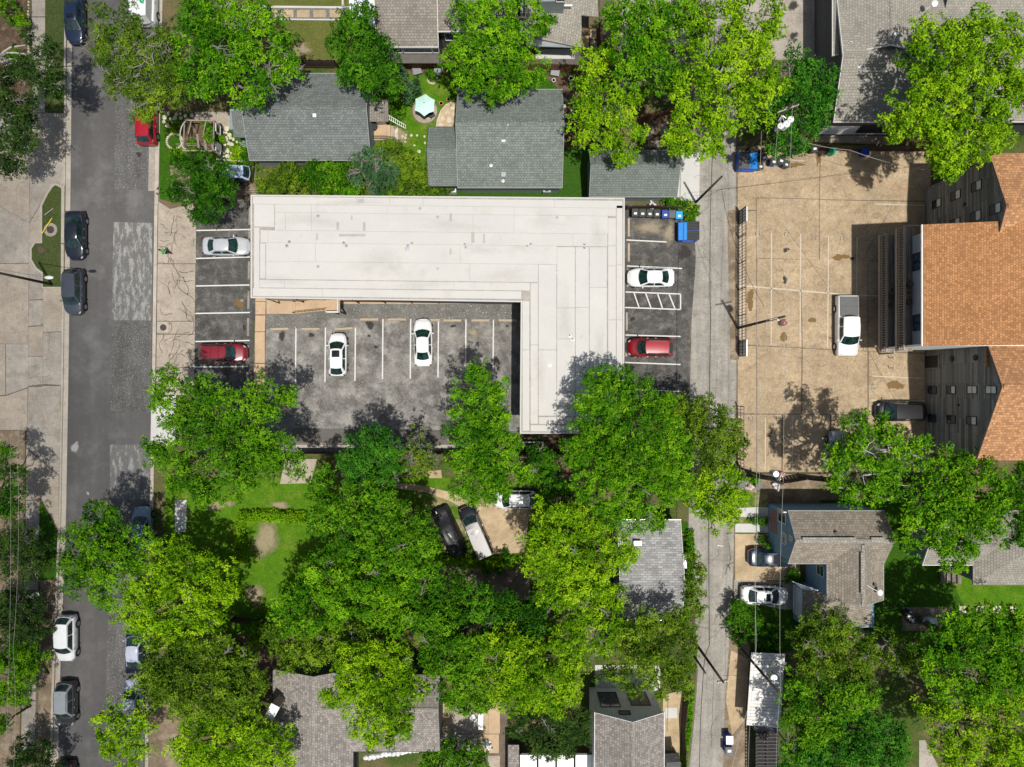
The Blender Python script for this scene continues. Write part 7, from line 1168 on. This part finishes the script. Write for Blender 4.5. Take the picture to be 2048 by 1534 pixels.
for a in (('blue bin with black lid touching the dumpster at the top of the tan car park', 1527, 315, 20, 'plastic_blue', 'plastic_black', 'sticker'), ('blue bin with black lid below the trees, second from the dumpster', 1547, 323, -5, 'plastic_blue', 'plastic_black', 'sticker'), ('blue bin with black lid below the trees, third from the dumpster', 1562, 321, -18, 'plastic_blue', 'plastic_black', 'sticker'), ('small dark bin at the right side of the three blue bins', 1573, 328, -20, 'plastic_grey', 'plastic_black', 'sticker'),
          ('dark green bin with labelled lid below the tree edge', 1595, 299, -10, 'plastic_black', 'plastic_black', 'sticker'), ('black bin with a broken orange crate beside it', 1628, 297, 5, 'plastic_black', 'plastic_black', 'sticker'), ('bright green bin alone against the dark fence', 1665, 301, -22, 'plastic_green', 'plastic_green', None), ('blue bin in tree shade against the dark fence', 1731, 303, 0, 'plastic_blue', 'plastic_blue', None), ('small dark crate like bin in front of the dumpster corner', 1521, 332, 0, 'plastic_grey', 'plastic_black', 'sticker')): bin_(*a, group=G, s_=.9 if 'small' in a[0] else 1)
bin_('grey bin by the rubble at the alley below the tan car park', 1482, 969, 2, 'plastic_grey', 'plastic_grey', None, 1.1); bin_('dark grey bin right of the rubble below the tan car park', 1517, 968, 2, 'plastic_black', 'plastic_grey', None, 1.05); bin_('upper dark green bin on the small south-east patio', 1817, 1229, -80, 'plastic_black', 'plastic_black', 'sticker'); bin_('lower dark green bin on the small south-east patio', 1825, 1240, -75, 'plastic_black', 'plastic_black', 'sticker')
bin_('blue bin with pale lid at the bottom right of the alley', 1458, 1478, 180, 'plastic_blue', 'metal_grey', None, 1.1); bin_('dark bin with red and white items behind the blue bin of the alley', 1457, 1500, 180, 'plastic_blue', 'plastic_grey', 'sticker', 1.2)
def dumpster(label, px, py, ang, sc_=1, lidm='plastic_black'):
    p = P(px, py, 1.2); t = thing('dumpster', label, 'dumpster', (p.x, p.y, .03), R(ang)); a, b = .98 * sc_, .88 * sc_
    vs = [(-a * .85, -b, .1), (a, -b, .1), (a, b, .1), (-a * .85, b, .1), (-a, -b, 1.0), (a, -b, 1.35), (a, b, 1.35), (-a, b, 1.0)]; MB().add(vs, [(3, 2, 1, 0), (0, 1, 5, 4), (1, 2, 6, 5), (2, 3, 7, 6), (3, 0, 4, 7), (4, 5, 6, 7)]).build('body', 'steel_blue', t)
    MB().add([(-a + .05, -b + .03, 1.03), (-a * .1, -b + .03, 1.19), (-a * .1, b - .03, 1.19), (-a + .05, b - .03, 1.03)], [(0, 1, 2, 3)]).build('open_hatch', 'steel_blue_lt', t)
    for s_ in (-1, 1):
        l = MB(); y0_, y1_ = sorted((s_ * .03, s_ * (b + .02))); l.add([(-a * .15, y0_, 1.23), (a + .03, y0_, 1.42), (a + .03, y1_, 1.42), (-a * .15, y1_, 1.23), (-a * .15, y0_, 1.19), (a + .03, y0_, 1.38), (a + .03, y1_, 1.38), (-a * .15, y1_, 1.19)], [(0, 1, 2, 3), (7, 6, 5, 4), (0, 4, 5, 1), (1, 5, 6, 2), (2, 6, 7, 3), (3, 7, 4, 0)])
        for k in range(6): yy = y0_ + (y1_ - y0_) * (k + .5) / 6; l.tube([(-a * .1, yy, 1.245), (a - .02, yy, 1.43)], .03, 4)
        l.build('lid', lidm, t)
    for s_ in (-1, 1): MB().box((0, s_ * (b + .05), .75), (a * 1.2, .1, .14)).build('fork_pocket', 'steel_blue', t)
    return t
dumpster('blue dumpster with black ribbed lids beside the alley weeds', 1377, 462, 0); dumpster('blue dumpster with grey ribbed lids at the top left of the tan car park', 1497, 320, 180, .98, 'plastic_grey')
# ================================================================ WHEEL STOPS
def stop(label, px, py, ang, mat='concrete_walk', L_=1.85, group='parking wheel stops', tilt=0):
    p = P(px, py); t = MB().add([(-L_ / 2, -.14, 0), (L_ / 2, -.14, 0), (L_ / 2, .14, 0), (-L_ / 2, .14, 0), (-L_ / 2 + .03, -.1, .14), (L_ / 2 - .03, -.1, .14), (L_ / 2 - .03, .1, .14), (-L_ / 2 + .03, .1, .14)], [(3, 2, 1, 0), (0, 1, 5, 4), (1, 2, 6, 5), (2, 3, 7, 6), (3, 0, 4, 7), (4, 5, 6, 7)]).build('wheel_stop', mat, at=(0, 0, 0), label=label, cat='wheel stop', group=group)
    t.location = (p.x, p.y, .03); t.rotation_euler = (0, 0, R(ang)); return t
OR = ['first', 'second', 'third', 'fourth', 'fifth', 'sixth', 'seventh', 'eighth', 'ninth']
for k, (x, y, a) in enumerate(((560, 658, 1.5), (622, 658, 0), (688, 657.5, 3.5), (739, 639, 0), (794, 639, 0), (862, 640, 0), (905, 641, 0), (961, 641, 0), (1015, 641, -1))): stop(OR[k] + ' tan concrete wheel stop from the left along the courtyard gravel', x, y, a, 'stop_tan')
for k, y in enumerate((432, 479, 541, 600, 654, 708, 762)): stop(OR[k] + ' weathered wheel stop from the top in the west bays', 500.5 - k * .8, y, 89, 'stone_dark' if k else 'concrete_grey')
for k, (x, y) in enumerate(((1257, 455), (1257, 505), (1255, 556), (1253, 643), (1252, 695), (1250, 752))): stop(OR[k] + ' wheel stop from the top in the east bays', x, y, 90, 'stop_tan' if k < 2 else 'concrete_grey')
# ================================================================ GARDEN THINGS
c = P(849, 208, 2.5); pa = thing('parasol', 'mint green hexagonal parasol over the round patio', 'parasol', (c.x, c.y, 0)); Rr = 1.17; vs = [(c.x, c.y, 2.75)]; tips = []
for k in range(6): a = R(90 + 60 * k - 3); tips.append((c.x + Rr * .93 * math.cos(a), c.y + Rr * .93 * math.sin(a), 2.25))
for k in range(6):
    a0, a1 = Vector(tips[k]), Vector(tips[(k + 1) % 6]); m = (a0 + a1) / 2; m = Vector((c.x, c.y, m.z)).lerp(m, .93) + Vector((0, 0, .05)); MB().add([(c.x, c.y, 2.75), tuple(a0), tuple(m), tuple(a1)], [(0, 1, 2), (0, 2, 3)]).build('canopy_panel', 'mint', pa)
    MB().tube([(c.x, c.y, 2.7), tuple(a0 - Vector((0, 0, .03)))], .012, 4).build('rib', 'metal_dark', pa)
MB().cyl((c.x, c.y, 0), .025, 2.82, 8).cyl((c.x, c.y, 0), .28, .06, 18).build('pole', 'metal_dark', pa); MB().ell((c.x, c.y, 2.8), (.05, .05, .06), 8, 5).build('finial', 'metal_dark', pa)
tb = thing('garden_table', 'round dark table under the mint parasol', 'table', (c.x, c.y, 0)); MB().cyl((c.x, c.y, .7), .5, .03, 22).build('top', 'metal_dark', tb); [MB().tube([(c.x + .3 * math.cos(a), c.y + .3 * math.sin(a), .7), (c.x + .42 * math.cos(a), c.y + .42 * math.sin(a), .05)], .02, 5).build('leg', 'metal_dark', tb) for a in (0.5, 2.1, 3.6, 5.2)]
def chair(label, px, py, ang, m='metal_dark', s_=1):
    p = P(px, py); t = thing('garden_chair', label, 'chair', (p.x, p.y, .05), R(ang)); MB().box((0, 0, .42), (.5 * s_, .5 * s_, .05)).build('seat', m, t); MB().box((0, .27 * s_, .72), (.5 * s_, .05, .55), 0, 0, Matrix.Rotation(R(-15), 4, 'X')).build('backrest', m, t)
    for a in (-1, 1):
        for b in (-1, 1): MB().box((a * .22 * s_, b * .22 * s_, .21), (.04, .04, .42)).build('leg', m, t)
chair('dark garden chair at the lower right of the round patio', 864, 233, -140)
for l, x, y, a in (('left grey lounge chair below the reddish fence', 835, 144, 15), ('right grey lounge chair below the reddish fence', 877, 146, -20), ('grey lounge chair below the north patio planks', 1110, 147, -10)): chair(l, x, y, a, 'metal_grey', 1.7)
for l, x, y, m, r_ in (('terracotta pot nearer the round patio', 883, 209, 'terracotta', .2), ('terracotta pot farther from the round patio', 897, 201, 'terracotta', .17), ('white round pot beside the dark bed below the north patio', 1142, 160, 'metal_white', .26), ('small white pot left of the round white pot', 1107, 163, 'metal_white', .18), ('white bucket beside the trees in the lower right patio yard', 1323, 1509, 'metal_white', .14)):
    c = P(x, y); p_ = thing('plant_pot', l, 'plant pot', c); MB().cyl((c.x, c.y, 0), r_ * .75, .3, 16, r2=r_).ring((c.x, c.y, .3), r_ * .8, r_ * 1.08, .03, 16).build('pot', m, p_); MB().cyl((c.x, c.y, .28), r_ * .85, .02, 14).build('soil', 'mulch', p_)
# arbor of weathered timber in the front garden
ar = thing('arbor', 'weathered open wooden arbor with windows in the front garden', 'arbor', P(405, 270)); za = 2.3
def beam(a, b, w=.09, nm='beam', m='wood_old', za_=None): MB().tube([a, b], w * .7, 4).build(nm, m, ar)
X0_, X1_, Y0_, Y1_ = 372, 428, 242, 300
cor = [(369, 240), (428, 241), (426, 301), (366, 301)]
for i in range(4): beam(P(*cor[i], za), P(*cor[(i + 1) % 4], za), .1)
for (x, y) in cor:
    q = P(x, y, za); beam(Vector((q.x, q.y, 0)), q, .11, 'post')
for x in (396, 410, 424): beam(P(x - 2, 268, za + .1), P(x + 2, 302, za + .1), .15, 'rafter', 'wood_old')
for x in (382, 412): beam(P(x, 242, za + .1), P(x - 6, 268, za + .1), .08, 'rafter')
pts = [P(383 + 17 * math.cos(a) - 6, 271 + 30 * math.sin(a), za + .2) for a in np.linspace(math.pi * .62, math.pi * 1.4, 9)]; MB().tube(pts, .05, 5).build('curved_bough', 'bark_pale', ar)
for (y0, y1) in ((243, 262), (292, 301)):
    q = [P(429, y1, za - .1), P(429, y0, za - .1)]; xx = q[0].x + .02; window_quad(ar, [(xx, q[0].y, 1.0), (xx, q[1].y, 1.0), (xx, q[1].y, 2.0), (xx, q[0].y, 2.0)], (1, 0, 0), split=1, fw=.1)
q = P(428, 283, za); MB().slab([P(427, 279, 2.2), P(443, 290, 1.4), P(443, 304, 1.2), P(426, 296, 2.1)], .03).build('metal_sheet', 'metal_grey', ar)
sl0 = None
for k in range(5): MB().box(P(400, 302, 0) + Vector((0, 0, .3 + .42 * k)), (2.9, .03, .08)).build('slat', 'wood_old', ar)
fl = thing('picket_fence', 'low white slatted gate behind the silver hatchback', 'fence', P(490, 385)); 
for k in range(3): MB().box(P(492, 380 + k * 4, .5), (2.4, .05, .08)).build('rail', 'wood_old', fl)
# small clutter
for l, x, y, s_, r_, m in (('white patio table on the patio by the bottom canopy', 951, 1436, .5, .7, 'plastic_sheet'), ('pale rock like bundle at the end of the patio', 975, 1490, .6, .3, 'plastic_sheet'), ('white bag by the bins behind the east bays', 1306, 410, .45, .2, 'plastic_sheet'), ('pile of pale rubbish between the two grey bins', 1499, 970, .55, .4, 'debris'), ('heap of broken boards below the pole in the rubble strip', 1549, 972, .5, .4, 'plastic_sheet')):
    c = P(x, y); rr = random.Random(int(x)); mb = MB()
    for _ in range(9): mb.ell((c.x + rr.uniform(-s_, s_) * .7, c.y + rr.uniform(-s_, s_) * .7, rr.uniform(.08, .3)), (rr.uniform(.12, .3), rr.uniform(.1, .3), rr.uniform(.06, .2)), 7, 4, 0, rr.uniform(0, 3))
    mb.build('rubbish_heap', m, label=l, cat='rubbish')
c = P(953, 1437); tb = thing('patio_table', 'white framed patio table beside the white plastic heap', 'table', P(962, 1436)); c = P(962, 1436); MB().box((c.x, c.y, .75), (.5, 1.6, .05)).build('top', 'white_wall', tb); [MB().box((c.x + a * .2, c.y + b * .7, .37), (.05, .05, .74)).build('leg', 'white_wall', tb) for a in (-1, 1) for b in (-1, 1)]
bx = thing('storage_box', 'pinkish square box on the bare earth at the middle of the grove', 'box', P(1019, 1159)); MB().box(P(1019, 1159, .3), (.5, .5, .6)).build('body', 'wood_pink', bx); MB().box(P(1019, 1159, .62), (.56, .56, .05)).build('lid', 'wood_pink', bx)
gt = thing('grill', 'grey covered grill on the small south-east patio', 'grill', P(1856, 1240)); MB().box(P(1856, 1240, .5), (1.2, .8, 1.0)).build('cover', 'metal_grey', gt); MB().ell(P(1856, 1240, 1.0), (.6, .4, .18), 12, 6).build('hood', 'metal_grey', gt, smooth=True)
rs = thing('road_sign', 'small square white sign lying face up over the path at the lower left', 'sign', P(73, 1190)); c = P(73, 1190, 2.1); MB().cyl((c.x, c.y, 0), .03, 2.1, 6).build('post', 'metal_grey', rs); MB().box(c, (.5, .35, .02), .5).build('plate', 'metal_white', rs)
for k, (x, y) in enumerate(((1766, 716), (1766, 736))):
    c = P(x, y); b_ = thing('bollard', ['upper', 'lower'][k] + ' small steel post right of the white pickup beside the balconies', 'bollard', c); MB().cyl((c.x + .6, c.y, 0), .045, .95, 8).build('post', 'metal_grey', b_); MB().ell((c.x + .6, c.y, .97), (.06, .06, .05), 8, 4).build('cap', 'metal_white', b_)
for l, a, b in (('grey pipe lying on the grass island', (89, 430), (106, 417)), ('yellow guy guard on the grass island beside the manhole', (84, 467), (104, 436))): MB().tube([P(*a, .4), P(*b, .2)], .045, 6).build('pipe', 'cable_pale' if 'grey' in l else 'yellow', label=l, cat='pipe')
MB().tube([P(1359, 1063, .1), P(1372, 1075, .12)], .04, 5).build('plank', 'yellow', label='short yellow plank on the verge beside the pale cottage', cat='plank'); MB().tube([P(1434, 1090, .08), P(1446, 1092, .08)], .05, 5).build('plank', 'trim_white', label='short white stick lying in the alley', cat='plank')
# ================================================================ PERSON
pb = P(338, 507); pe = thing('person', 'person in a bright green top and dark trousers walking at the street edge', 'person', pb, R(155))
def skinned(name, verts, edges, rad, mat, parent):
    me = bpy.data.meshes.new(name); me.from_pydata(verts, edges, []); o = bpy.data.objects.new(name, me); COL.objects.link(o); o.parent = parent; me.materials.append(MATS[mat]); o.location = (0, 0, .04)
    m = o.modifiers.new('skin', 'SKIN'); m.use_smooth_shade = True
    for i, r_ in enumerate(rad): me.skin_vertices[0].data[i].radius = (r_, r_)
    me.skin_vertices[0].data[0].use_root = True; s_ = o.modifiers.new('sub', 'SUBSURF'); s_.levels = 1; s_.render_levels = 2; return o
V = [(0, 0, .95), (0, 0, 1.15), (.02, 0, 1.38), (.04, 0, 1.5), (.07, 0, 1.62), (.08, 0, 1.72), (0, .1, .9), (.22, .11, .5), (.1, .11, .1), (.25, .11, .05), (0, -.1, .9), (-.1, -.11, .5), (-.38, -.11, .18), (-.3, -.11, .06), (.02, .19, 1.42), (-.12, .25, 1.15), (.05, .28, .98), (.02, -.19, 1.42), (.18, -.25, 1.16), (.4, -.22, 1.15)]
E = [(0, 1), (1, 2), (2, 3), (3, 4), (4, 5), (0, 6), (6, 7), (7, 8), (8, 9), (0, 10), (10, 11), (11, 12), (12, 13), (2, 14), (14, 15), (15, 16), (2, 17), (17, 18), (18, 19)]
if True:
    me_ = None
    def sk(name, V_, E_, rad, mat):
        me = bpy.data.meshes.new(name); me.from_pydata(V_, E_, []); me.materials.append(MATS[mat]); o = bpy.data.objects.new(name, me); COL.objects.link(o); o.parent = pe; o.location = (0, 0, .035)
        m = o.modifiers.new('skin', 'SKIN'); m.use_smooth_shade = True
        if not me.skin_vertices: me.attributes
        for i, r_ in enumerate(rad): me.skin_vertices[0].data[i].radius = (r_, r_)
        me.skin_vertices[0].data[0].use_root = True; s_ = o.modifiers.new('sub', 'SUBSURF'); s_.levels = 1; s_.render_levels = 1
    sk('body', V, E, [.14, .13, .15, .06, .09, .085, .1, .065, .045, .04, .1, .065, .045, .04, .06, .045, .035, .06, .045, .035], 'skin')
    sk('trousers', [V[i] for i in (0, 6, 7, 8, 10, 11, 12)], [(0, 1), (1, 2), (2, 3), (0, 4), (4, 5), (5, 6)], [.155, .12, .08, .06, .12, .08, .06], 'cloth_dark')
    sk('shirt', [V[i] for i in (1, 2, 14, 15, 17, 18)] + [(0, 0, 1.02)], [(6, 0), (0, 1), (1, 2), (2, 3), (1, 4), (4, 5)], [.15, .17, .075, .06, .075, .06, .155], 'cloth_green')
    h_ = MB(); h_.ell((.075, 0, 1.76), (.11, .095, .1), 12, 6); h_.build('hair', 'hair', pe, smooth=True)
# ================================================================ CLEANUP
print('objects', len(bpy.data.objects), 'leaves', NLEAF)
